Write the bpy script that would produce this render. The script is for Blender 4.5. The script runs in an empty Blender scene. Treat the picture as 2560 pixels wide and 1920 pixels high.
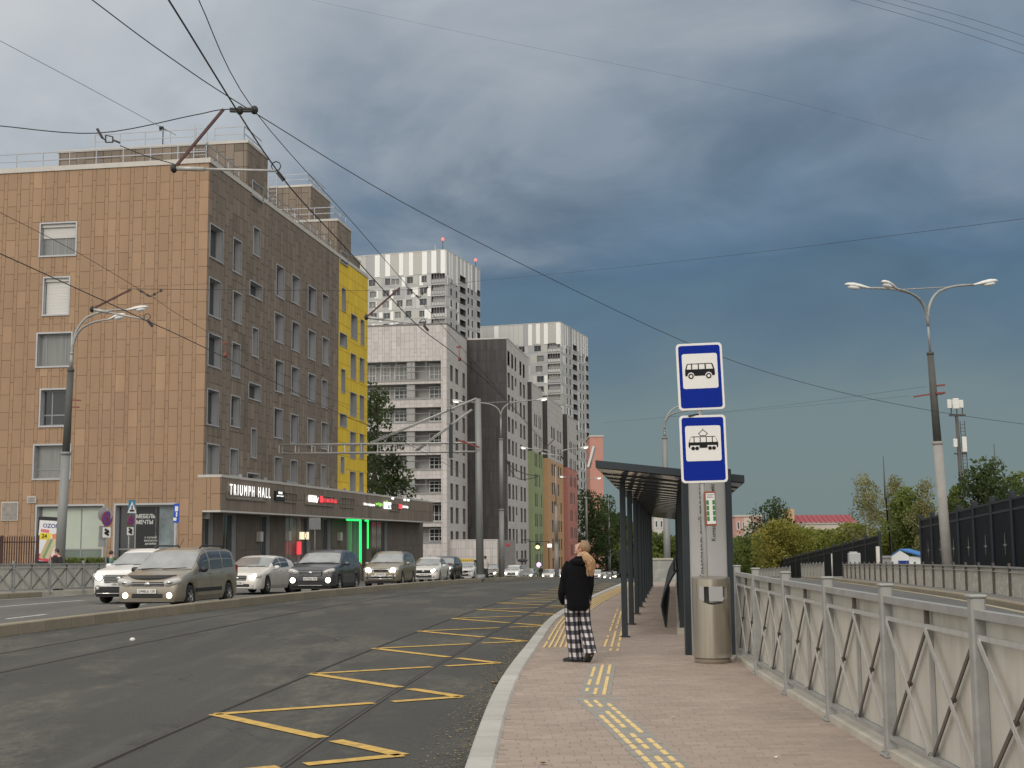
import bpy, math, random
from mathutils import Vector, Matrix, Euler
R = math.radians
random.seed(7)
S = bpy.context.scene
COL = S.collection

# ------------------------------------------------------------------ camera
F = 3300.0
CAM_H = 1.6
PITCH = math.atan(389 / F)
ROLL = R(-0.45)
camd = bpy.data.cameras.new('camera')
cam = bpy.data.objects.new('camera', camd)
COL.objects.link(cam)
camd.sensor_width = 36.0
camd.lens = F / 2560 * 36.0
camd.clip_start = 0.1
camd.clip_end = 6000
CAMM = Matrix.Rotation(math.pi / 2 + PITCH, 3, 'X') @ Matrix.Rotation(ROLL, 3, 'Z')
cam.matrix_world = Matrix.Translation((0, 0, CAM_H)) @ CAMM.to_4x4()
S.camera = cam

# ------------------------------------------------------------------ world
W = bpy.data.worlds.new('World')
S.world = W
W.use_nodes = True
SUN_DIR = Vector((-0.30, -0.82, 0.62)).normalized()      # towards the sun


def build_world():
    nt = W.node_tree
    nt.nodes.clear()
    N = nt.nodes.new
    L = nt.links.new

    def val(a, sock):
        if isinstance(a, (int, float)):
            sock.default_value = a
        else:
            L(a, sock)

    def m(op, a, b=0.0, clamp=False):
        n = N('ShaderNodeMath')
        n.operation = op
        n.use_clamp = clamp
        val(a, n.inputs[0])
        val(b, n.inputs[1])
        return n.outputs[0]

    def ramp(fac, stops):
        n = N('ShaderNodeValToRGB')
        e = n.color_ramp.elements
        while len(e) < len(stops):
            e.new(0.5)
        for i, (p, c) in enumerate(stops):
            e[i].position = p
            e[i].color = (c[0], c[1], c[2], 1)
        L(fac, n.inputs[0])
        return n.outputs[0]

    def noise(vec, scale, detail=6, rough=.55, dist=0.0):
        n = N('ShaderNodeTexNoise')
        n.inputs['Scale'].default_value = scale
        n.inputs['Detail'].default_value = detail
        n.inputs['Roughness'].default_value = rough
        n.inputs['Distortion'].default_value = dist
        L(vec, n.inputs['Vector'])
        return n.outputs[0]

    def mix(fac, a, b):
        n = N('ShaderNodeMix')
        n.data_type = 'RGBA'
        val(fac, n.inputs[0])
        L(a, n.inputs[6])
        L(b, n.inputs[7])
        return n.outputs[2]

    tc = N('ShaderNodeTexCoord')
    sep = N('ShaderNodeSeparateXYZ')
    L(tc.outputs['Generated'], sep.inputs[0])
    x, y, z = sep.outputs
    zc = m('MAXIMUM', z, 0.0)
    inv = m('DIVIDE', 1.0, m('ADD', zc, 0.30))
    cv = N('ShaderNodeCombineXYZ')
    L(m('MULTIPLY', x, inv), cv.inputs[0])
    L(m('MULTIPLY', y, inv), cv.inputs[1])
    P = cv.outputs[0]
    n1 = noise(P, 2.0, 8, .52, .6)
    n2 = noise(P, 0.75, 4, .5, .3)
    n3 = noise(P, 5.0, 7, .55, .9)
    d1 = m('SUBTRACT', n1, .5)
    d2 = m('SUBTRACT', n2, .5)
    d3 = m('SUBTRACT', n3, .5)
    # height bands of the storm cloud, broken up by the noise further up
    up = m('MULTIPLY', zc, 5.0, clamp=True)
    wob = m('MULTIPLY', m('ADD', m('MULTIPLY', d2, .10), m('ADD', m('MULTIPLY', d1, .16), m('MULTIPLY', d3, .05))), up)
    zz = m('MULTIPLY', m('ADD', zc, wob), 2.0, clamp=True)
    storm = ramp(zz, [(0.0, (.165, .222, .232)), (.18, (.160, .220, .236)), (.30, (.100, .165, .222)), (.40, (.078, .142, .215)),
                      (.50, (.120, .180, .250)), (.64, (.170, .228, .300)), (.82, (.225, .275, .340)), (1.0, (.30, .345, .40))])
    # rolls of lighter and darker cloud inside the storm bank, none in the rain below it
    hi = N('ShaderNodeMapRange')
    hi.inputs['From Min'].default_value = .12
    hi.inputs['From Max'].default_value = .24
    L(zc, hi.inputs['Value'])
    n4 = noise(P, 3.1, 8, .52, .5)
    roll = m('ADD', 1.0, m('MULTIPLY', hi.outputs[0], m('ADD', m('ADD', m('MULTIPLY', m('SUBTRACT', n4, .5), 1.05), .10), m('MULTIPLY', d3, .40))))
    sr = N('ShaderNodeVectorMath')
    sr.operation = 'SCALE'
    L(storm, sr.inputs[0])
    L(roll, sr.inputs['Scale'])
    storm = sr.outputs[0]
    # lighter cloud towards the left and behind, in broad ragged sheets
    s = m('ADD', m('ADD', m('ADD', m('MULTIPLY', x, -.78), m('MULTIPLY', y, -1.55)), m('MULTIPLY', z, 1.30)), .42)
    s = m('ADD', s, m('ADD', m('MULTIPLY', d1, .85), m('ADD', m('MULTIPLY', d2, .55), m('MULTIPLY', d3, .26))))
    mr = N('ShaderNodeMapRange')
    mr.inputs['From Min'].default_value = -1.0
    mr.inputs['From Max'].default_value = 1.2
    L(s, mr.inputs['Value'])
    bright = ramp(mr.outputs[0], [(0.0, (.150, .205, .270)), (.12, (.225, .275, .335)), (.22, (.345, .390, .440)), (.31, (.48, .515, .55)), (.42, (.62, .64, .66)), (.6, (.86, .86, .84)), (.8, (1.06, 1.04, .99)), (1.0, (1.25, 1.2, 1.13))])
    mr2 = N('ShaderNodeMapRange')
    mr2.interpolation_type = 'SMOOTHSTEP'
    mr2.inputs['From Min'].default_value = -.92
    mr2.inputs['From Max'].default_value = -.50
    L(s, mr2.inputs['Value'])
    cloud = mix(mr2.outputs[0], storm, bright)
    ten = N('ShaderNodeVectorMath')
    ten.operation = 'SCALE'
    L(cloud, ten.inputs[0])
    ten.inputs['Scale'].default_value = 10.0
    sky = N('ShaderNodeTexSky')
    sky.sky_type = 'NISHITA'
    sky.sun_disc = False
    sky.sun_elevation = math.asin(SUN_DIR.z)
    sky.sun_rotation = math.atan2(SUN_DIR.x, SUN_DIR.y)
    final = mix(.95, sky.outputs[0], ten.outputs[0])
    bg = N('ShaderNodeBackground')
    bg.inputs['Strength'].default_value = 0.1
    L(final, bg.inputs[0])
    out = N('ShaderNodeOutputWorld')
    L(bg.outputs[0], out.inputs[0])


build_world()

sund = bpy.data.lights.new('sun', 'SUN')
sund.energy = 0.95
sund.angle = R(20)
sund.color = (1.0, .93, .84)
sun = bpy.data.objects.new('sun', sund)
COL.objects.link(sun)
sun.rotation_euler = SUN_DIR.to_track_quat('Z', 'Y').to_euler()
sun.location = (-30, -60, 80)

S.view_settings.view_transform = 'Standard'
S.view_settings.look = 'None'
S.view_settings.exposure = 0.0
S.view_settings.gamma = 1.0
S.view_settings.use_curve_mapping = False
S.render.engine = 'CYCLES'
S.cycles.max_bounces = 6


# ------------------------------------------------------------------ sight lines and the lie of the land
def ray(px, py):
    return (CAMM @ Vector(((px - 1280) / F, (960 - py) / F, -1.0)))


def P(px, py, Y):
    """the point at depth Y seen at a pixel of the 2560 x 1920 photograph"""
    d = ray(px, py)
    t = Y / d.y
    return Vector((d.x * t, Y, CAM_H + d.z * t))


def XatY(px, Y):
    return P(px, 1348, Y).x


def ZatY(py, Y, px=1280):
    return P(px, py, Y).z


def lerp_table(tab, v):
    if v <= tab[0][0]:
        (a, b), (c, d) = tab[0], tab[1]
    elif v >= tab[-1][0]:
        (a, b), (c, d) = tab[-2], tab[-1]
    else:
        for i in range(len(tab) - 1):
            if tab[i][0] <= v <= tab[i + 1][0]:
                (a, b), (c, d) = tab[i], tab[i + 1]
                break
    return b + (d - b) * (v - a) / (c - a)


GT = [(-100, -.15), (36, -.15), (50, -.36), (63, -.58), (77, -.84), (112, -1.68), (170, -3.55), (233, -5.7), (300, -7.4), (420, -8.2), (2500, -8.3)]


def G(y):
    return sum(lerp_table(GT, y + k) for k in (-6, -3, 0, 3, 6)) / 5


PT = [(-100, 0), (15, 0), (58, -.27), (80, -.5)]


def PL(y):
    return sum(lerp_table(PT, y + k) for k in (-4, 0, 4)) / 3


def hermite(tab, v):
    n = len(tab)
    i = 0
    while i < n - 2 and v > tab[i + 1][0]:
        i += 1

    def slope(k):
        if k == 0:
            return (tab[1][1] - tab[0][1]) / (tab[1][0] - tab[0][0])
        if k == n - 1:
            return (tab[-1][1] - tab[-2][1]) / (tab[-1][0] - tab[-2][0])
        return (tab[k + 1][1] - tab[k - 1][1]) / (tab[k + 1][0] - tab[k - 1][0])
    (x0, y0), (x1, y1) = tab[i], tab[i + 1]
    h = x1 - x0
    if v < x0:
        return y0 + slope(0) * (v - x0)
    if v > x1:
        return y1 + slope(n - 1) * (v - x1)
    t = (v - x0) / h
    return ((2 * t ** 3 - 3 * t ** 2 + 1) * y0 + (t ** 3 - 2 * t ** 2 + t) * h * slope(i)
            + (-2 * t ** 3 + 3 * t ** 2) * y1 + (t ** 3 - t ** 2) * h * slope(i + 1))


TRK = [(-30, -3.6), (0, -3.05), (10, -2.6), (18, -1.93), (25, -1.2), (40, .5), (55, 2.2), (80, 4.6), (112, 7.2), (150, 12.0), (180, 16.6), (233, 25.5), (320, 40)]


def trk(y):
    return hermite(TRK, y)


def trs(y):
    return (trk(y + .5) - trk(y - .5))


def road(y, off, dz=0.0):
    """a point beside the centre line of the near tram track"""
    s = trs(y)
    q = math.hypot(1, s)
    X, Y = trk(y) + off / q, y - off * s / q
    return Vector((X, Y, G(Y) + dz))


KERB = [(-6, -.52), (4, -.44), (9.6, -.36), (15, -.20), (20.4, .14), (29.9, .86), (40, 2.15), (58, 4.8)]


def kerbx(y):
    return hermite(KERB, y)


# ------------------------------------------------------------------ materials
MATS = {}


def mat(name, col, rough=.7, metal=0.0, var=.12, scale=2.0, bump=0.0, bscale=40.0, emit=None, es=1.0, spec=.5,
        stretch=None, dirt=None, dscale=.6, coat=0.0, attr=True, alpha=None, trans=0.0):
    if name in MATS:
        return MATS[name]
    M = bpy.data.materials.new(name)
    M.use_nodes = True
    nt = M.node_tree
    b = nt.nodes['Principled BSDF']
    N = nt.nodes.new
    L = nt.links.new
    b.inputs['Roughness'].default_value = rough
    b.inputs['Metallic'].default_value = metal
    b.inputs['Specular IOR Level'].default_value = spec
    b.inputs['Coat Weight'].default_value = coat
    b.inputs['Coat Roughness'].default_value = .08
    if trans:
        b.inputs['Transmission Weight'].default_value = trans
    tc = N('ShaderNodeTexCoord')
    vec = tc.outputs['Object']
    if stretch:
        mp = N('ShaderNodeMapping')
        mp.inputs['Scale'].default_value = stretch
        L(vec, mp.inputs['Vector'])
        vec = mp.outputs[0]
    n = N('ShaderNodeTexNoise')
    n.inputs['Scale'].default_value = scale
    n.inputs['Detail'].default_value = 6
    n.inputs['Roughness'].default_value = .6
    L(vec, n.inputs['Vector'])
    mr = N('ShaderNodeMapRange')
    mr.inputs['From Min'].default_value = .25
    mr.inputs['From Max'].default_value = .75
    mr.inputs['To Min'].default_value = 1 - var
    mr.inputs['To Max'].default_value = 1 + var
    L(n.outputs[0], mr.inputs['Value'])
    fac = mr.outputs[0]
    if attr:
        at = N('ShaderNodeAttribute')
        at.attribute_name = 'tint'
        ad = N('ShaderNodeMath')
        ad.operation = 'ADD'
        L(fac, ad.inputs[0])
        L(at.outputs['Fac'], ad.inputs[1])
        fac = ad.outputs[0]
    sc = N('ShaderNodeVectorMath')
    sc.operation = 'SCALE'
    sc.inputs[0].default_value = col
    L(fac, sc.inputs['Scale'])
    colr = sc.outputs[0]
    if dirt:
        dn = N('ShaderNodeTexNoise')
        dn.inputs['Scale'].default_value = dscale
        dn.inputs['Detail'].default_value = 8
        dn.inputs['Roughness'].default_value = .65
        L(vec, dn.inputs['Vector'])
        dr = N('ShaderNodeMapRange')
        dr.inputs['From Min'].default_value = .48
        dr.inputs['From Max'].default_value = .72
        dr.inputs['To Max'].default_value = dirt[3]
        L(dn.outputs[0], dr.inputs['Value'])
        mx = N('ShaderNodeMix')
        mx.data_type = 'RGBA'
        L(dr.outputs[0], mx.inputs[0])
        L(colr, mx.inputs[6])
        mx.inputs[7].default_value = (dirt[0], dirt[1], dirt[2], 1)
        colr = mx.outputs[2]
    L(colr, b.inputs['Base Color'])
    if bump:
        bn = N('ShaderNodeTexNoise')
        bn.inputs['Scale'].default_value = bscale
        bn.inputs['Detail'].default_value = 4
        L(vec, bn.inputs['Vector'])
        bp = N('ShaderNodeBump')
        bp.inputs['Strength'].default_value = bump
        bp.inputs['Distance'].default_value = .02
        L(bn.outputs[0], bp.inputs['Height'])
        L(bp.outputs[0], b.inputs['Normal'])
    if emit:
        b.inputs['Emission Color'].default_value = (*emit, 1)
        b.inputs['Emission Strength'].default_value = es
    MATS[name] = M
    return M


def leaf_mat(name, c1, c2, scale=.5):
    if name in MATS:
        return MATS[name]
    M = bpy.data.materials.new(name)
    M.use_nodes = True
    nt = M.node_tree
    b = nt.nodes['Principled BSDF']
    N = nt.nodes.new
    L = nt.links.new
    tc = N('ShaderNodeTexCoord')
    n = N('ShaderNodeTexNoise')
    n.inputs['Scale'].default_value = scale
    n.inputs['Detail'].default_value = 3
    L(tc.outputs['Object'], n.inputs['Vector'])
    at = N('ShaderNodeAttribute')
    at.attribute_name = 'tint'
    ad = N('ShaderNodeMath')
    ad.operation = 'ADD'
    L(n.outputs[0], ad.inputs[0])
    L(at.outputs['Fac'], ad.inputs[1])
    rp = N('ShaderNodeValToRGB')
    rp.color_ramp.elements[0].position = .32
    rp.color_ramp.elements[0].color = (*c1, 1)
    rp.color_ramp.elements[1].position = .68
    rp.color_ramp.elements[1].color = (*c2, 1)
    L(ad.outputs[0], rp.inputs[0])
    L(rp.outputs[0], b.inputs['Base Color'])
    b.inputs['Roughness'].default_value = .6
    b.inputs['Specular IOR Level'].default_value = .25
    tr = N('ShaderNodeBsdfTranslucent')
    br = N('ShaderNodeVectorMath')
    br.operation = 'SCALE'
    br.inputs['Scale'].default_value = 1.5
    L(rp.outputs[0], br.inputs[0])
    L(br.outputs[0], tr.inputs[0])
    ms = N('ShaderNodeMixShader')
    ms.inputs[0].default_value = .42
    L(b.outputs[0], ms.inputs[1])
    L(tr.outputs[0], ms.inputs[2])
    L(ms.outputs[0], nt.nodes['Material Output'].inputs[0])
    MATS[name] = M
    return M


# ------------------------------------------------------------------ mesh building
class MB:
    def __init__(self):
        self.v, self.f, self.mi, self.tint, self.uv = [], [], [], [], None
        self.cur = 0
        self.t = 0.0
        self.smooth = []
        self.sm = False

    def quad(self, *pts):
        i = len(self.v)
        self.v.extend(tuple(p) for p in pts)
        self._f(tuple(range(i, i + len(pts))))

    def _f(self, f):
        self.f.append(f)
        self.mi.append(self.cur)
        self.tint.append(self.t)
        self.smooth.append(self.sm)

    def hexa(self, c):
        """8 corners: bottom 4 counter-clockwise, top 4"""
        i = len(self.v)
        self.v.extend(tuple(p) for p in c)
        for q in ((3, 2, 1, 0), (4, 5, 6, 7), (0, 1, 5, 4), (1, 2, 6, 5), (2, 3, 7, 6), (3, 0, 4, 7)):
            self._f(tuple(i + k for k in q))

    def box(self, x0, x1, y0, y1, z0, z1, M=None):
        c = [Vector(p) for p in ((x0, y0, z0), (x1, y0, z0), (x1, y1, z0), (x0, y1, z0), (x0, y0, z1), (x1, y0, z1), (x1, y1, z1), (x0, y1, z1))]
        if M is not None:
            c = [M @ p for p in c]
        self.hexa(c)

    def rbox(self, cx, cy, cz, sx, sy, sz, b=.02, M=None):
        """a box with chamfered edges"""
        hx, hy, hz = sx / 2, sy / 2, sz / 2
        b = min(b, hx * .9, hy * .9, hz * .9)
        pts, idx = [], {}

        def vid(p):
            k = tuple(round(q, 6) for q in p)
            if k not in idx:
                idx[k] = len(pts)
                pts.append(k)
            return idx[k]
        fs = []
        for ax in range(3):
            o = [(1, 2), (2, 0), (0, 1)][ax]
            h = [hx, hy, hz]
            for sg in (1, -1):
                q = []
                for (sa, sb) in ((1, 1), (-1, 1), (-1, -1), (1, -1)):
                    p = [0, 0, 0]
                    p[ax] = sg * h[ax]
                    p[o[0]] = sa * (h[o[0]] - b)
                    p[o[1]] = sb * (h[o[1]] - b)
                    q.append(vid(p))
                fs.append(q if sg > 0 else q[::-1])
        h = [hx, hy, hz]
        for ax in range(3):
            o = [(1, 2), (2, 0), (0, 1)][ax]
            for sa in (1, -1):
                for sb in (1, -1):
                    def pt(e, w):
                        p = [0, 0, 0]
                        p[ax] = e * (h[ax] - b)
                        if w == 0:
                            p[o[0]] = sa * h[o[0]]
                            p[o[1]] = sb * (h[o[1]] - b)
                        else:
                            p[o[0]] = sa * (h[o[0]] - b)
                            p[o[1]] = sb * h[o[1]]
                        return vid(p)
                    q = [pt(-1, 0), pt(1, 0), pt(1, 1), pt(-1, 1)]
                    fs.append(q if sa * sb < 0 else q[::-1])
        for sa in (1, -1):
            for sb in (1, -1):
                for sc in (1, -1):
                    q = [vid((sa * hx, sb * (hy - b), sc * (hz - b))), vid((sa * (hx - b), sb * hy, sc * (hz - b))), vid((sa * (hx - b), sb * (hy - b), sc * hz))]
                    fs.append(q if sa * sb * sc > 0 else q[::-1])
        i = len(self.v)
        for p in pts:
            w = Vector((p[0] + cx, p[1] + cy, p[2] + cz))
            if M is not None:
                w = M @ w
            self.v.append(tuple(w))
        for q in fs:
            self._f(tuple(i + k for k in q))

    def bar(self, p0, p1, w, h=None, up=(0, 0, 1)):
        h = w if h is None else h
        p0, p1 = Vector(p0), Vector(p1)
        d = (p1 - p0).normalized()
        u = Vector(up)
        if abs(d.dot(u)) > .98:
            u = Vector((0, 1, 0))
        s = d.cross(u).normalized() * (w / 2)
        t = s.cross(d).normalized() * (h / 2)
        self.hexa([p0 - s - t, p0 + s - t, p1 + s - t, p1 - s - t, p0 - s + t, p0 + s + t, p1 + s + t, p1 - s + t])

    def tube(self, pts, r, n=8, cap=True):
        pts = [Vector(p) for p in pts]
        m = len(pts)
        rr = r if isinstance(r, (list, tuple)) else [r] * m
        i0 = len(self.v)
        ref = None
        for k, p in enumerate(pts):
            d = (pts[min(k + 1, m - 1)] - pts[max(k - 1, 0)]).normalized()
            if ref is None:
                ref = Vector((0, 0, 1)) if abs(d.z) < .9 else Vector((1, 0, 0))
            a = d.cross(ref)
            if a.length < 1e-5:
                a = d.cross(Vector((0, 1, 0)))
            a.normalize()
            b = a.cross(d).normalized()
            for j in range(n):
                t = 2 * math.pi * j / n
                self.v.append(tuple(p + (a * math.cos(t) + b * math.sin(t)) * rr[k]))
        old, self.sm = self.sm, n > 5
        for k in range(m - 1):
            for j in range(n):
                a, b = i0 + k * n + j, i0 + k * n + (j + 1) % n
                self._f((a, a + n, b + n, b))
        self.sm = old
        if cap:
            self._f(tuple(i0 + j for j in range(n)))
            self._f(tuple(i0 + (m - 1) * n + j for j in reversed(range(n))))

    def cyl(self, c, r, h, n=16, axis='Z', r2=None):
        c = Vector(c)
        ax = {'X': Vector((1, 0, 0)), 'Y': Vector((0, 1, 0)), 'Z': Vector((0, 0, 1))}[axis]
        self.tube([c, c + ax * h], [r, r if r2 is None else r2], n)

    def loft(self, rings, cap=True, closed=True, smooth=True):
        i0 = len(self.v)
        n = len(rings[0])
        for r_ in rings:
            self.v.extend(tuple(p) for p in r_)
        old, self.sm = self.sm, smooth
        for k in range(len(rings) - 1):
            for j in range(n if closed else n - 1):
                a, b = i0 + k * n + j, i0 + k * n + (j + 1) % n
                self._f((a, b, b + n, a + n))
        if cap:
            self._f(tuple(i0 + j for j in reversed(range(n))))
            self._f(tuple(i0 + (len(rings) - 1) * n + j for j in range(n)))
        self.sm = old

    def ellipsoid(self, c, rx, ry, rz, nu=14, nv=8, M=None, e=1.0):
        """e < 1 squares the shape off"""
        def sp(t):
            return math.copysign(abs(t) ** e, t)
        i0 = len(self.v)
        c = Vector(c)
        pts = [Vector((0, 0, -rz))]
        for a in range(1, nv):
            ph = -math.pi / 2 + math.pi * a / nv
            for j in range(nu):
                th = 2 * math.pi * j / nu
                pts.append(Vector((rx * sp(math.cos(ph)) * sp(math.cos(th)), ry * sp(math.cos(ph)) * sp(math.sin(th)), rz * sp(math.sin(ph)))))
        pts.append(Vector((0, 0, rz)))
        for p in pts:
            q = (M @ p if M is not None else p) + c
            self.v.append(tuple(q))
        old, self.sm = self.sm, True
        for j in range(nu):
            self._f((i0, i0 + 1 + (j + 1) % nu, i0 + 1 + j))
        for a in range(nv - 2):
            for j in range(nu):
                p, q = i0 + 1 + a * nu + j, i0 + 1 + a * nu + (j + 1) % nu
                self._f((p, q, q + nu, p + nu))
        t = i0 + 1 + (nv - 2) * nu
        last = len(self.v) - 1
        for j in range(nu):
            self._f((t + j, t + (j + 1) % nu, last))
        self.sm = old

    def prism(self, poly, M, th):
        """a flat outline in the x-z plane given thickness along y, placed by M"""
        n = len(poly)
        i0 = len(self.v)
        for d in (0, th):
            for (a, b) in poly:
                self.v.append(tuple(M @ Vector((a, d, b))))
        self._f(tuple(i0 + j for j in range(n)))
        self._f(tuple(i0 + n + j for j in reversed(range(n))))
        for j in range(n):
            a, b = i0 + j, i0 + (j + 1) % n
            self._f((b, a, a + n, b + n))

    def mesh(self, name, m):
        me = bpy.data.meshes.new(name)
        me.from_pydata(self.v, [], self.f)
        ms = m if isinstance(m, (list, tuple)) else [m]
        for q in ms:
            me.materials.append(q)
        if len(ms) > 1:
            me.polygons.foreach_set('material_index', self.mi)
        if any(self.tint):
            a = me.attributes.new('tint', 'FLOAT', 'FACE')
            a.data.foreach_set('value', self.tint)
        if any(self.smooth):
            me.polygons.foreach_set('use_smooth', self.smooth)
        if self.uv is not None:
            ul = me.uv_layers.new(name='UVMap')
            for lp in me.loops:
                ul.data[lp.index].uv = self.uv[lp.vertex_index]
        me.update()
        return me

    def build(self, name, m, parent=None, loc=None):
        o = bpy.data.objects.new(name, self.mesh(name, m))
        COL.objects.link(o)
        if parent is not None:
            o.parent = parent
        if loc is not None:
            o.location = loc
        return o


def tag(o, label=None, cat=None, group=None, kind=None):
    if label:
        o['label'] = label
    if cat:
        o['category'] = cat
    if group:
        o['group'] = group
    if kind:
        o['kind'] = kind
    return o


def thing(name, label, cat, loc=(0, 0, 0), rz=0.0, group=None):
    o = bpy.data.objects.new(name, None)
    COL.objects.link(o)
    o.empty_display_size = .2
    o.location = loc
    o.rotation_euler = (0, 0, rz)
    return tag(o, label, cat, group)


KIDS = {}


def copy_tree(o, parent=None):
    c = o.copy()
    COL.objects.link(c)
    if parent is not None:
        c.parent = parent
    for ch in list(o.children):
        copy_tree(ch, c)
    return c


def share(name, data, parent, loc=(0, 0, 0), rz=0.0, sc=None):
    o = bpy.data.objects.new(name, data)
    COL.objects.link(o)
    o.parent = parent
    o.location = loc
    o.rotation_euler = (0, 0, rz)
    if sc:
        o.scale = sc
    return o


def text_mesh(s, size, m, name='lettering', ext=.004, align='CENTER', sx=1.0, bold=0.0):
    cu = bpy.data.curves.new(name, 'FONT')
    cu.body = s
    cu.size = size
    cu.align_x = align
    cu.align_y = 'CENTER'
    cu.extrude = ext
    cu.offset = bold
    cu.resolution_u = 3
    to = bpy.data.objects.new(name, cu)
    COL.objects.link(to)
    dg = bpy.context.evaluated_depsgraph_get()
    me = bpy.data.meshes.new_from_object(to.evaluated_get(dg))
    bpy.data.objects.remove(to)
    bpy.data.curves.remove(cu)
    me.materials.clear()
    me.materials.append(m)
    if sx != 1.0:
        for v in me.vertices:
            v.co.x *= sx
    return me


def text(s, size, m, parent, M, name='lettering', **kw):
    """lettering in the local x-y plane of M, x to the right and y up, facing +z"""
    me = text_mesh(s, size, m, name, **kw)
    o = bpy.data.objects.new(name, me)
    COL.objects.link(o)
    o.parent = parent
    o.matrix_local = M
    return o


def face_matrix(o, right, up):
    r_, u = Vector(right).normalized(), Vector(up).normalized()
    n = r_.cross(u)
    M = Matrix.Identity(4)
    for k in range(3):
        M[k][0], M[k][1], M[k][2], M[k][3] = r_[k], u[k], n[k], o[k]
    return M


def skin(name, joints, bones, m, parent, levels=2, root=0):
    """a continuous body grown from a skeleton: joints = [(x, y, z, r or (rx, ry))]"""
    me = bpy.data.meshes.new(name)
    me.from_pydata([j[:3] for j in joints], bones, [])
    o = bpy.data.objects.new(name, me)
    COL.objects.link(o)
    md = o.modifiers.new('skin', 'SKIN')
    sv = me.skin_vertices[0].data
    for i, j in enumerate(joints):
        r_ = j[3] if isinstance(j[3], (tuple, list)) else (j[3], j[3])
        sv[i].radius = r_
        sv[i].use_root = (i == root)
    md.use_smooth_shade = True
    sb = o.modifiers.new('sub', 'SUBSURF')
    sb.levels = levels
    sb.render_levels = levels
    dg = bpy.context.evaluated_depsgraph_get()
    nm = bpy.data.meshes.new_from_object(o.evaluated_get(dg))
    bpy.data.objects.remove(o)
    nm.materials.clear()
    nm.materials.append(m)
    for p in nm.polygons:
        p.use_smooth = True
    q = bpy.data.objects.new(name, nm)
    COL.objects.link(q)
    q.parent = parent
    return q
# ================================================================== materials used in many places
def asphalt_mat(name, c1, c2, c3):
    M = bpy.data.materials.new(name)
    M.use_nodes = True
    nt = M.node_tree
    b = nt.nodes['Principled BSDF']
    N, L = nt.nodes.new, nt.links.new
    tc = N('ShaderNodeTexCoord')

    def noise(scale, detail, rough, st=None):
        v = tc.outputs['Object']
        if st:
            mp = N('ShaderNodeMapping')
            mp.inputs['Scale'].default_value = st
            mp.inputs['Rotation'].default_value = (0, 0, R(6))
            L(v, mp.inputs[0])
            v = mp.outputs[0]
        n = N('ShaderNodeTexNoise')
        n.inputs['Scale'].default_value = scale
        n.inputs['Detail'].default_value = detail
        n.inputs['Roughness'].default_value = rough
        L(v, n.inputs['Vector'])
        return n.outputs[0]

    def ramp(f, p0, p1):
        r_ = N('ShaderNodeMapRange')
        r_.inputs['From Min'].default_value = p0
        r_.inputs['From Max'].default_value = p1
        L(f, r_.inputs['Value'])
        return r_.outputs[0]

    def mix(f, a, b_):
        n = N('ShaderNodeMix')
        n.data_type = 'RGBA'
        L(f, n.inputs[0])
        for s, q in ((6, a), (7, b_)):
            if isinstance(q, tuple):
                n.inputs[s].default_value = (*q, 1)
            else:
                L(q, n.inputs[s])
        return n.outputs[2]
    big = ramp(noise(.55, 5, .6, (1.0, .22, 1)), .38, .62)
    patch = ramp(noise(.42, 9, .70, (1.0, .40, 1)), .50, .58)
    pm_ = N('ShaderNodeMath')
    pm_.operation = 'MULTIPLY'
    L(patch, pm_.inputs[0])
    L(ramp(noise(7, 6, .75, (1.0, .5, 1)), .36, .62), pm_.inputs[1])
    patch = pm_.outputs[0]
    grit = ramp(noise(48, 4, .8), .38, .66)
    col = mix(big, c1, c2)
    col = mix(ramp(noise(26, 5, .8), .25, .62), tuple(k * .68 for k in c1), col)
    col = mix(ramp(noise(1.1, 6, .7, (1.6, .10, 1)), .54, .74), col, tuple(k * 1.12 for k in c2))
    worn = mix(grit, tuple(k * .75 for k in c3), tuple(k * 1.9 for k in c3))
    col = mix(patch, col, worn)
    vo = N('ShaderNodeTexVoronoi')
    vo.feature = 'DISTANCE_TO_EDGE'
    vo.inputs['Scale'].default_value = .42
    nz = N('ShaderNodeTexNoise')
    nz.inputs['Scale'].default_value = 1.6
    nz.inputs['Detail'].default_value = 7
    L(tc.outputs['Object'], nz.inputs['Vector'])
    mxv = N('ShaderNodeVectorMath')
    mxv.operation = 'MULTIPLY_ADD'
    L(nz.outputs['Color'], mxv.inputs[0])
    mxv.inputs[1].default_value = (1.3, 1.3, 0)
    L(tc.outputs['Object'], mxv.inputs[2])
    L(mxv.outputs[0], vo.inputs['Vector'])
    crk = N('ShaderNodeMapRange')
    crk.inputs['From Min'].default_value = .010
    crk.inputs['From Max'].default_value = .003
    L(vo.outputs['Distance'], crk.inputs['Value'])
    cm_ = N('ShaderNodeMath')
    cm_.operation = 'MULTIPLY'
    L(crk.outputs[0], cm_.inputs[0])
    L(ramp(noise(.22, 3, .5), .50, .62), cm_.inputs[1])
    col = mix(cm_.outputs[0], col, (.022, .021, .020))
    sp = ramp(noise(90, 2, .8), .62, .72)
    col = mix(sp, col, tuple(k * 2.2 for k in c2))
    L(col, b.inputs['Base Color'])
    b.inputs['Roughness'].default_value = .82
    b.inputs['Specular IOR Level'].default_value = .35
    bp = N('ShaderNodeBump')
    bp.inputs['Strength'].default_value = .35
    bp.inputs['Distance'].default_value = .012
    L(noise(70, 4, .7), bp.inputs['Height'])
    L(bp.outputs[0], b.inputs['Normal'])
    MATS[name] = M
    return M


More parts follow.
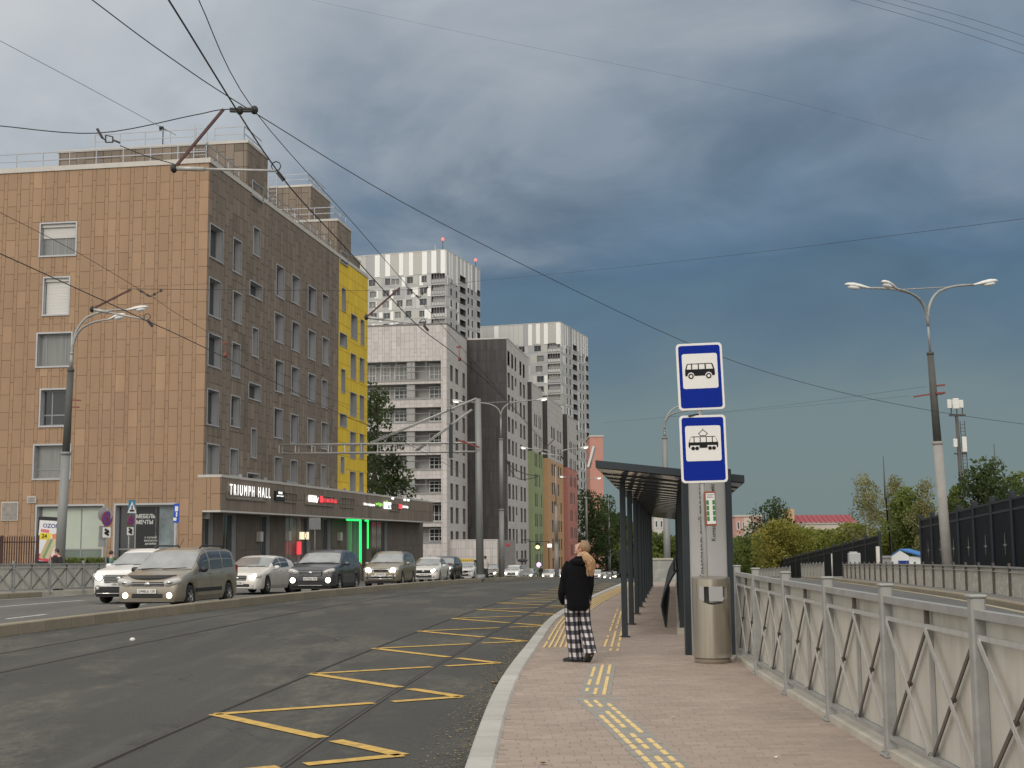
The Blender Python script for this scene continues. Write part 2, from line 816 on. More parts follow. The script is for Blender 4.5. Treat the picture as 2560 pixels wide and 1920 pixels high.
ASPH = asphalt_mat('asphalt', (.056, .0565, .051), (.075, .0745, .066), (.092, .087, .070))
ASPH2 = asphalt_mat('pale_asphalt', (.105, .104, .10), (.14, .138, .132), (.11, .105, .095))
GRASS = leaf_mat('grass_blades', (.05, .06, .022), (.11, .115, .045), .8)
CONC = mat('concrete', (.42, .395, .335), .9, var=.14, scale=3, bump=.25, bscale=60, dirt=(.24, .21, .16, .55), dscale=1.3)
KERBM = mat('kerb_concrete', (.43, .42, .385), .88, var=.10, scale=5, bump=.2, bscale=90, dirt=(.30, .275, .23, .6), dscale=2.2)
OLDKERB = mat('weathered_kerb', (.26, .225, .165), .92, var=.2, scale=1.4, bump=.3, bscale=30, dirt=(.12, .10, .07, .6), dscale=1.5)
STEEL = mat('rail_steel', (.060, .050, .045), .55, .3, var=.3, scale=4, stretch=(1, .3, 1))
GROOVE = mat('rail_groove', (.022, .020, .018), .95, var=.2)
YPAINT = mat('yellow_road_paint', (.56, .36, .085), .8, var=.22, scale=9, dirt=(.16, .13, .08, .7), dscale=7)
WPAINT = mat('white_road_paint', (.62, .61, .57), .8, var=.2, scale=6, dirt=(.2, .19, .18, .7), dscale=4)
GALV = mat('galvanised_steel', (.31, .315, .305), .5, .25, var=.22, scale=6, dirt=(.26, .24, .2, .5), dscale=3)
DARKM = mat('anthracite_paint', (.020, .028, .034), .45, .0, var=.2, scale=4, spec=.4)
BLACK = mat('black_plastic', (.012, .012, .013), .5, var=.1)

# ================================================================== ground
b = MB()
ys = [-80, -40, -10, 0, 8] + [12 + 3 * i for i in range(30)] + [105, 112, 120, 135, 150, 170, 190, 210, 233, 260, 300, 340, 420, 600, 1000, 1800, 3000]
xs = [-2500, -600, -200, -80, -40, -15, 0, 15, 40, 80, 200, 600, 2500]
for j in range(len(ys) - 1):
    for i in range(len(xs) - 1):
        z0, z1 = G(ys[j]) - .10, G(ys[j + 1]) - .10
        b.quad((xs[i], ys[j], z0), (xs[i + 1], ys[j], z0), (xs[i + 1], ys[j + 1], z1), (xs[i], ys[j + 1], z1))
GRD = mat('ground_soil', (.10, .095, .06), .95, var=.3, scale=.4)
tag(b.build('ground', GRD), kind='structure')


def strip(name, y0, y1, step, o0, o1, dz, m, parent=None, seg=1):
    b = MB()
    y = y0
    while y < y1:
        y2 = min(y + step, y1)
        for k in range(seg):
            a0, a1 = o0 + (o1 - o0) * k / seg, o0 + (o1 - o0) * (k + 1) / seg
            b.quad(road(y, a0, dz), road(y, a1, dz), road(y2, a1, dz), road(y2, a0, dz))
        y = y2
    return b.build(name, m, parent)


road_o = strip('road', -20, 330, 2.5, -8.95, 2.9, 0, ASPH)
tag(road_o, kind='structure')
MK = [(14, -8.9), (25, -8.5), (30, -8.05), (35, -7.65), (40, -7.5), (52, -7.45), (72, -7.0), (80, -6.4), (90, -6.3), (400, -6.3)]


def mk(y):
    return sum(lerp_table(MK, max(14, y + k)) for k in (-3, 0, 3)) / 3


b = MB()
y = -10
while y < 330:
    y2 = y + 2.5
    b.quad(road(y, -18.6, .003), road(y, mk(y) - .2, .003), road(y2, mk(y2) - .2, .003), road(y2, -18.6, .003))
    y = y2
cw = b.build('carriageway', ASPH2)
tag(cw, kind='structure')


# rails, set flush in the asphalt
def rail(c, gauge_side):
    b = MB()
    ys_ = [-4 + 2.0 * i for i in range(110)]
    for i in range(len(ys_) - 1):
        a, d = ys_[i], ys_[i + 1]
        s = gauge_side
        for (o0, o1, dz, mi) in ((-.016, .018, .007, 0), (.018, .044, .004, 1)):
            p, q = c - s * o0, c - s * o1
            if p > q:
                p, q = q, p
            b.cur = mi
            b.quad(road(a, p, dz), road(a, q, dz), road(d, q, dz), road(d, p, dz))
        b.cur = 1
        for o in ():
            p = c - s * o
            b.quad(road(a, p - .010, .003), road(a, p + .010, .003), road(d, p + .010, .003), road(d, p - .010, .003))
    return b.build('tram_rail', [STEEL, GROOVE], road_o)


for tc_ in (0.0, -5.85):
    rail(tc_ - .762, -1)
    rail(tc_ + .762, 1)


# yellow zigzag beside the stop
def seg_strip(b, A, B, w, dz):
    A, B = Vector(A), Vector(B)
    d = (B - A).normalized()
    n = Vector((-d.y, d.x, 0)) * w / 2
    m = max(1, int((B - A).length / .6))
    for k in range(m):
        p, q = A + (B - A) * k / m, A + (B - A) * (k + 1) / m
        pts = [p - n, q - n, q + n, p + n]
        b.quad(*[(t.x, t.y, G(t.y) + dz) for t in pts])


def zig(b, o0, y0, o1, y1):
    A, B = road(y0, o0), road(y1, o1)
    cut = .762 + .03
    f = (cut - o0) / (o1 - o0)
    C = A + (B - A) * f
    L_ = (B - A).length
    seg_strip(b, A, A + (B - A) * (f - .09 / L_), .15, .008)
    seg_strip(b, A + (B - A) * (f + .13 / L_), B, .15, .008)


b = MB()
Rv = [11.2 + 4.05 * k for k in range(16)]
Lv = [13.7 + 4.05 * k for k in range(16)]
for k in range(15):
    zig(b, -.74, Lv[k] - 4.05, 1.60, Rv[k]) if k == 0 else None
    zig(b, -.74, Lv[k], 1.60, Rv[k])
    zig(b, -.74, Lv[k], 1.60, Rv[k + 1])
b.build('zigzag_marking', YPAINT, road_o)

# lane lines of the carriageway
b = MB()
for off, y0, ln, gap in ((-11.3, 30, 3.2, 3.2), (-14.9, 28, 6, 2.0), (-18.2, 20, 400, 1)):
    y = y0
    while y < 160:
        for k in range(max(1, int(min(ln, 160 - y) / 2))):
            a = y + 2 * k
            d = min(a + 2, y + ln)
            b.quad(road(a, off - .06, .006), road(a, off + .06, .006), road(d, off + .06, .006), road(d, off - .06, .006))
        y += ln + gap
b.build('lane_line', WPAINT, cw)


# ================================================================== kerbs
def kerb_stone_mesh(pts, zt, zb, m, bev=.02):
    """pts: outer0, inner0, inner1, outer1 (x, y)"""
    b = MB()
    (a, d, e, f) = pts
    c = [((a[0] + d[0] + e[0] + f[0]) / 4, (a[1] + d[1] + e[1] + f[1]) / 4)]
    cx, cy = c[0]

    def sh(p, k=1 - .012):
        return (cx + (p[0] - cx) * k, cy + (p[1] - cy) * k)
    P0 = [sh(p, .988) for p in (a, d, e, f)]
    ins = [sh(p, .90 if abs(p[0] - cx) < 1 else .97) for p in (a, d, e, f)]
    i = len(b.v)
    b.v += [(p[0] - cx, p[1] - cy, zb[k]) for p, k in zip(P0, (0, 0, 1, 1))]
    b.v += [(p[0] - cx, p[1] - cy, zt[k] - bev) for p, k in zip(P0, (0, 0, 1, 1))]
    # bevel only across the stone's width
    w = []
    for (p, q, k) in ((P0[0], P0[1], 0), (P0[1], P0[0], 0), (P0[2], P0[3], 1), (P0[3], P0[2], 1)):
        L_ = math.hypot(q[0] - p[0], q[1] - p[1])
        t = bev / L_
        w.append((p[0] + (q[0] - p[0]) * t - cx, p[1] + (q[1] - p[1]) * t - cy, zt[k]))
    b.v += w
    for q in ((0, 1, 5, 4), (1, 2, 6, 5), (2, 3, 7, 6), (3, 0, 4, 7), (4, 5, 9, 8), (5, 6, 10, 9), (6, 7, 11, 10), (7, 4, 8, 11), (8, 9, 10, 11)):
        b._f(tuple(i + k for k in q))
    b.tint = [random.uniform(-.10, .10)] * len(b.f)
    return b.mesh('kerb_stone', m), (cx, cy)


pk = MB()
plat = None
KW = .215


def kerb_run(root, left, right, zt, zb, y0, y1, step, m):
    y = y0
    n = 0
    while y < y1 - .01:
        y2 = min(y + step, y1)
        pts = (left(y), right(y), right(y2), left(y2))
        me, (cx, cy) = kerb_stone_mesh(pts, (zt(y), zt(y2)), (zb(y), zb(y2)), m)
        o = bpy.data.objects.new('kerb_stone', me)
        COL.objects.link(o)
        o.parent = root
        o.location = (cx, cy, 0)
        y = y2
        n += 1


def plain_root(name):
    o = bpy.data.objects.new(name, None)
    COL.objects.link(o)
    o['kind'] = 'structure'
    return o


pkr = plain_root('platform_kerb')
kerb_run(pkr, lambda y: (kerbx(y), y), lambda y: (kerbx(y) + KW, y), lambda y: PL(y) + .012, lambda y: G(y) - .08, 2, 58, 1.0, KERBM)
mkr = plain_root('median_kerb')


def off2(o):
    return lambda y: tuple(road(y, o)[:2])


mk_l = lambda y: tuple(road(y, mk(y) - .28)[:2])
mk_r = lambda y: tuple(road(y, mk(y))[:2])
kerb_run(mkr, mk_l, mk_r, lambda y: G(y) + .22, lambda y: G(y) - .08, 14, 70, 1.0, OLDKERB)
kerb_run(mkr, mk_l, mk_r, lambda y: G(y) + .20, lambda y: G(y) - .08, 70, 150, 4.0, OLDKERB)
skr = plain_root('pavement_kerb')
kerb_run(skr, off2(-18.85), off2(-18.55), lambda y: G(y) + .16, lambda y: G(y) - .08, 26, 80, 1.5, OLDKERB)
kerb_run(skr, off2(-18.85), off2(-18.55), lambda y: G(y) + .16, lambda y: G(y) - .08, 80, 170, 5.0, OLDKERB)
# the pavement in front of the buildings
b = MB()
y = 10
while y < 260:
    b.quad(road(y, -50, .13), road(y, -18.85, .13), road(y + 5, -18.85, .13), road(y + 5, -50, .13))
    y += 5
PAVE = mat('pavement_asphalt', (.16, .155, .145), .9, var=.15, scale=1.2, bump=.2, bscale=40)
tag(b.build('pavement', PAVE), kind='structure')
# median further on, widening round the poles
b = MB()
y = 74
while y < 150:
    w = lambda q: .3 + 1.5 * min(1, max(0, (q - 74) / 8))
    b.quad(road(y, mk(y) - .28 - w(y), .195), road(y, mk(y) - .28, .195), road(y + 4, mk(y + 4) - .28, .195), road(y + 4, mk(y + 4) - .28 - w(y + 4), .195))
    y += 4
tag(b.build('median_grass', GRASS), kind='structure')

# ================================================================== platform
def right_edge(y):
    if y < 18:
        return hermite([(2, 2.74), (9.9, 2.76), (13.9, 2.83), (16, 2.9), (18, 3.02)], y) + .16
    return 3.18 + .122 * (y - 18)


b = MB()
y = 2.0
while y < 58:
    y2 = y + 1
    b.quad((kerbx(y) + .05, y, PL(y) - .007), (right_edge(y), y, PL(y) - .007), (right_edge(y2), y2, PL(y2) - .007), (kerbx(y2) + .05, y2, PL(y2) - .007))
    # the edge of the slab on the far side
    b.quad((right_edge(y), y, PL(y) - .022), (right_edge(y), y, -1.2), (right_edge(y2), y2, -1.2), (right_edge(y2), y2, PL(y2) - .022))
    y = y2
b.quad((kerbx(58), 58, PL(58) - .022), (right_edge(58), 58, PL(58) - .022), (right_edge(58), 58, -1.2), (kerbx(58), 58, -1.2))
JOINT = mat('paving_joint', (.30, .25, .21), .95, var=.55, scale=1.6)
platform = tag(b.build('platform', JOINT), kind='structure')

PAVER = mat('clay_paver', (.320, .258, .216), .88, var=.10, scale=1.1, bump=.25, bscale=45, dirt=(.205, .17, .142, .7), dscale=.7, attr=True)


def paver(b, cx, cy, sx, sy, ang, z, tl):
    ca, sa = math.cos(ang), math.sin(ang)

    def w(u, v, h):
        return (cx + u * ca - v * sa, cy + u * sa + v * ca, z + h + tl[0] * u + tl[1] * v)
    bv = .004
    hx, hy = sx / 2, sy / 2
    i = len(b.v)
    b.v += [w(-hx, -hy, -.03), w(hx, -hy, -.03), w(hx, hy, -.03), w(-hx, hy, -.03)]
    b.v += [w(-hx, -hy, -bv), w(hx, -hy, -bv), w(hx, hy, -bv), w(-hx, hy, -bv)]
    b.v += [w(-hx + bv, -hy + bv, 0), w(hx - bv, -hy + bv, 0), w(hx - bv, hy - bv, 0), w(-hx + bv, hy - bv, 0)]
    for q in ((0, 1, 5, 4), (1, 2, 6, 5), (2, 3, 7, 6), (3, 0, 4, 7), (4, 5, 9, 8), (5, 6, 10, 9), (6, 7, 11, 10), (7, 4, 8, 11), (8, 9, 10, 11)):
        b._f(tuple(i + k for k in q))


blocks = []
ang = R(2.0)
ca, sa = math.cos(ang), math.sin(ang)
rng = random.Random(3)
BW, BL = .202, .103
for r_ in range(40, 460):
    v = r_ * BL
    for c in range(-22, 40):
        u = c * BW + (BW / 2 if r_ % 2 else 0) + (.013 * math.sin(r_ * 1.7))
        X, Y = u * ca - v * sa + .9, u * sa + v * ca
        if Y < 7.0 or Y > 44:
            continue
        k = kerbx(Y) + KW
        if X < k + .03 or X > right_edge(Y) - .05:
            continue
        lo, hi = max(X - BW / 2 + .002, k + .004), X + BW / 2 - .002
        blocks.append(((lo + hi) / 2, Y, hi - lo, BL - .004, ang, rng))
blocks.sort(key=lambda q: q[1] + abs(q[0] - 1.0) * .2 if q[1] > 9.2 else 900)
stuffb = MB()
for i, (X, Y, sx, sy, an, _) in enumerate(blocks):
    tl = (rng.uniform(-.012, .012), rng.uniform(-.008, .008))
    dz = rng.uniform(-.0018, .0018)
    t = rng.gauss(0, .05)
    if rng.random() < .04:
        t -= .12
    if i < 300:
        b = MB()
        paver(b, 0, 0, sx, sy, an, 0, tl)
        b.tint = [t] * len(b.f)
        b.build('paving_block', PAVER, platform, (X, Y, PL(Y) + dz))
    else:
        stuffb.t = t
        paver(stuffb, X, Y, sx, sy, an, PL(Y) + dz, tl)
tag(stuffb.build('paving_blocks', PAVER, platform), kind='stuff')
# plain paving beyond the reach of single blocks
b = MB()
y = 44
while y < 58:
    y2 = y + 1
    b.quad((kerbx(y) + KW, y, PL(y)), (right_edge(y), y, PL(y)), (right_edge(y2), y2, PL(y2)), (kerbx(y2) + KW, y2, PL(y2)))
    y = y2
b.build('paving_far', PAVER, platform).name = 'paved_surface'

# tactile guidance bars
TBAR = mat('tactile_yellow', (.72, .53, .22), .7, var=.15, scale=12, dirt=(.35, .27, .16, .5), dscale=10)
TBASE = mat('tactile_base', (.27, .26, .235), .9, var=.15, scale=8)


def ground_hit(px, py, f=G):
    d = ray(px, py)
    Y = 12.0
    for _ in range(80):
        Y += ((CAM_H - f(Y)) / (-d.z) * d.y - Y) * .5
    return P(px, py, Y)


tact = bpy.data.objects.new('tactile_paving', None)
COL.objects.link(tact)
tact['kind'] = 'structure'
barm = None


def tbar(X, Y, an, ln, wd=.040):
    b = MB()
    b.rbox(0, 0, .004, wd, ln, .012, .004)
    o = b.build('tactile_bar', TBAR, tact, (X, Y, PL(Y) + .002))
    o.rotation_euler = (0, 0, an)


def tstrip(A, B, lines, pitch, seg, skip=.0, base=True, tb=None):
    A, B = Vector((A[0], A[1])), Vector((B[0], B[1]))
    d = (B - A)
    L_ = d.length
    d.normalize()
    n = Vector((d.y, -d.x))
    an = -math.atan2(d.x, d.y)
    k = 0
    while k * seg < L_ - .1:
        for j in range(lines):
            if rng.random() < skip:
                continue
            o = (j - (lines - 1) / 2) * pitch
            q = A + d * (k * seg + seg / 2) + n * o
            ln = seg * rng.uniform(.60, .82)
            tbar(q.x, q.y, an, ln)
        if base:
            q = A + d * (k * seg + seg / 2)
            Mx = Matrix.Translation((q.x, q.y, PL(q.y) + .0015)) @ Matrix.Rotation(an, 4, 'Z')
            tb.box(-pitch * lines / 2 - .02, pitch * lines / 2 + .02, -seg / 2 + .01, seg / 2 - .01, 0, .0022, Mx)
        k += 1


tb = MB()
a = ground_hit(1675, 1925, PL)
c = ground_hit(1492, 1757, PL)
tstrip(a, c, 3, .095, .29, .08, True, tb)
a = ground_hit(1487, 1738, PL)
c = ground_hit(1507, 1664, PL)
tstrip(a, c, 3, .095, .31, .18, True, tb)
a = ground_hit(1526, 1628, PL)
c = ground_hit(1556, 1520, PL)
tstrip(a, c, 3, .105, .42, .22, False, tb)
tb.build('tactile_base', TBASE, tact)
# the warning field beside the kerb: six lines that follow it
y = 20.6
k = 0
bs = MB()
while y < 56:
    seg = .42 if y < 30 else .8
    s = (kerbx(y + .2) - kerbx(y)) / .2
    for j in range(6):
        X = kerbx(y) + KW + .10 + j * .082
        if y < 27:
            if rng.random() < .05:
                continue
            tbar(X, y, -math.atan(s), seg * rng.uniform(.84, .95), .034)
        else:
            Mx = Matrix.Translation((X, y, PL(y) + .002)) @ Matrix.Rotation(-math.atan(s), 4, 'Z')
            bs.box(-.017, .017, -seg / 2 + .02, seg / 2 - .02, 0, .01, Mx)
    y += seg
tag(bs.build('tactile_bars', TBAR, tact), kind='stuff')
# mortar patch and a few bits of litter
b = MB()
q = ground_hit(1490, 1748, PL)
ring = [(.30 * math.cos(6.283 * k / 14) * rng.uniform(.85, 1.12), .13 * math.sin(6.283 * k / 14) * rng.uniform(.7, 1.1)) for k in range(14)]
b.loft([[Vector((q.x + f * x, q.y + f * y_, PL(q.y) + z)) for (x, y_) in ring] for (f, z) in ((1, -.004), (1, .004), (.9, .007))], smooth=False)
b.build('mortar_patch', TBASE, platform)

GRIT = mat('leaf_grit', (.21, .165, .10), .95, var=.5, scale=9)
b = MB()
for k in range(7000):
    y = rng.uniform(8.5, 42)
    o = -abs(rng.gauss(0, .20)) - .01
    X = kerbx(y) + o
    r_ = rng.uniform(.004, .017)
    a = rng.uniform(0, 6.28)
    z = G(y) + .004
    b.t = rng.uniform(-.5, .4)
    pts = [(X + r_ * math.cos(a + t), y + r_ * math.sin(a + t), z + rng.uniform(0, .008)) for t in (0, 2.0, 4.1)]
    b.quad(*pts)
for k in range(700):
    y = rng.uniform(16, 60)
    p = road(y, mk(y) + abs(rng.gauss(0, .15)))
    r_ = rng.uniform(.01, .03)
    a = rng.uniform(0, 6.28)
    b.t = rng.uniform(-.5, .4)
    b.quad(*[(p.x + r_ * math.cos(a + t), p.y + r_ * math.sin(a + t), G(p.y) + .004 + rng.uniform(0, .01)) for t in (0, 2.0, 4.1)])
tag(b.build('kerb_grit', GRIT), kind='stuff')

LEAF = mat('dry_leaf', (.34, .20, .07), .8, var=.3, scale=20)
PAPERW = mat('litter_paper', (.75, .74, .70), .7, var=.1)


def leaf(px, py, f, sz, col, lab):
    q = ground_hit(px, py, f)
    b = MB()
    n = 7
    ring = [(sz * math.cos(6.28 * k / n) * (1.3 if k % 2 else .7), sz * .7 * math.sin(6.28 * k / n), rng.uniform(.004, .02)) for k in range(n)]
    c0 = (0, 0, .006)
    for k in range(n):
        b.quad(c0, ring[k], ring[(k + 1) % n])
    for k in range(n):
        b.quad((0, 0, .003), (ring[(k + 1) % n][0], ring[(k + 1) % n][1], ring[(k + 1) % n][2] - .003), (ring[k][0], ring[k][1], ring[k][2] - .003))
    o = b.build('fallen_leaf', col, None, (q.x, q.y, f(q.y) + .006))
    o.rotation_euler = (0, 0, rng.uniform(0, 6))
    tag(o, lab, 'leaf', 'fallen leaves and scraps')


leaf(1238, 1708, G, .07, LEAF, 'brown dry leaf against the near kerb where the kerb bends')
leaf(1226, 1900, G, .02, LEAF, 'small ochre leaf scrap on the asphalt close to the kerb at the bottom')
leaf(1358, 1912, PL, .03, LEAF, 'small yellowish leaf on the pink paving near the bottom of the kerb')
leaf(1683, 1797, PL, .022, PAPERW, 'pale scrap on the open paving to the right of the yellow bars')
leaf(1940, 1897, PL, .02, PAPERW, 'pale scrap on the paving near the bottom of the fence')
leaf(841, 1600, G, .05, PAPERW, 'white scrap beside the far tram rail')
b = MB()
b.ellipsoid((0, 0, .03), .052, .04, .035, 8, 5)
q = ground_hit(331, 1603)
tag(b.build('stone', PAPERW, None, (q.x, q.y, G(q.y))), 'small whitish stone lying on the tramway asphalt between the tracks and the median', 'stone')
# ================================================================== facade tools
class Fac:
    """a flat facade of a building in the building's own frame: along a, height z, d outwards"""
    def __init__(self, kind, o=0.0):
        self.k, self.o = kind, o

    def __call__(self, a, z, d=0.0):
        if self.k == 'R':                 # faces local -y
            return Vector((a, self.o - d, z))
        return Vector((self.o - d, a, z))  # faces local -x


def fbox(b, f, a0, a1, z0, z1, d0, d1):
    c = [f(a0, z0, d0), f(a1, z0, d0), f(a1, z0, d1), f(a0, z0, d1), f(a0, z1, d0), f(a1, z1, d0), f(a1, z1, d1), f(a0, z1, d1)]
    b.hexa(c)


def wall(b, f, a0, a1, z0, z1, holes, depth=.45):
    A = sorted({a0, a1, *[min(max(h[0], a0), a1) for h in holes], *[min(max(h[1], a0), a1) for h in holes]})
    Z = sorted({z0, z1, *[min(max(h[2], z0), z1) for h in holes], *[min(max(h[3], z0), z1) for h in holes]})
    for i in range(len(A) - 1):
        for j in range(len(Z) - 1):
            ca, cz = (A[i] + A[i + 1]) / 2, (Z[j] + Z[j + 1]) / 2
            if any(h[0] < ca < h[1] and h[2] < cz < h[3] for h in holes):
                continue
            b.quad(f(A[i], Z[j]), f(A[i + 1], Z[j]), f(A[i + 1], Z[j + 1]), f(A[i], Z[j + 1]))


def cut_rects(rect, holes):
    out = [rect]
    for h in holes:
        nx = []
        for (a0, a1, z0, z1) in out:
            if h[0] >= a1 or h[1] <= a0 or h[2] >= z1 or h[3] <= z0:
                nx.append((a0, a1, z0, z1))
                continue
            if h[0] > a0:
                nx.append((a0, h[0], z0, z1))
            if h[1] < a1:
                nx.append((h[1], a1, z0, z1))
            m0, m1 = max(a0, h[0]), min(a1, h[1])
            if h[2] > z0:
                nx.append((m0, m1, z0, h[2]))
            if h[3] < z1:
                nx.append((m0, m1, h[3], z1))
        out = [r_ for r_ in nx if r_[1] - r_[0] > .03 and r_[3] - r_[2] > .03]
    return out


GLASS = mat('window_glass', (.030, .036, .040), .06, 0, var=.2, scale=.6, spec=.6)
GLASS_L = mat('curtained_glass', (.20, .21, .20), .12, 0, var=.25, scale=1.2, stretch=(6, 6, .3))
GLASS_G = mat('greenish_glass', (.16, .20, .17), .10, 0, var=.3, scale=.5)
BLIND = mat('roller_shutter', (.58, .57, .54), .6, 0, var=.06, scale=3, stretch=(1, 1, 12))
FRAMEW = mat('white_window_frame', (.66, .66, .64), .5, var=.05)
FRAMEG = mat('grey_window_frame', (.25, .255, .26), .45, .2, var=.08)
LINING = mat('grey_metal_reveal', (.42, .425, .435), .5, .1, var=.08, scale=1)


def window(par, f, h, depth=.42, style='plain', frame=FRAMEG, lining=LINING, pane=None, trim=.06, proud=.05, split=None, rng=random):
    a0, a1, z0, z1 = h
    b = MB()
    t = .03
    # lining of the opening
    for (p, q) in (((a0, z0), (a1, z0)), ((a1, z0), (a1, z1)), ((a1, z1), (a0, z1)), ((a0, z1), (a0, z0))):
        b.quad(f(p[0], p[1], proud), f(q[0], q[1], proud), f(q[0], q[1], -depth), f(p[0], p[1], -depth))
    if trim:
        fbox(b, f, a0 - trim, a1 + trim, z1, z1 + trim, 0, proud)
        fbox(b, f, a0 - trim, a1 + trim, z0 - trim, z0, 0, proud + .03)
        fbox(b, f, a0 - trim, a0, z0, z1, 0, proud)
        fbox(b, f, a1, a1 + trim, z0, z1, 0, proud)
    w = b.build('window', lining, par)
    b = MB()
    d0, d1 = -depth + .01, -depth + .07
    fr = .07
    fbox(b, f, a0, a1, z0, z0 + fr, d0, d1)
    fbox(b, f, a0, a1, z1 - fr, z1, d0, d1)
    fbox(b, f, a0, a0 + fr, z0 + fr, z1 - fr, d0, d1)
    fbox(b, f, a1 - fr, a1, z0 + fr, z1 - fr, d0, d1)
    for s in (split or []):
        if s[0] == 'v':
            c = a0 + (a1 - a0) * s[1]
            fbox(b, f, c - .035, c + .035, z0 + fr, z1 - fr, d0, d1 - .005)
        else:
            c = z0 + (z1 - z0) * s[1]
            fbox(b, f, a0 + fr, a1 - fr, c - .035, c + .035, d0, d1 - .008)
    b.build('frame', frame, w)
    b = MB()
    b.quad(f(a0, z0, d0 + .03), f(a1, z0, d0 + .03), f(a1, z1, d0 + .03), f(a0, z1, d0 + .03))
    b.build('pane', pane or GLASS, w)
    if style == 'blind':
        b = MB()
        n = 12
        zz = z0 + (z1 - z0) * (split[0][1] if split and split[0][0] == 'h' else .0)
        for k in range(n):
            q0, q1 = zz + (z1 - zz) * k / n, zz + (z1 - zz) * (k + 1) / n
            fbox(b, f, a0 + .04, a1 - .04, q0 + .006, q1, d1 + .01, d1 + .04)
        fbox(b, f, a0 + .02, a1 - .02, z1 - .18, z1, d1 + .01, d1 + .16)
        b.build('roller_shutter', BLIND, w)
    return w


def plane_hit(O, U, px, py):
    """where a sight line meets an upright plane through O along U; returns (distance along U, height)"""
    d = ray(px, py)
    # O + a U = t d
    det = U.x * (-d.y) - (-d.x) * U.y
    a = (-O.x * (-d.y) + d.x * (-O.y)) / det
    X, Y = O.x + a * U.x, O.y + a * U.y
    t = Y / d.y
    return a, CAM_H + d.z * t


HD = ray(1803, 1341)
U2 = Vector((HD.x, HD.y)).normalized()
V2 = Vector((-U2.y, U2.x))
THETA = math.atan2(U2.y, U2.x)


class Frame:
    """a building's own axes: corner point, U along the street, V to the left"""
    def __init__(self, px, Y, th=THETA, py=1348):
        self.O = Vector((XatY(px, Y), Y))
        self.th = th
        self.U = Vector((math.cos(th), math.sin(th)))
        self.V = Vector((-self.U.y, self.U.x))

    def R(self, px, py, d=0.0):       # street facade, d outwards (to the right)
        return plane_hit(self.O - self.V * d, self.U, px, py)

    def L(self, px, py, x=0.0):       # facade towards the camera
        return plane_hit(self.O + self.U * x, self.V, px, py)

    def root(self, name, label, cat='building', group=None):
        return thing(name, label, cat, (self.O.x, self.O.y, 0), self.th, group)


# ================================================================== the brown office building
TAN = mat('tan_cladding', (.325, .212, .130), .75, var=.06, scale=.8, bump=.05, bscale=20, dirt=(.24, .15, .095, .35), dscale=.7, stretch=(1, 1, .25))
TANJ = mat('cladding_joint', (.20, .125, .075), .9)
BRN = mat('grey_brown_cladding', (.205, .166, .130), .78, var=.10, scale=.5, bump=.06, bscale=20, dirt=(.13, .108, .085, .5), dscale=.9, stretch=(1.5, 1.5, .12))
BRNJ = mat('grey_brown_joint', (.10, .085, .07), .9)
YEL = mat('yellow_cladding', (.72, .50, .035), .7, var=.05, scale=.6)
YELJ = mat('yellow_joint', (.42, .27, .02), .9)
COPE = mat('pale_coping', (.50, .48, .44), .7, var=.08)
RAILM = mat('roof_rail', (.36, .38, .41), .45, .3, var=.1)

BF = Frame(505, 72)
HZ = BF.R(511, 398)[1]
LEFT, RIGHT = Fac('L'), Fac('R')
brown = BF.root('office_building', 'brown clad office building with a tan end wall, yellow bay and lit canopy signs')
Z0 = -3.2
A_YEL = BF.R(845, 900)[0]
A_END = BF.R(918, 900)[0]


def zr(f, pts, k=1.0, ox=0.0, oy=0.0):
    """pixel boxes (left, right, top, bottom at the left edge) to facade rectangles"""
    out = []
    for (x0, x1, y0, y1) in pts:
        x0, x1, y0, y1 = x0 / k + ox, x1 / k + ox, y0 / k + oy, y1 / k + oy
        a0, zt = f(x0, y0)
        _, zb = f(x0, y1)
        a1, _ = f(x1, y0)
        out.append((min(a0, a1), max(a0, a1), zb, zt))
    return out


q = 2212 / 2560
lw = zr(BF.L, [(90, 165, 485, 553), (97, 150, 602, 680), (83, 155, 722, 792), (90, 152, 843, 920), (76, 152, 963, 1034)], q)
shop = zr(BF.L, [(325, 893, 402, 900), (1003, 1513, 392, 880)], 3.4563, 0, 1150)
shop = [(a, c, -.35, z) for (a, c, _, z) in shop]
Lholes = lw + shop
W1 = [(1208, 1280, 597, 785), (1342, 1388, 680, 868), (1458, 1493, 615, 770), (1203, 1267, 907, 1120), (1340, 1388, 985, 1155), (1437, 1505, 925, 1005),
      (1590, 1633, 832, 1010), (1680, 1723, 890, 1045), (1773, 1818, 953, 1100), (1855, 1887, 1000, 1150)]
W2 = [(1198, 1270, 168, 350), (1335, 1378, 222, 412), (1452, 1483, 135, 295), (1580, 1630, 48, 208), (1680, 1722, 100, 260), (1773, 1813, 148, 310), (1855, 1890, 190, 340),
      (1193, 1255, 490, 690), (1328, 1378, 527, 700), (1430, 1497, 453, 540), (1583, 1628, 322, 498), (1677, 1718, 360, 515), (1773, 1813, 400, 552), (1852, 1880, 435, 590),
      (1190, 1255, 805, 980), (1323, 1367, 835, 985), (1445, 1473, 718, 880), (1577, 1623, 600, 765), (1673, 1713, 635, 798), (1770, 1808, 660, 810), (1850, 1885, 682, 830),
      (1580, 1618, 882, 1020), (1672, 1708, 900, 1025), (1765, 1808, 915, 1050), (1847, 1873, 930, 1055), (1423, 1487, 975, 1003)]
Y1 = [(1967, 1988, 965, 1095)]
Y2 = [(1955, 1995, 162, 235), (2020, 2055, 55, 190), (2075, 2095, 88, 230), (2018, 2048, 283, 425), (2070, 2095, 308, 440), (1963, 1985, 373, 505),
      (2015, 2050, 507, 640), (2070, 2093, 525, 665), (1955, 1993, 630, 700), (2015, 2045, 735, 885), (2070, 2093, 748, 885), (1960, 1980, 880, 970),
      (2013, 2045, 965, 1080), (2068, 2090, 972, 1083)]
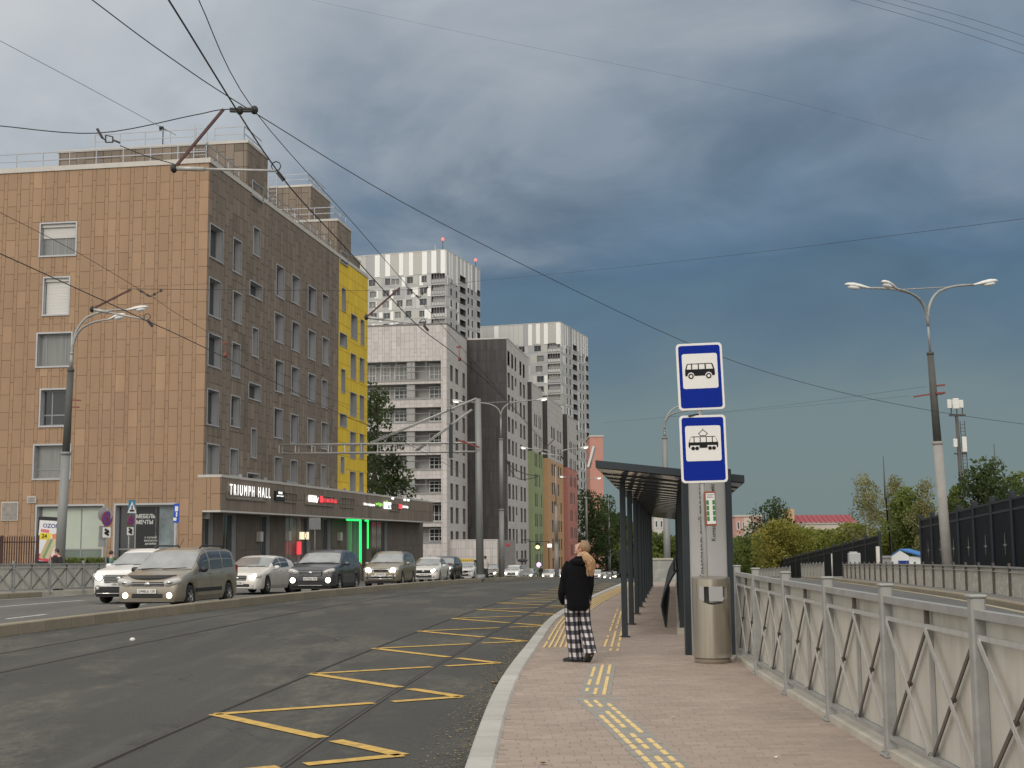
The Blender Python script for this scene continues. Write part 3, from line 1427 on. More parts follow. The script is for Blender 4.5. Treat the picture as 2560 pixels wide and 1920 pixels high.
Rw = zr(BF.R, W1, 2.304, 0, 300) + zr(BF.R, W2, 2.304, 0, 760)
Yw = zr(BF.R, Y1, 2.304, 0, 300) + zr(BF.R, Y2, 2.304, 0, 760)
CAN_T = BF.R(546, 1192, 1.0)[1]
CAN_B = BF.R(546, 1275, 1.0)[1]
A_CAN = BF.R(1082, 1258, 1.0)[0]
A_GF = BF.R(1057, 1330, -.3)[0]

# body walls
b = MB()
b.cur = 0
wall(b, LEFT, 0, 26, Z0, HZ, Lholes)
b.cur = 1
wall(b, RIGHT, 0, A_YEL, CAN_B, HZ, Rw)
b.cur = 2
wall(b, RIGHT, A_YEL, A_END, CAN_B, HZ, Yw)
b.cur = 1
b.quad((A_END, 0, Z0), (A_END, 24, Z0), (A_END, 24, HZ), (A_END, 0, HZ))
b.quad((0, 26, Z0), (A_END, 26, Z0), (A_END, 26, HZ), (0, 26, HZ))
b.quad((0, 0, HZ - .02), (A_END, 0, HZ - .02), (A_END, 26, HZ - .02), (0, 26, HZ - .02))
b.build('wall', [TANJ, BRNJ, YELJ], brown)
# coping
b = MB()
fbox(b, LEFT, -.1, 26, HZ, HZ + .28, -.4, .10)
fbox(b, RIGHT, -.09, A_END, HZ + .01, HZ + .27, -.4, .08)
b.build('coping', COPE, brown)

# cladding panels: wide and narrow columns, the narrow ones half a row down
rng = random.Random(11)
ROW = .985
cand = []
a = .0
cols = []
while a < 26:
    wd = rng.choice([.50, .58, .62, .55])
    cols.append((a, a + wd, 0))
    a += wd
    nw = .215
    cols.append((a, a + nw, 1))
    a += nw
for (c0, c1, nar) in cols:
    k = -4
    ph = rng.choice([.30, .55, .68]) if nar else 0
    while True:
        z1 = HZ - (k + ph) * ROW
        z0_ = z1 - ROW
        k += 1
        if z1 < Z0:
            break
        if z0_ > HZ:
            continue
        r_ = (c0, c1, max(z0_, Z0), min(z1, HZ))
        for p in cut_rects(r_, Lholes):
            t = rng.gauss(0, .025)
            if not nar and rng.random() < .11:
                t = .12 + rng.uniform(-.04, .05)
            if nar:
                t -= .015
            cand.append((p, t, nar))
vis = BF.L(0, 800)[0]
cand.sort(key=lambda c: (c[0][1] > vis + .5, c[0][3] < .5, c[2], -(c[0][1] - c[0][0]) * (c[0][3] - c[0][2]), c[0][0]))
st = MB()
g = .009
for i, ((a0, a1, z0_, z1), t, nar) in enumerate(cand):
    dd = .035 + rng.uniform(-.004, .004)
    if i < 300:
        b = MB()
        fbox(b, LEFT, a0 + g, a1 - g, z0_ + g, z1 - g, .0, dd)
        b.tint = [t] * 6
        b.build('cladding_panel', TAN, brown)
    else:
        st.t = t
        fbox(st, LEFT, a0 + g, a1 - g, z0_ + g, z1 - g, .0, dd)
tag(st.build('cladding_panels', TAN, brown), kind='stuff')


def clad(par, f, a0, a1, z0_, z1, holes, m, row, widths, rng, tsd=.06, name='cladding_panels', gap=.014, dk=.0, zref=None):
    st = MB()
    a = a0
    j = 0
    while a < a1:
        wd = rng.choice(widths)
        k = 0
        top = z1 if zref is None else zref
        ph = rng.choice([0, .5]) if dk else 0
        zz = top + ph * row
        while zz > z0_:
            r_ = (a, min(a + wd, a1), max(zz - row, z0_), min(zz, z1))
            if r_[3] - r_[2] > .05 and r_[1] - r_[0] > .05:
                for p in cut_rects(r_, holes):
                    st.t = rng.gauss(0, tsd)
                    if rng.random() < .08:
                        st.t += rng.choice([-.16, .14]) * tsd / .06
                    fbox(st, f, p[0] + gap, p[1] - gap, p[2] + gap, p[3] - gap, 0, .034)
            zz -= row
        a += wd
        j += 1
    return tag(st.build(name, m, par), kind='stuff')


clad(brown, RIGHT, 0, A_YEL, CAN_T, HZ, Rw, BRN, .985, [.55, .6, .58, .22], rng, .07, dk=1)
clad(brown, RIGHT, A_YEL, A_END, CAN_T, HZ, Yw, YEL, .985, [1.2, 1.2, .6], rng, .03)

# windows of the end wall
styles = [('blind', [('h', .56), ('v', .33), ('v', .72)], GLASS_L), ('blind', [('h', .0)], GLASS), ('plain', [('v', .22), ('v', .80)], GLASS_L), ('plain', [('v', .68), ('h', .3)], GLASS), ('plain', [('v', .30), ('h', .28)], GLASS_L)]
for h, (sty, sp, gl) in zip(lw, styles):
    window(brown, LEFT, h, .30, sty, FRAMEG, LINING, gl, trim=.09, proud=.07, split=sp)
for h in Rw:
    wide = h[1] - h[0] > 1.5
    window(brown, RIGHT, h, .40, 'plain', FRAMEG, LINING, rng.choice([GLASS, GLASS, GLASS_L]), trim=.07, proud=.06, split=[('v', .5)] if wide else [('h', .3)])
for h in Yw:
    window(brown, RIGHT, h, .50, 'plain', FRAMEG, LINING, GLASS, trim=.05, proud=.05, split=[('h', .3)])
# ground floor shopfronts in the end wall
for i, h in enumerate(shop):
    w = window(brown, LEFT, h, .35, 'plain', FRAMEG, LINING, GLASS_G if i == 0 else GLASS, trim=.10, proud=.06, split=[('v', .36), ('v', .70), ('h', .40)])
    if i == 0:
        b = MB()
        fbox(b, LEFT, h[0] + .1, h[1] - .15, h[2] + (h[3] - h[2]) * .41, h[3] - .1, -.30, -.285)
        b.build('paper_blind', mat('pale_green_blind', (.42, .47, .40), .7, var=.06), w)
    else:
        b = MB()
        am, bm = h[0] + (h[1] - h[0]) * .31, h[0] + (h[1] - h[0]) * .69
        zs = h[2] + (h[3] - h[2]) * .41
        fbox(b, LEFT, am, bm, zs, h[3] - .1, -.30, -.285)
        b.build('poster', mat('black_poster', (.010, .012, .013), .4), w)
        b = MB()
        fbox(b, LEFT, h[0] + .1, am - .05, zs, h[3] - .1, -.30, -.285)
        b.build('poster', mat('grey_photo_poster', (.16, .20, .21), .4, var=.6, scale=1.1), w)
        PW = mat('poster_white', (.62, .62, .60), .6)

        def fm(a_, z_, d_=-.28):
            return face_matrix(LEFT(a_, z_, d_), (0, -1, 0), (0, 0, 1))
        text('МЕБЕЛЬ', .30, PW, w, fm(bm - .55, h[3] - .62), 'lettering', sx=.9, bold=.006)
        text('МЕЧТЫ', .30, PW, w, fm(bm - .50, h[3] - .94), 'lettering', sx=.9, bold=.006)
        text('с кухней\nвысокого\nдизайна', .17, PW, w, fm(am + .42, zs + .42), 'lettering')
# small wall plates
for (x0, x1, y0, y1, m_, nm) in ((6, 48, 1255, 1302, 'plaque_metal', 'wall_plaque'), (70, 92, 1241, 1258, 'vent_metal', 'vent_grille')):
    (r_,) = zr(BF.L, [(x0, x1, y0, y1)])
    b = MB()
    fbox(b, LEFT, r_[0], r_[1], r_[2], r_[3], .03, .10)
    b.cur = 1
    fbox(b, LEFT, r_[0] + .05, r_[1] - .05, r_[2] + .05, r_[3] - .05, .10, .115)
    b.build(nm, [COPE, mat(m_, (.26, .24, .22), .6, var=.3, scale=4)], brown)

# ground floor under the canopy
GFW = mat('ground_floor_stone', (.13, .108, .088), .8, var=.12, scale=.8)
gl_px = [(40, 112), (195, 312), (520, 605), (735, 870), (885, 955), (1055, 1130), (1265, 1385), (1480, 1620)]
gh = []
for (x0, x1) in gl_px:
    a0 = BF.R(x0 / 3.456 + 500, 1320, -.3)[0]
    a1 = BF.R(x1 / 3.456 + 500, 1320, -.3)[0]
    gh.append((a0, a1, -2.6, CAN_B - .12))
GF = Fac('R', .3)
b = MB()
wall(b, GF, 0.0, A_GF, Z0, CAN_B + .1, gh)
b.quad((A_GF, .3, Z0), (A_GF, 14, Z0), (A_GF, 14, CAN_B), (A_GF, .3, CAN_B))
b.build('ground_floor_wall', GFW, brown)
clad(brown, GF, 0, A_GF, Z0, CAN_B, gh, GFW, 1.1, [1.1, 1.1, .8], rng, .05, 'stone_slabs', gap=.012)
for i, h in enumerate(gh):
    window(brown, GF, h, .30, 'plain', FRAMEG, LINING, GLASS_L if i in (3, 6) else GLASS, trim=0, proud=.0, split=[('v', .5), ('h', .42)])
# canopy
b = MB()
b.box(0.0, A_CAN, -1.0, .35, CAN_B, CAN_T)
b.box(A_END - .5, A_CAN, .35, 14, CAN_B, CAN_T)
b.build('canopy', BRNJ, brown)
CF = Fac('R', -1.0)
clad(brown, CF, 0, A_CAN, CAN_B, CAN_T, [], BRN, (CAN_T - CAN_B) / 2, [1.15, 1.15, .6], rng, .05)
st = MB()
for (a0, a1, k0, k1) in ((-1.0, -.45, 0, .5), (-1.0, -.45, .5, 1), (-.45, -.22, 0, .38), (-.45, -.22, .38, 1), (-.22, .35, 0, .5), (-.22, .35, .5, 1)):
    fbox(st, LEFT, a0 + .01, a1 - .01, CAN_B + (CAN_T - CAN_B) * k0 + .01, CAN_B + (CAN_T - CAN_B) * k1 - .01, 0, .035)
st.build('cladding_panels', TAN, brown)
b = MB()
fbox(b, CF, -.05, A_CAN + .05, CAN_T, CAN_T + .14, -1.3, .06)
fbox(b, CF, -.05, A_CAN + .05, CAN_B - .10, CAN_B, -1.0, .045)
b.build('canopy_coping', COPE, brown)
for k in range(12):
    b = MB()
    fbox(b, CF, 3 + 4.2 * k, 3.2 + 4.2 * k, CAN_T + .14, CAN_T + .30, -.1, .05)
    b.build('spotlight', RAILM, brown)

# roof houses
PF = lambda x, px, py: BF.L(px, py, x)


def roof_box(par, x0, x1, y0, y1, z1, name='stair_tower', left_m=BRN):
    b = MB()
    b.box(x0, x1, y0, y1, HZ - .5, z1)
    o = b.build(name, BRNJ, par)
    clad(o, Fac('L', x0), y0, y1, HZ, z1, [], BRN, .985, [.55, .6, .22], rng, .07, dk=1)
    clad(o, Fac('R', y0), x0, x1, HZ, z1, [], BRN, .985, [.55, .6, .22], rng, .07, dk=1)
    b = MB()
    b.box(x0 - .08, x1 + .08, y0 - .08, y1 + .08, z1, z1 + .18)
    b.build('coping', COPE, o)
    return o


def railing(par, pts, h=1.0, step=1.6, r_=.03, base=0.0):
    b = MB()
    for k in range(len(pts) - 1):
        A, B = Vector(pts[k]), Vector(pts[k + 1])
        n = max(1, round((B - A).length / step))
        for zz in (h, h * .55):
            b.bar(A + Vector((0, 0, zz)), B + Vector((0, 0, zz)), r_ * 1.6, r_ * 1.6)
        for j in range(n + 1):
            q = A + (B - A) * j / n
            b.bar(q, q + Vector((0, 0, h)), r_ * 1.5, r_ * 1.5)
    return b.build('roof_railing', RAILM, par)


x1a = BF.R(616, 450)[0]
x1b = BF.R(667, 450)[0]
z1p = BF.R(616, 356)[1]
y1e = BF.L(148, 376, x1a)[0]
t1 = roof_box(brown, x1a, x1b, -.02, y1e, z1p)
(h4,) = zr(BF.R, [(1447, 1510, 350, 430)], 2.304, 0, 300)
window(t1, Fac('R', -.06), h4, .05, 'plain', FRAMEG, LINING, GLASS, trim=.06, proud=.05, split=[('v', .5)])
x2 = BF.R(842, 600)[0]
x2b = BF.R(876, 600)[0]
z2p = BF.R(842, 552)[1]
t2 = roof_box(brown, x2, x2b, -.02, 12, z2p)
(h5,) = zr(BF.R, [(1957, 1998, 752, 815)], 2.304, 0, 300)
window(t2, Fac('R', -.06), h5, .05, 'plain', FRAMEG, LINING, GLASS, trim=.06, proud=.05, split=[('v', .5)])
# the middle tower stands back from the street
Om = BF.O + BF.V * 4
x3 = plane_hit(Om, BF.U, 777, 500)[0]
x3b = plane_hit(Om, BF.U, 825, 520)[0]
z3p = plane_hit(Om, BF.U, 777, 466)[1]
t3 = roof_box(brown, x3, x3b, 4, 14, z3p)
x4 = BF.R(880, 640)[0]
x4b = BF.R(918, 660)[0]
z4p = BF.R(880, 628)[1]
t4 = roof_box(brown, x4, x4b - .1, .6, 9, z4p)
b = MB()
b.box(x3 - 6, x3 - 1, 2, 8, HZ - .5, HZ + 1.2)
b.build('roof_hatch', COPE, brown)
railing(brown, [(.4, 25, HZ + .25), (.4, .4, HZ + .25), (x1a - .2, .4, HZ + .25)])
railing(brown, [(x1b + .3, .4, HZ + .25), (x2 - .2, .4, HZ + .25)])
railing(t1, [(x1a + .3, y1e - 2.2, z1p + .15), (x1a + .3, 3.4, z1p + .15)])
railing(t1, [(x1a + .3, 2.2, z1p + .15), (x1a + .3, .3, z1p + .15), (x1b - .3, .3, z1p + .15)])
railing(t2, [(x2 + .3, 8, z2p + .15), (x2 + .3, .3, z2p + .15), (x2b - .3, .3, z2p + .15)])
railing(t3, [(x3 + .3, 10, z3p + .15), (x3 + .3, 8, z3p + .15)])
railing(t3, [(x3 + .3, 6.4, z3p + .15), (x3 + .3, 4.3, z3p + .15), (x3b - .3, 4.3, z3p + .15)])


def ladder(par, x, y, z0_, z1, wd=.55):
    b = MB()
    for s in (0, wd):
        b.bar((x, y + s, z0_), (x, y + s, z1), .05, .05)
    zz = z0_ + .3
    while zz < z1:
        b.bar((x, y, zz), (x, y + wd, zz), .03, .03)
        zz += .33
    return b.build('roof_ladder', RAILM, par)


ladder(t1, x1a - .18, 2.5, HZ, z1p + 1.2, .8)
ladder(t3, x3 - .18, 6.8, HZ, z3p + 1.1, .7)
ant = thing('roof_antenna', 'thin dark antenna standing on the roof of the brown office building', 'antenna', tuple(P(407, 355, 79)))
b = MB()
b.tube([(0, 0, -.6), (0, 0, 1.0)], .035, 6)
b.bar((-.25, 0, .75), (.25, 0, .75), .06)
b.bar((0, -.2, .9), (0, .2, .9), .05)
b.ellipsoid((-.15, 0, .9), .12, .1, .12, 8, 5)
b.build('mast', DARKM, ant)


# ---- signs on the canopy
def emis(name, c, s):
    return mat('lit_' + name, tuple(min(1, k * .8) for k in c), .4, emit=c, es=s, var=0)


LW = emis('white', (1.0, .99, .96), 1.25)
LRED = emis('red', (.95, .06, .08), .9)
LGRN = emis('green', (.02, .95, .16), 1.6)
LLIME = emis('lime', (.35, .95, .12), 1.1)
SIGNB = mat('sign_board_black', (.012, .012, .014), .4)
SIGNF = mat('sign_frame', (.26, .235, .20), .5, .3)
GREYT = mat('sign_grey_letters', (.36, .35, .33), .5)


def cpx(x, y, d=1.0):
    return BF.R(x / 3.456 + 500, y / 3.456 + 1150, d)


def ctext(par, s, x0, x1, y0, y1, m, d=.12, **kw):
    """lettering that fills a box of the canopy front"""
    a0, zt = cpx(x0, y0)
    a1, _ = cpx(x1, y0)
    _, zb = cpx(x0, y1)
    me = text_mesh(s, 1.0, m, 'lettering', ext=.008, **kw)
    vx = [v.co.x for v in me.vertices]
    vy = [v.co.y for v in me.vertices]
    sx, sy = (a1 - a0) / (max(vx) - min(vx)), (zt - zb) / (max(vy) - min(vy))
    for v in me.vertices:
        v.co.x = (v.co.x - min(vx)) * sx
        v.co.y = (v.co.y - min(vy)) * sy
    o = bpy.data.objects.new('lettering', me)
    COL.objects.link(o)
    o.parent = par
    o.matrix_local = face_matrix(CF(a0, zb, d), (1, 0, 0), (0, 0, 1))
    return o


def cbox(b, x0, x1, y0, y1, d0, d1):
    a0, zt = cpx(x0, y0)
    a1, _ = cpx(x1, y0)
    _, zb = cpx(x0, y1)
    fbox(b, CF, a0, a1, zb, zt, d0, d1)
    return a0, a1, zb, zt


def sign_frame(par, x0, x1, y0, y1, bars=0):
    a0, zt = cpx(x0, y0)
    a1, _ = cpx(x1, y0)
    _, zb = cpx(x0, y1)
    b = MB()
    t = .06
    fbox(b, CF, a0, a1, zb, zb + t, .05, .12)
    fbox(b, CF, a0, a1, zt - t, zt, .05, .12)
    n = bars + 2
    for k in range(n):
        c = a0 + (a1 - a0) * k / (n - 1)
        fbox(b, CF, c - t / 2, c + t / 2, zb + t, zt - t, .05, .115)
    return b.build('sign_frame', SIGNF, par)


s1 = bpy.data.objects.new('shop_sign', None)
COL.objects.link(s1)
s1.parent = brown
s1['label'] = 'lit white letters of the hall on the canopy'
ctext(s1, 'T R I U M P H   H A L L', 238, 590, 206, 300, LW, .14)
ctext(s1, 'салон высокого дизайна', 275, 530, 312, 338, GREYT, .10)
sign_frame(s1, 222, 570, 270, 335, 0)
s2 = bpy.data.objects.new('shop_sign', None)
COL.objects.link(s2)
s2.parent = brown
b = MB()
r_ = cbox(b, 634, 712, 266, 346, .06, .16)
b.build('sign_board', SIGNB, s2)
ctext(s2, '88', 656, 690, 272, 294, LW, .165)
ctext(s2, 'десерт', 642, 702, 304, 316, LW, .165)
sign_frame(s2, 716, 828, 275, 365, 3)
s3 = bpy.data.objects.new('shop_sign', None)
COL.objects.link(s3)
s3.parent = brown
sign_frame(s3, 900, 1150, 290, 385, 0)
b = MB()
cbox(b, 922, 985, 304, 360, .12, .2)
b.build('sign_board', LW, s3)
ctext(s3, 'Т', 938, 960, 316, 348, SIGNB, .205)
ctext(s3, 'у', 985, 1005, 320, 370, LW, .16)
b = MB()
cbox(b, 1020, 1042, 312, 366, .12, .18)
b.build('sign_board', LRED, s3)
ctext(s3, 'КОФЕЙНЯ', 1040, 1160, 322, 366, LRED, .16)
sign_frame(s3, 1205, 1325, 318, 408, 4)
s4 = bpy.data.objects.new('shop_sign', None)
COL.objects.link(s4)
s4.parent = brown
ctext(s4, 'Мегафарм', 1398, 1495, 368, 396, LW, .16)
ctext(s4, 'vip', 1500, 1558, 362, 400, LLIME, .16)
b = MB()
cbox(b, 1575, 1632, 362, 420, .12, .2)
b.build('sign_board', LW, s4)
ctext(s4, 'apт', 1600, 1634, 386, 424, mat('letter_blue', (.03, .08, .35), .4), .21)
ctext(s4, '+', 1580, 1606, 350, 378, LLIME, .22)
b = MB()
cbox(b, 1706, 1726, 382, 420, .12, .2)
b.build('sign_board', LRED, s4)
ctext(s4, 'салон', 1726, 1782, 392, 412, LW, .16)
sign_frame(s4, 1640, 1720, 372, 440, 4)
# the light wall sign by a doorway
s5 = bpy.data.objects.new('lit_wall_sign', None)
COL.objects.link(s5)
s5.parent = brown
a0, zt = BF.R(872 / 3.456 + 500, 622 / 3.456 + 1150, .1)
a1, _ = BF.R(935 / 3.456 + 500, 622 / 3.456 + 1150, .1)
_, zb = BF.R(872 / 3.456 + 500, 686 / 3.456 + 1150, .1)
b = MB()
fbox(b, GF, a0, a1, zb, zt, .30, .45)
b.build('sign_board', emis('cream', (1.0, .88, .58), .9), s5)
b = MB()
for k in range(10):
    t = 6.283 * k / 10
    c = ((a0 + a1) / 2 + .22 * math.cos(t), (zb + zt) / 2 + .22 * math.sin(t))
    fbox(b, GF, c[0] - .05, c[0] + .05, c[1] - .05, c[1] + .05, .45, .465)
b.build('emblem', mat('emblem_brown', (.25, .16, .06), .5), s5)
b = MB()
fbox(b, GF, a0 + .2, a0 + .9, zb - 1.0, zb - .15, .05, .15)
b.build('sign_board', LRED, s5)
# green neon round a doorway
b = MB()


def npt(x, y, d=.15):
    a_, z_ = BF.R(x / 3.456 + 500, y / 3.456 + 1150, -.3 + d)
    return GF(a_, z_, d)


b.tube([npt(1386, 474), npt(1386, 900)], .085, 8)
b.build('neon_tube', LGRN, brown)
b = MB()
b.tube([npt(1450, 484), npt(1450, 765)], .06, 8)
b.build('neon_tube', LGRN, brown)
for (x0, x1, y_) in ((1268, 1390, 470), (1428, 1454, 482)):
    a0, z0_ = cpx(x0, y_, .9)
    a1, z1_ = cpx(x1, y_ + 4, .9)
    b = MB()
    b.tube([CF(a0, min(z0_, CAN_B - .18), -.1), CF(a1, min(z1_, CAN_B - .18), -.1)], .06, 8)
    b.build('neon_tube', LGRN, brown)
for (x, y) in ((28, 462), (495, 662), (1190, 660), (742, 655)):
    a_, z_ = BF.R(x / 3.456 + 500, y / 3.456 + 1150, -.3)
    b = MB()
    fbox(b, GF, a_ - .25, a_ + .25, z_ - .3, z_ + .3, .04, .3)
    b.build('air_conditioner', COPE, brown)
for (x, y) in ((1640, 332), (1745, 345), (1775, 348)):
    a_, z_ = cpx(x, y, 1.0)
    b = MB()
    b.ellipsoid(CF(a_, z_, .25), .13, .13, .10, 8, 6)
    b.build('lamp', LW, brown)

# ================================================================== pale apartment block with loggias
PALE = mat('pale_cladding', (.53, .50, .48), .8, var=.05, scale=.4)
PALEJ = mat('pale_joint', (.30, .28, .26), .9)
DKC = mat('dark_corrugated', (.060, .055, .055), .7, var=.25, scale=1.0, stretch=(3, 3, .2))
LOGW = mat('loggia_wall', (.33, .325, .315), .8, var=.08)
B2 = Frame(1117.5, 165)
HZ2 = B2.L(1117.5, 811)[1]
apt = B2.root('apartment_block', 'pale apartment block with deep glazed loggias facing the camera, behind the yellow end bay')
ZG2 = -6.0
rows = [(902, 949), (959, 995), (1018, 1054), (1077, 1111), (1137, 1173), (1197, 1233), (1256, 1304), (1317, 1356)]
lrow = []
aR = B2.L(1102.5, 1050)[0]
for (y0, y1) in rows:
    zt, zb = B2.L(1080, y0)[1], B2.L(1080, y1)[1]
    lrow.append((aR, 24, zb, zt))
cols2 = [(778, 800), (823, 847), (885, 906)]
r2 = []
for k in range(9):
    zf = lrow[0][2] + .1 - 3.02 * k
    for (x0, x1) in cols2:
        a0 = B2.R(x0 / 3.456 + 900, 1100)[0]
        a1 = B2.R(x1 / 3.456 + 900, 1100)[0]
        r2.append((a0, a1, zf, zf + 2.0))
A3 = B2.R(1167.5, 1050)[0]
b = MB()
wall(b, LEFT, 0, 24, ZG2, HZ2, lrow)
wall(b, RIGHT, 0, A3, ZG2, HZ2, r2)
b.quad((0, 0, HZ2 - .05), (A3 + 40, 0, HZ2 - .05), (A3 + 40, 24, HZ2 - .05), (0, 24, HZ2 - .05))
b.quad((0, 24, ZG2), (A3, 24, ZG2), (A3, 24, HZ2), (0, 24, HZ2))
b.build('wall', PALEJ, apt)
rng = random.Random(5)
clad(apt, LEFT, 0, 24, ZG2, HZ2, lrow, PALE, 1.0, [.62, .62, .55, .3], rng, .03, gap=.012, dk=1)
clad(apt, RIGHT, 0, A3, ZG2, HZ2, r2, PALE, 1.0, [.62, .62, .3], rng, .03, gap=.012, dk=1)
b = MB()
fbox(b, LEFT, -.05, 24, HZ2, HZ2 + .2, -.4, .08)
fbox(b, RIGHT, -.05, A3, HZ2 + .005, HZ2 + .195, -.4, .07)
b.build('coping', mat('dark_coping', (.16, .15, .15), .6), apt)
for h in r2:
    window(apt, RIGHT, h, .35, 'plain', FRAMEG, mat('brown_reveal', (.16, .15, .145), .7), GLASS, trim=0, proud=.035, split=[('v', .5)])
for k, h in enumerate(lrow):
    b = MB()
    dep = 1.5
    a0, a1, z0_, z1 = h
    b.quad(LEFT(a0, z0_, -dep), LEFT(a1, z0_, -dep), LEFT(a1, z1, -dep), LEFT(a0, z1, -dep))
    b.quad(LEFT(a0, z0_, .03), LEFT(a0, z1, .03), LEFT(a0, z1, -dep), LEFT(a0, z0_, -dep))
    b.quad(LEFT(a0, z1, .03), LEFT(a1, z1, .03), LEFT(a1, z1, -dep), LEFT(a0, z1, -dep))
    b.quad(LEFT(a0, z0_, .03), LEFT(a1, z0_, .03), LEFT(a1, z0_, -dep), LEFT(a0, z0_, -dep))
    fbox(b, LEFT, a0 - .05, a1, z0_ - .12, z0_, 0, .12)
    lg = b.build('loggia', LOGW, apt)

    def lpx(x):
        return B2.L(x / 3.456 + 900, 1100)[0]
    # windows on the back wall
    for (x0, x1, nm) in ((580, 700, 2), (275, 395, 3), (150, 235, 2), (20, 110, 3)):
        wa, wb = sorted((lpx(x0), lpx(x1)))
        zb_ = z0_ + (.05 if k in (0, 1, 4, 6) else .15)
        fl = Fac('L', dep)
        window(lg, Fac('L', dep - .08), (wa, wb, zb_, z1 - .25), .06, 'plain', FRAMEW, FRAMEW, GLASS if k else GLASS_L, trim=.06, proud=.05, split=[('v', .33), ('v', .66), ('h', .38)])
    b = MB()
    wa, wb = sorted((lpx(400), lpx(470)))
    fbox(b, LEFT, wa, wb, z0_, z1, -dep, -.15)
    b.build('partition', LOGW, lg)
    b = MB()
    for zz in (z0_ + 1.05, z0_ + .1):
        fbox(b, LEFT, a0, a1, zz, zz + .05, -.12, -.07)
    if k in (0, 5):
        n = 12
        for j in range(n + 1):
            c = a0 + (a1 - a0) * j / n
            fbox(b, LEFT, c - .03, c + .03, z0_, z1, -.13, -.08)
        fbox(b, LEFT, a0, a1, z1 - .7, z1 - .65, -.12, -.07)
    b.build('balustrade', FRAMEG, lg)

# ---- dark end wall and the long street side behind it
w3 = -B2.L(1268, 1050, A3)[0]
long_ = thing('apartment_block', 'long pale apartment block with a dark windowless end wall', 'building', (B2.O.x, B2.O.y, 0), B2.th)
F3L, F3R = Fac('L', A3), Fac('R', -w3)
A4 = plane_hit(B2.O - B2.V * w3, B2.U, 1320, 1050)[0]


def R3(px, py, d):
    return plane_hit(B2.O - B2.V * d, B2.U, px, py)


HZ3 = HZ2
cols3 = [(1278, 1298), (1312, 1328), (1342, 1354), (1383, 1399), (1412, 1428)]
h3 = []
for k in range(10):
    for j, (x0, x1) in enumerate(cols3):
        a0 = R3(x0 / 3.456 + 900, 1150, w3)[0]
        a1 = R3(x1 / 3.456 + 900, 1150, w3)[0]
        zf = R3(x0 / 3.456 + 900, 980 + 340 / 3.456, w3)[1] + 3.02 * 3 - 3.02 * k if j == 0 else h3[-1][2]
        if j == 0:
            zrow = zf
        h3.append((a0, a1, zrow + (.9 if j == 2 and k % 2 else 0), zrow + 2.0))
b = MB()
b.cur = 1
b.quad(F3L(-w3, ZG2), F3L(.0, ZG2), F3L(.0, HZ3), F3L(-w3, HZ3))
b.cur = 0
wall(b, F3R, A3, A4 + 1, ZG2, HZ3, h3)
b.quad((A3, -w3, HZ3 - .03), (A4 + 1, -w3, HZ3 - .03), (A4 + 1, 0, HZ3 - .03), (A3, 0, HZ3 - .03))
b.quad((A4 + 1, -w3, ZG2), (A4 + 1, 12, ZG2), (A4 + 1, 12, HZ3), (A4 + 1, -w3, HZ3))
b.build('wall', [PALEJ, mat('dark_joint', (.03, .028, .028), .9)], long_)
clad(long_, F3R, A3, A4 + 1, ZG2, HZ3, h3, PALE, 1.0, [.62, .62, .3], rng, .03, gap=.012, dk=1)
clad(long_, F3L, -w3, 0, ZG2, HZ3, [], DKC, 1.5, [.30, .30, .30], rng, .10, gap=.012)
b = MB()
fbox(b, F3L, -w3 - .06, 0, HZ3, HZ3 + .18, -.4, .08)
fbox(b, F3R, A3 - .06, A4 + 1, HZ3 + .005, HZ3 + .2, -.4, .07)
b.build('coping', COPE, long_)
RV3 = mat('brown_reveal', (.16, .15, .145), .7)
for h in h3:
    if h[3] < HZ3 - 4:
        window(long_, F3R, h, .35, 'plain', FRAMEG, RV3, GLASS, trim=0, proud=.035, split=[('v', .5)])
# white single storey base in front
pod = MB()
zp = B2.L(1119, 1352, 1.0)[1]
yp = B2.L(1244, 1400, 1.0)[0]
pod.box(1.0, A3 + 2, yp, -.02, ZG2, zp)
po = pod.build('base_storey', PALEJ, long_)
clad(po, Fac('L', 1.0), yp, -.02, ZG2, zp, [], PALE, 1.0, [.62, .62, .3], rng, .03)
b = MB()
for (x0, x1) in ((790, 900), (975, 1095), (1200, 1250)):
    a0, a1 = sorted((B2.L(x0 / 3.456 + 900, 1420, 1.0)[0], B2.L(x1 / 3.456 + 900, 1420, 1.0)[0]))
    fbox(b, Fac('L', 1.0), a0, a1, ZG2 + .6, zp - 2.4, .0, .06)
b.build('shop_window', GLASS, po)
b = MB()
fbox(b, Fac('L', 1.0), yp - .05, 0, zp, zp + .15, -.3, .06)
b.build('coping', COPE, po)

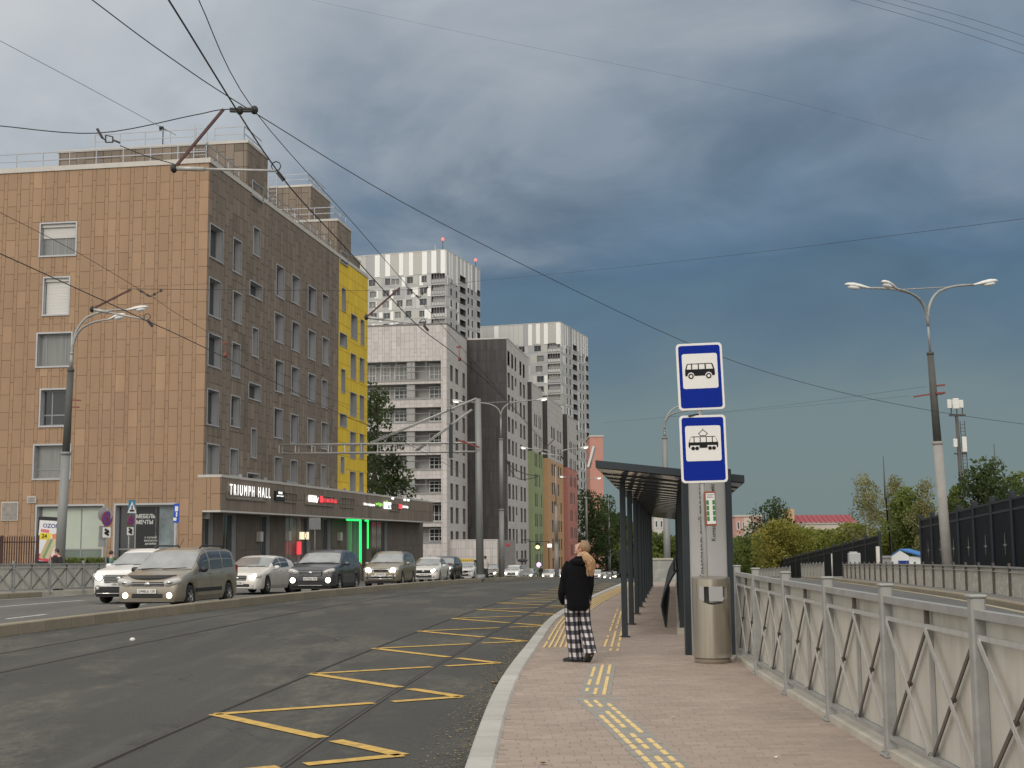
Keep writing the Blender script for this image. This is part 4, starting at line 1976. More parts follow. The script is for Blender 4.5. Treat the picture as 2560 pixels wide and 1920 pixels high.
# ---- the coloured sections, each a step further out
prevd, preva = w3, A4
secs = [(1320, 1330, 958, 1127, (.30, .36, .19), 'green', 1357), (1357.5, 1369, 992, 1145, (.55, .335, .18), 'orange', 1407.5), (1408.5, 1418.5, 1038, 1168, (.50, .21, .17), 'red', 1442)]
for i, (pxa, pxb, pyt, pyc, colr, cn, pxe) in enumerate(secs):
    d = prevd + .01
    a0 = R3(pxa, 1150, d)[0]
    wd = -(plane_hit(B2.O + B2.U * a0, B2.V, pxb, 1150)[0]) - prevd
    d = prevd + wd
    a1 = R3(pxe, 1150, d)[0]
    ztop = plane_hit(B2.O + B2.U * a0, B2.V, pxb, pyt)[1]
    zc = plane_hit(B2.O + B2.U * a0, B2.V, pxb, pyc)[1]
    sec = thing('apartment_block', 'tall section of the apartment row with a dark fin above and %s cladding below' % cn, 'building', (B2.O.x, B2.O.y, 0), B2.th)
    fL, fR = Fac('L', a0), Fac('R', -d)
    CM = mat(cn + '_cladding', colr, .8, var=.05, scale=.4)
    CJ = mat(cn + '_joint', tuple(k * .6 for k in colr), .9)
    hs = []
    n = 9
    for k in range(n):
        zf = ztop - 6.2 - 3.02 * k
        wds = (a1 - a0)
        for (u, v) in ((.22, .30), (.36, .44), (.62, .69), (.78, .85)):
            if (k + int(u * 10)) % 5 == 0 and u > .5:
                continue
            hs.append((a0 + wds * u, a0 + wds * v, zf, zf + 1.9))
    b = MB()
    b.cur = 0
    wall(b, fR, a0, a1, ZG2 - 2, ztop, hs)
    b.quad((a0, -d, ztop - .03), (a1, -d, ztop - .03), (a1, 6, ztop - .03), (a0, 6, ztop - .03))
    b.quad(fL(-d, ZG2 - 2), fL(-prevd, ZG2 - 2), fL(-prevd, ztop), fL(-d, ztop))
    b.quad((a1, -d, ZG2 - 2), (a1, 6, ZG2 - 2), (a1, 6, ztop), (a1, -d, ztop))
    b.build('wall', PALEJ, sec)
    clad(sec, fR, a0, a1, zc, ztop, hs, PALE, 1.0, [.62, .62, .3], rng, .03, gap=.012)
    clad(sec, fR, a0, a1, ZG2 - 2, zc, hs, CM, 1.0, [.62, .62, .3], rng, .03, gap=.012)
    b = MB()
    fbox(b, fL, -d - .04, -prevd, zc, ztop + .2, 0, .05)
    b.build('dark_fin', DKC, sec)
    b = MB()
    fbox(b, fL, -d - .036, -prevd, ZG2 - 2, zc - .01, 0, .05)
    b.build('coloured_fin', CM, sec)
    b = MB()
    fbox(b, fR, a0, a1, ztop, ztop + .2, -.3, .07)
    b.build('coping', COPE, sec)
    for h in hs:
        window(sec, fR, h, .30, 'plain', FRAMEG, RV3, GLASS, trim=0, proud=.035)
    prevd = d

# shop fascia lights low on the row
b = MB()

# ================================================================== the two towers
STRIPS = [mat('tower_white', (.82, .82, .80), .5, var=.03), mat('tower_pale', (.53, .53, .51), .6, var=.04), mat('tower_grey', (.37, .375, .385), .6, var=.04),
          mat('tower_mid', (.45, .455, .455), .6, var=.04), mat('tower_warm', (.46, .455, .42), .6, var=.04)]
TWALL = mat('tower_wall', (.42, .425, .425), .7, var=.05, scale=.2)
TGLASS = mat('tower_glass', (.06, .068, .075), .08, var=.3, scale=.3)
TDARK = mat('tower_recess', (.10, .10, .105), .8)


def tower(px, Y, th, pyt, pxl, pxr, label, seed, floors, lcols, rcols, rlog):
    T = Frame(px, Y, th)
    zt = T.L(px, pyt)[1]
    root = T.root('tower_block', label)
    wl = T.L(pxl, pyt + 20)[0]
    wr = T.R(pxr, pyt + 60)[0]
    rg = random.Random(seed)
    zb = -9
    PAR = 5.9
    FLH = 3.0
    lh, rh = [], []
    for k in range(floors):
        z0_ = zt - PAR - FLH * (k + 1) + .75
        for (u, w_) in lcols:
            o = rg.uniform(-.6, .6)
            ww = w_ * rg.choice([1, 1, .75])
            lh.append((u + o, u + o + ww, z0_, z0_ + rg.choice([1.7, 1.7, 1.5])))
        for (u, w_) in rcols:
            rh.append((wr * u, wr * u + w_, z0_ - .1, z0_ + 1.7))
    ll = [(.15, 3.9, zt - PAR - FLH * (k + 1) + .45, zt - PAR - FLH * k - .1) for k in range(floors)]
    rl = []
    for k in range(floors):
        z1 = zt - PAR + 1.4 - FLH * k
        rl.append((wr * rlog[0], wr * rlog[1], z1 - FLH + .25, z1))
        rl.append((wr * .90, wr - .1, z1 - FLH - 1.2, z1 - 1.5))
    b = MB()
    wall(b, LEFT, 0, wl, zb, zt, lh + ll)
    wall(b, RIGHT, 0, wr, zb, zt, rh + rl)
    b.quad((0, 0, zt - .02), (wr, 0, zt - .02), (wr, wl, zt - .02), (0, wl, zt - .02))
    b.quad((wr, 0, zb), (wr, wl, zb), (wr, wl, zt), (wr, 0, zt))
    b.quad((0, wl, zb), (wr, wl, zb), (wr, wl, zt), (0, wl, zt))
    b.build('wall', TWALL, root)
    b = MB()
    fbox(b, LEFT, -.05, wl, zt, zt + .25, -.5, .14)
    fbox(b, RIGHT, -.05, wr, zt + .01, zt + .24, -.5, .13)
    b.build('coping', COPE, root)
    # long strips round the top
    for f, ln in ((LEFT, wl), (RIGHT, wr)):
        a = 0.0
        wt = True
        while a < ln - .2:
            w_ = rg.choice([1.1, 1.5, 1.5, 2.4, 3.2]) if not wt else rg.choice([1.3, 1.5])
            if f is RIGHT:
                w_ *= .8
            w_ = min(w_, ln - a)
            m_ = STRIPS[0] if wt and rg.random() < .8 else rg.choice(STRIPS[1:])
            drop = rg.choice([0, .2, .4]) if f is LEFT else rg.choice([0, 1.0, 2.0])
            for p in cut_rects((a, a + w_, zt - PAR - drop, zt), rl if f is RIGHT else []):
                b = MB()
                fbox(b, f, p[0] + .03, p[1] - .03, p[2], p[3], .0, .08 if m_ is not STRIPS[0] else .13)
                b.build('facade_strip', m_, root)
            a += w_
            wt = not wt
    # mixed panels round the windows
    for f, ln, hs in ((LEFT, wl, lh + ll), (RIGHT, wr, rh + rl)):
        for k in range(floors):
            a = 4.0 if f is LEFT else 0
            while a < ln - .3:
                w_ = min(rg.choice([.9, 1.4, 2.2, 3.0]), ln - a)
                r_ = (a, a + w_, zt - PAR - FLH * (k + 1) + rg.choice([0, .35]), zt - PAR - FLH * k - .45)
                m_ = rg.choice(STRIPS[1:])
                if rg.random() < .22:
                    m_ = STRIPS[0]
                    r_ = (a, a + min(w_, 1.0), r_[2], r_[3])
                for p in cut_rects(r_, hs):
                    b = MB()
                    fbox(b, f, p[0] + .02, p[1] - .02, p[2], p[3], .0, .05)
                    b.build('facade_panel', m_, root)
                a += w_
    for h in lh:
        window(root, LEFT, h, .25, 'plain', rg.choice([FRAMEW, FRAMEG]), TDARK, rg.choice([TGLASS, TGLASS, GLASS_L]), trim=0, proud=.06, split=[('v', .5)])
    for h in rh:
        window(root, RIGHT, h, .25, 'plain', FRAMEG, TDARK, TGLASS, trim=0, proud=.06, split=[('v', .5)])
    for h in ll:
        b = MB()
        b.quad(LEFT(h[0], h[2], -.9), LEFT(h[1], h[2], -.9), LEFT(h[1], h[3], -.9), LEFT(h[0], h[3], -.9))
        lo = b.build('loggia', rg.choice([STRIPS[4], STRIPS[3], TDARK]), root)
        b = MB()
        n = 5
        for j in range(n + 1):
            c = h[0] + (h[1] - h[0]) * j / n
            fbox(b, LEFT, c - .05, c + .05, h[2], h[3], -.1, 0)
        fbox(b, LEFT, h[0], h[1], h[2] + .9, h[2] + 1.0, -.1, 0)
        fbox(b, LEFT, h[0], h[1], h[2] - .1, h[2] + .1, -.1, .12)
        b.build('glazing_bars', FRAMEG, lo)
        b = MB()
        b.quad(LEFT(h[0], h[2], -.06), LEFT(h[1], h[2], -.06), LEFT(h[1], h[2] + .95, -.06), LEFT(h[0], h[2] + .95, -.06))
        b.build('parapet_panel', rg.choice(STRIPS[1:4]), lo)
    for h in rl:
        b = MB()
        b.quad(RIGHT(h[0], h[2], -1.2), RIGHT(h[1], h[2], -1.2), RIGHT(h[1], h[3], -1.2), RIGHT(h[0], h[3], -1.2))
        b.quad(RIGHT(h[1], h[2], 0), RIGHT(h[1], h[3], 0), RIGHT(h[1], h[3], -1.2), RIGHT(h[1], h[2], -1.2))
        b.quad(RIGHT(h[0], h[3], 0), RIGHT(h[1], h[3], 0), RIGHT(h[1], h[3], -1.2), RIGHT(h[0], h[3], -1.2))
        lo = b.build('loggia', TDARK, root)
        b = MB()
        fbox(b, RIGHT, h[0], h[1], h[2] - .25, h[2], -.3, .15)
        b.build('floor_slab', STRIPS[1], lo)
        b = MB()
        fbox(b, RIGHT, h[0], h[1], h[2], h[2] + 1.1, -.08, -.02)
        b.build('balustrade', STRIPS[2], lo)
    return root, T, zt, wl, wr


thA = math.atan2(1, .32)
tA, TA, ztA, wlA, wrA = tower(1114.6, 337, thA, 625, 880, 1200, 'taller grey and white tower block, the left one of the two high towers', 21, 10,
                              [(5.6, 1.9), (8.9, 1.6), (12.4, 2.1), (15.9, 1.8), (19.4, 1.8), (22.4, 1.3)], [(.13, 1.1), (.28, 1.1), (.62, 1.1), (.73, 1.1)], (.40, .56))
tB, TB, ztB, wlB, wrB = tower(1407, 380, thA, 806, 1195, 1470, 'lower grey and white tower block to the right, above the dark trees', 22, 18,
                              [(5.4, 2.0), (11.5, 1.8), (17, 1.9), (21, 1.8)], [(.18, 1.1), (.30, 1.1), (.66, 1.1), (.77, 1.1)], (.42, .57))
RED = emis('red_beacon', (1.0, .12, .10), 2.2)
for (px, py, T_) in ((1107, 598, 'tallest red beacon on a mast above the front corner of the taller tower'), (1189, 650, 'red beacon on the far corner of the taller tower')):
    q = P(px, py, 340 if px < 1150 else 362)
    bz = ztA
    o = thing('warning_beacon', T_, 'beacon', (q.x, q.y, bz))
    b = MB()
    b.tube([(0, 0, -.3), (0, 0, q.z - bz)], .09, 6)
    b.build('mast', DARKM, o)
    b = MB()
    b.ellipsoid((0, 0, q.z - bz), .38, .38, .38, 10, 6)
    b.build('lamp', RED, o)
b = MB()
q = P(1088, 615, 343)
b.tube([(0, 0, 0), (0, 0, q.z - ztA + .3)], .07, 6)
tag(b.build('roof_antenna', COPE, None, (q.x, q.y, ztA)), 'thin pale rod antenna on the roof of the taller tower', 'antenna')


# ---- far blocks
def far_block(name, label, px0, px1, pyt, Y, depth, m, zb=-9, wins=True, roofm=None, rows=3, cols=4, wl=GLASS, slope=.0):
    a, c = P(px0, pyt, Y), P(px1, pyt, Y)
    o = thing(name, label, 'building', (a.x, Y, 0))
    wd, zt = c.x - a.x, a.z
    b = MB()
    b.box(0, wd, 0, depth, zb, zt)
    b.build('wall', m, o)
    b = MB()
    b.box(-.2, wd + .2, -.2, depth + .2, zt, zt + .4)
    b.build('coping', roofm or COPE, o)
    f = Fac('R')
    if wins:
        for k in range(rows):
            for j in range(cols):
                a0 = wd * (j + .3) / cols
                z1 = zt - 1.2 - 3.0 * k
                window(o, Fac('R', -.05), (a0, a0 + min(1.8, wd / cols * .45), z1 - 1.6, z1), .04, 'plain', FRAMEW, FRAMEW, wl, trim=.1, proud=.08)
    return o, wd, zt


PINK = mat('pink_render', (.50, .25, .20), .85, var=.1, scale=.2)
PINK2 = mat('faded_pink_render', (.52, .30, .26), .85, var=.1, scale=.2)
CREAM = mat('cream_render', (.52, .47, .40), .85, var=.1, scale=.2)
far_block('apartment_block', 'far salmon pink block rising behind the tram shelter roof', 1474, 1507, 1092, 360, 18, PINK, wins=False)
pk1, wd, zt = far_block('apartment_block', 'low far block with pink and cream bays left of the dark round tree', 1838, 1906, 1292, 300, 14, PINK2, rows=3, cols=5)
b = MB()
b.box(wd * .30, wd * .62, -.25, 0, -9, zt - .3)
b.build('bay', CREAM, pk1)
rr, wd, zt = far_block('school_building', 'far building with a long red metal roof behind the autumn trees', 1975, 2140, 1311, 290, 14, CREAM, rows=2, cols=9)
REDR = mat('red_roof_metal', (.27, .045, .055), .55, var=.12, scale=.5)
b = MB()
dz = ZatY(1287, 290, 2000) - zt
b.quad((wd * .08, -.3, zt + .3), (wd + .3, -.3, zt + .3), (wd, 5, zt + dz), (wd * .11, 5, zt + dz))
b.quad((wd * .11, 5, zt + dz), (wd, 5, zt + dz), (wd + .3, 12, zt + .3), (wd * .08, 12, zt + .3))
b.quad((wd * .08, -.3, zt + .3), (wd * .11, 5, zt + dz), (wd * .08, 12, zt + .3))
b.quad((wd + .3, -.3, zt + .3), (wd, 5, zt + dz), (wd + .3, 12, zt + .3))
ro = b.build('roof', REDR, rr)
b = MB()
for k in range(12):
    x = wd * (.1 + .9 * k / 12)
    b.bar((x, -.32, zt + .38), (x, 5, zt + dz + .06), .12, .10)
b.build('roof_seam', REDR, ro)
b = MB()
b.box(0, wd * .07, 0, 8, zt, zt + dz + 1.3)
b.build('gable_wall', mat('ochre_render', (.55, .36, .19), .85), rr)
# ================================================================== trees
BARK = mat('bark', (.085, .07, .055), .95, var=.3, scale=3)
BIRCHB = mat('birch_bark', (.50, .48, .43), .9, var=.4, scale=4, stretch=(1, 1, 4))
LF_DARK = leaf_mat('dark_leaves', (.030, .048, .018), (.082, .115, .038))
LF_GREEN = leaf_mat('green_leaves', (.078, .112, .028), (.18, .215, .058))
LF_OLIVE = leaf_mat('olive_leaves', (.120, .150, .030), (.27, .28, .060))
LF_GOLD = leaf_mat('golden_leaves', (.155, .160, .034), (.33, .29, .068))
LF_BIRCH = leaf_mat('birch_leaves', (.135, .140, .055), (.28, .265, .115))


def make_tree(label, base, H, Wd, leafm, barkm=BARK, n=2400, leaf=.34, low=.25, seed=1, name='tree', sparse=False, group=None, clump=None):
    rg = random.Random(seed)
    t = thing(name, label, 'tree', base, 0, group)
    b = MB()
    nb = clump or (26 if not sparse else 34)
    hc0 = H * low
    cl = []
    for k in range(nb):
        for _ in range(30):
            u = Vector((rg.uniform(-1, 1), rg.uniform(-1, 1), rg.uniform(-1, 1)))
            if u.length < 1:
                break
        zf = (u.z + 1) / 2
        wid = (1 - .55 * max(0, zf - .45) / .55) * (.65 + .35 * min(1, zf / .3))
        c = Vector((u.x * Wd / 2 * wid * .86, u.y * Wd / 2 * wid * .86, hc0 + zf * (H - hc0) * .93))
        r_ = Wd * rg.uniform(.14, .24) * (1 if not sparse else .75)
        c.z = min(c.z, H - r_ * .9)
        cl.append((c, r_, rg.uniform(-.13, .13)))
    for k in range(7):
        zf = .62 + .38 * k / 6
        r_ = Wd * (.19 - .05 * k / 6)
        cl.append((Vector((rg.uniform(-.14, .14) * Wd, rg.uniform(-.14, .14) * Wd, min(H * zf, H - r_ * .9))), r_, rg.uniform(-.1, .1)))
    tot = sum(r_ ** 2 for _, r_, _ in cl)
    for c, r_, tint in cl:
        m_ = int(n * r_ ** 2 / tot)
        for _ in range(m_):
            while True:
                u = Vector((rg.uniform(-1, 1), rg.uniform(-1, 1), rg.uniform(-1, 1)))
                if .02 < u.length < 1:
                    break
            rr = u.length ** .4
            p = c + u.normalized() * r_ * rr * rg.uniform(.75, 1.15)
            if sparse:
                p.z -= abs(rg.gauss(0, .10)) * Wd * .5
            d = Vector((rg.gauss(0, 1), rg.gauss(0, 1), rg.gauss(.5, .7))).normalized()
            a = d.orthogonal().normalized()
            e = d.cross(a)
            an = rg.uniform(0, 6.28)
            a, e = a * math.cos(an) + e * math.sin(an), e * math.cos(an) - a * math.sin(an)
            s = leaf * rg.uniform(.55, 1.25)
            b.t = tint + rg.uniform(-.12, .12)
            b.quad(p - a * s * .5, p + e * s * .32, p + a * s * .5, p - e * s * .32)
    b.build('crown', leafm, t)
    b = MB()
    r0 = max(.10, H * .016)
    kinks = [Vector((rg.gauss(0, .012) * H * (k / 6), rg.gauss(0, .012) * H * (k / 6), H * .88 * k / 6)) for k in range(7)]
    kinks[0] = Vector((0, 0, -.4))
    b.tube(kinks, [r0 * (1 - .14 * k) for k in range(7)], 7)
    for c, r_, _ in cl[::2]:
        hz = max(H * .12, c.z - (c.xy.length) * 1.0)
        k = min(5, max(0, int(hz / (H * .88) * 6)))
        f = kinks[k].lerp(kinks[k + 1], .5)
        mid = f.lerp(c, .5) + Vector((0, 0, .04 * H))
        b.tube([f, mid, c], [r0 * .42, r0 * .26, r0 * .10], 5)
    b.build('trunk', barkm, t)
    return t


def ptree(label, px, pyt, Y, wpx, leafm, zb=None, **kw):
    q = P(px, pyt, Y)
    zb = G(Y) if zb is None else zb
    return make_tree(label, (q.x, Y, zb), q.z - zb, wpx / F * Y * 1.45, leafm, **kw)


ptree('sparse leafy tree beside the yellow end bay, in front of the pale loggias', 938, 952, 138, 104, LF_DARK, n=3400, leaf=.40, low=.22, seed=3)
ptree('smaller leafy tree just right of the one beside the yellow end bay', 982, 1095, 140, 76, LF_DARK, n=1800, leaf=.40, low=.30, seed=4)
gt = 'dark trees at the end of the road'
for i, (px, py, Y, w_, lm, lab) in enumerate([
        (1468, 1222, 250, 92, LF_DARK, 'tallest dark tree at the end of the road, against the red section'),
        (1512, 1236, 262, 84, LF_DARK, 'dark tree at the end of the road behind the blonde head'),
        (1552, 1282, 270, 80, LF_DARK, 'lower dark tree at the end of the road just left of the shelter columns'),
        (1430, 1330, 275, 60, LF_DARK, 'lowest dark tree at the end of the road, behind the lamp before the red section'),
        (1648, 1330, 200, 76, LF_GREEN, 'tree seen between the shelter columns and its back wall'),
        (1700, 1338, 215, 80, LF_GREEN, 'tree behind the dark back wall of the shelter'),
        (1600, 1310, 240, 80, LF_GREEN, 'tree hidden mostly behind the row of shelter columns')]):
    ptree(lab, px, py, Y, w_, lm, n=4200, leaf=.60, low=.03, seed=20 + i, group=gt)
gt = 'trees beyond the dark noise barriers'
for i, (px, py, Y, w_, lm, nm, bk, sp, lab) in enumerate([
        (1936, 1246, 210, 96, LF_DARK, 'tree', BARK, 0, 'tall dark round tree between the pink block and the red roof'),
        (1868, 1338, 185, 100, LF_GREEN, 'tree', BARK, 0, 'dull green tree directly right of the grey shelter end panel'),
        (1942, 1300, 170, 92, LF_GOLD, 'tree', BARK, 0, 'golden autumn tree in front of the tall dark round tree'),
        (2010, 1318, 175, 100, LF_OLIVE, 'tree', BARK, 0, 'olive tree under the left end of the red roof'),
        (2075, 1324, 170, 104, LF_OLIVE, 'tree', BARK, 0, 'olive tree under the right end of the red roof'),
        (2136, 1308, 165, 90, LF_OLIVE, 'tree', BARK, 0, 'olive tree between the red roof and the first birch'),
        (2165, 1180, 160, 92, LF_BIRCH, 'birch_tree', BIRCHB, 1, 'tall loose birch with yellowing leaves, the left one of the birches'),
        (2232, 1184, 172, 72, LF_BIRCH, 'birch_tree', BIRCHB, 1, 'loose birch just right of the lone thin mast'),
        (2262, 1218, 150, 84, LF_GREEN, 'tree', BARK, 0, 'bushy green tree above the blue roofed hut'),
        (2312, 1194, 145, 76, LF_BIRCH, 'birch_tree', BIRCHB, 1, 'thin birch with white trunk left of the big street lamp'),
        (2215, 1330, 155, 90, LF_OLIVE, 'tree', BARK, 0, 'low olive tree behind the blue roofed hut'),
        (2384, 1216, 150, 54, LF_GREEN, 'tree', BARK, 0, 'narrow green tree between the street lamp and the phone mast'),
        (2466, 1142, 130, 112, LF_DARK, 'tree', BARK, 0, 'tall dark green tree behind the noise barrier, right of the phone mast'),
        (2545, 1180, 138, 90, LF_GREEN, 'tree', BARK, 0, 'green tree at the right edge behind the noise barrier')]):
    ptree(lab, px, py, Y, w_ * (1.2 if not sp else 1.0), lm, n=(6000 if not sp else 3400), leaf=(.40 if not sp else .30), low=.05 if not sp else .16, seed=40 + i, name=nm, barkm=bk, sparse=bool(sp), group=gt)
# the far wood as one mass
b = MB()
rg = random.Random(9)
for k in range(9000):
    px = rg.uniform(1560, 2640)
    Y = rg.uniform(235, 275)
    top = ZatY(1368 + 14 * math.sin(px * .02) + 8 * math.sin(px * .06), Y)
    X = XatY(px, Y)
    z = rg.uniform(-7.5, top)
    d = Vector((rg.gauss(0, 1), rg.gauss(0, 1), rg.gauss(.5, .7))).normalized()
    a = d.orthogonal().normalized()
    e = d.cross(a)
    b.t = rg.uniform(-.2, .2)
    s = .9
    p = Vector((X, Y, z))
    b.quad(p - a * s, p + e * s * .7, p + a * s, p - e * s * .7)
tag(b.build('far_wood', LF_GREEN), kind='stuff')
# low hedge behind the fence on the left
b = MB()
hA, hB = P(150, 1400, 58), P(300, 1400, 60)
for k in range(2600):
    q = hA.lerp(hB, rg.random())
    z = G(q.y) + .1 + rg.random() ** .6 * 1.35
    d = Vector((rg.gauss(0, 1), rg.gauss(0, 1), rg.gauss(.5, .7))).normalized()
    a = d.orthogonal().normalized()
    e = d.cross(a)
    s = .07
    b.t = rg.uniform(-.2, .2)
    p = Vector((q.x + rg.gauss(0, .1), q.y + rg.gauss(0, .3), z))
    b.quad(p - a * s, p + e * s * .7, p + a * s, p - e * s * .7)
tag(b.build('hedge', LF_GREEN), 'low clipped hedge under the pale green shop window', 'hedge')

# ================================================================== fences of braced bays
PANEL = mat('weathered_fence_sheet', (.47, .455, .40), .42, 0, var=.14, scale=1.3, bump=.12, bscale=3, dirt=(.30, .285, .235, .75), dscale=1.6, stretch=(2.2, 2.2, .45))
PANELB = mat('fence_sheet_back', (.40, .385, .335), .5, 0, var=.12, scale=2.0, dirt=(.85, .82, .74, .6), dscale=6)
STRUT = mat('strut_zinc', (.42, .42, .40), .45, .25, var=.15, scale=9)
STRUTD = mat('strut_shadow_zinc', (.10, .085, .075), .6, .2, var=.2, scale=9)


def braced_fence(name, label, pts, zf, side, H=1.24, panelm=PANEL, brace=True, base=True, postw=.088, darkpost=False, mid=True):
    """pts: post positions; side: +1 when the braces face left of the walking direction"""
    root = thing(name, label, 'fence', (pts[0][0], pts[0][1], zf(pts[0][1])))
    o0 = Vector(root.location)
    n = len(pts)
    V = [Vector((p[0], p[1], zf(p[1]))) - o0 for p in pts]
    up = Vector((0, 0, 1))
    pm = None
    for k in range(n):
        d = (V[min(k + 1, n - 1)] - V[max(k - 1, 0)])
        an = math.atan2(d.y, d.x)
        if pm is None:
            b = MB()
            w_ = postw
            b.rbox(0, 0, H / 2 - .02, w_, w_, H + .04, .012)
            b.rbox(0, 0, H + .004, w_ + .018, w_ + .018, .022, .008)
            b.rbox(0, 0, .012, w_ + .08, w_ + .05, .024, .006)
            for s in (1, -1):
                b.cyl((s * (w_ / 2 + .022), w_ / 2 + .008, .024), .009, .012, 6)
            b.cyl((0, -w_ / 2 - .004, H * .22), .008, w_ + .008, 6, 'Y')
            pm = b.mesh('post', STRUTD if darkpost else GALV)
        share('post', pm, root, V[k], an)
    for k in range(n - 1):
        A, B = V[k], V[k + 1]
        d = (B - A)
        L_ = d.length
        d.normalize()
        nrm = Vector((-d.y, d.x, 0)).normalized() * side
        a, c = A + d * (postw / 2), B - d * (postw / 2)

        def q(f, z, o=0.0):
            return a + (c - a) * f + up * z + nrm * o
        b = MB()
        b.bar(q(0, H - .10), q(1, H - .10), .06, .05)
        b.build('top_rail', GALV, root)
        b = MB()
        b.bar(q(0, H - .235, .012), q(1, H - .235, .012), .012, .032)
        b.build('middle_rail', STRUT, root)
        b = MB()
        b.bar(q(0, .145), q(1, .145), .05, .03)
        b.build('bottom_rail', GALV, root)
        # the sheet
        b = MB()
        b.hexa([q(0, .16, -.035), q(1, .16, -.035), q(1, .16, -.042), q(0, .16, -.042), q(0, H - .125, -.035), q(1, H - .125, -.035), q(1, H - .125, -.042), q(0, H - .125, -.042)])
        b.build('sheet', panelm, root)
        if mid:
            b = MB()
            b.bar(q(.5, .16, -.02), q(.5, H - .25, -.02), .03, .025, up=nrm)
            b.build('stud', GALV, root)
            b = MB()
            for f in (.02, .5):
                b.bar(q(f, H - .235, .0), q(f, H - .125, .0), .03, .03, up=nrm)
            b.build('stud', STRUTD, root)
        if brace:
            zt, zb = H - .25, .165
            for (f0, f1) in ((0.01, .49), (.51, .99)):
                b = MB()
                fl = side > 0
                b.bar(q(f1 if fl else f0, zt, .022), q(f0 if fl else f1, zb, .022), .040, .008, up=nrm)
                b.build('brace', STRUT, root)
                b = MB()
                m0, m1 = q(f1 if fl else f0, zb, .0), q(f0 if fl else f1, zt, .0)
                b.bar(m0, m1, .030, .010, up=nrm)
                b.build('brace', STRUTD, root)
                b = MB()
                cc = q((f0 + f1) / 2, (zt + zb) / 2, .0)
                Mx = Matrix.Translation(cc) @ Matrix.Rotation(math.atan2(d.y, d.x), 4, 'Z')
                b.rbox(0, 0, 0, .034, .045, .032, .008, Mx)
                b.build('brace_clip', STRUTD, root)
        if base:
            b = MB()
            b.hexa([q(-.02, -.3, -.10), q(1.02, -.3, -.10), q(1.02, -.3, .035), q(-.02, -.3, .035), q(-.02, .075, -.10), q(1.02, .075, -.10), q(1.02, .055, .035), q(-.02, .055, .035)])
            b.build('base_block', CONC, root)
    return root


fy = [3.9, 5.9, 7.95, 9.92, 11.86, 13.88, 15.97, 18.01]
braced_fence('braced_fence', 'near galvanised fence of X braced bays with weathered sheets along the pink paving', [(right_edge(y) - .16, y) for y in fy], lambda y: PL(y), 1)
# fence on the left, in front of the pavement
lp = []
for k in range(-3, 6):
    px = (65 + 236 * k - 4 * k * k) / 3.456 if k < 5 else 275 + 20 * (k - 4)
    lp.append(px)
A0, A1 = P(0, 1440, 46.5), P(272, 1440, 52.5)
ptsL = []
dd = (A1 - A0)
L_ = dd.xy.length
dn = dd.xy.normalized()
for k in range(-3, int(L_ / 2) + 2):
    q = A0.xy + dn * (2.0 * k + .7)
    ptsL.append((q.x, q.y))
braced_fence('braced_fence', 'grey braced sheet fence at the left edge beyond the carriageway, below the poster case', ptsL, lambda y: G(y) + .14, -1, H=1.15)


# fences across the road on the right
def RFx(y):
    return 14.2 + .1365 * (y - 38)


Pn = [(RFx(y), y) for y in [26 + 2.05 * k for k in range(28)]]
braced_fence('sheet_fence', 'long sheet fence with thin dark posts across the road on the right', Pn, lambda y: G(y) - .23, 1, H=1.22, panelm=PANELB, brace=False, postw=.07, darkpost=True, mid=False)
Q0, Q1 = P(2004, 1440, 112), P(2060, 1440, 98)
Pn = [tuple(Q0.lerp(Q1, k / 7).xy) for k in range(8)]
braced_fence('sheet_fence', 'short far piece of sheet fence left of the long one, before the dark barrier', Pn, lambda y: G(y) - .1, -1, H=1.22, panelm=PANELB, brace=False, postw=.07, mid=False)
Q0, Q1 = P(1900, 1440, 132), P(1976, 1440, 112)
Pn = [tuple(Q0.lerp(Q1, k / 9).xy) for k in range(10)]
braced_fence('sheet_fence', 'farthest piece of sheet fence, seen just above the near fence posts', Pn, lambda y: G(y) - .1, -1, H=1.0, panelm=PANELB, brace=False, postw=.07, mid=False)

# the road on the right with its kerb and yellow edge line
b = MB()
y = 3
while y < 150:
    y2 = y + 3
    z = lambda q: G(q) - .10
    fx = lambda q: min(RFx(q) - 1.0, 60)
    b.quad((right_edge(y) + .12, y, z(y) + .03), (fx(y), y, z(y) + .03), (fx(y2), y2, z(y2) + .03), (right_edge(y2) + .12, y2, z(y2) + .03))
    y = y2
sr = tag(b.build('side_road', ASPH2), kind='structure')
b = MB()
y = 20
while y < 100:
    b.quad((RFx(y) - 1.30, y, G(y) - .062), (RFx(y) - 1.12, y, G(y) - .062), (RFx(y + 3) - 1.12, y + 3, G(y + 3) - .062), (RFx(y + 3) - 1.30, y + 3, G(y + 3) - .062))
    y += 3
b.build('edge_line', mat('faded_edge_paint', (.36, .32, .22), .85, var=.2, scale=4), sr)
skk = plain_root('side_kerb')
kerb_run(skk, lambda y: (RFx(y) - 1.0, y), lambda y: (RFx(y) - .72, y), lambda y: G(y) + .08, lambda y: G(y) - .25, 20, 100, 2.0, OLDKERB)
b = MB()
y = 20
while y < 100:
    b.quad((RFx(y) - .72, y, G(y) + .07), (RFx(y) + 6, y, G(y) + .07), (RFx(y + 4) + 6, y + 4, G(y + 4) + .07), (RFx(y + 4) - .72, y + 4, G(y + 4) + .07))
    y += 4
tag(b.build('verge', PAVE), kind='structure')

# ================================================================== tram shelter
def colx(y):
    return 1.87 + (5.15 - 1.87) / (49.79 - 22.59) * (y - 22.59)


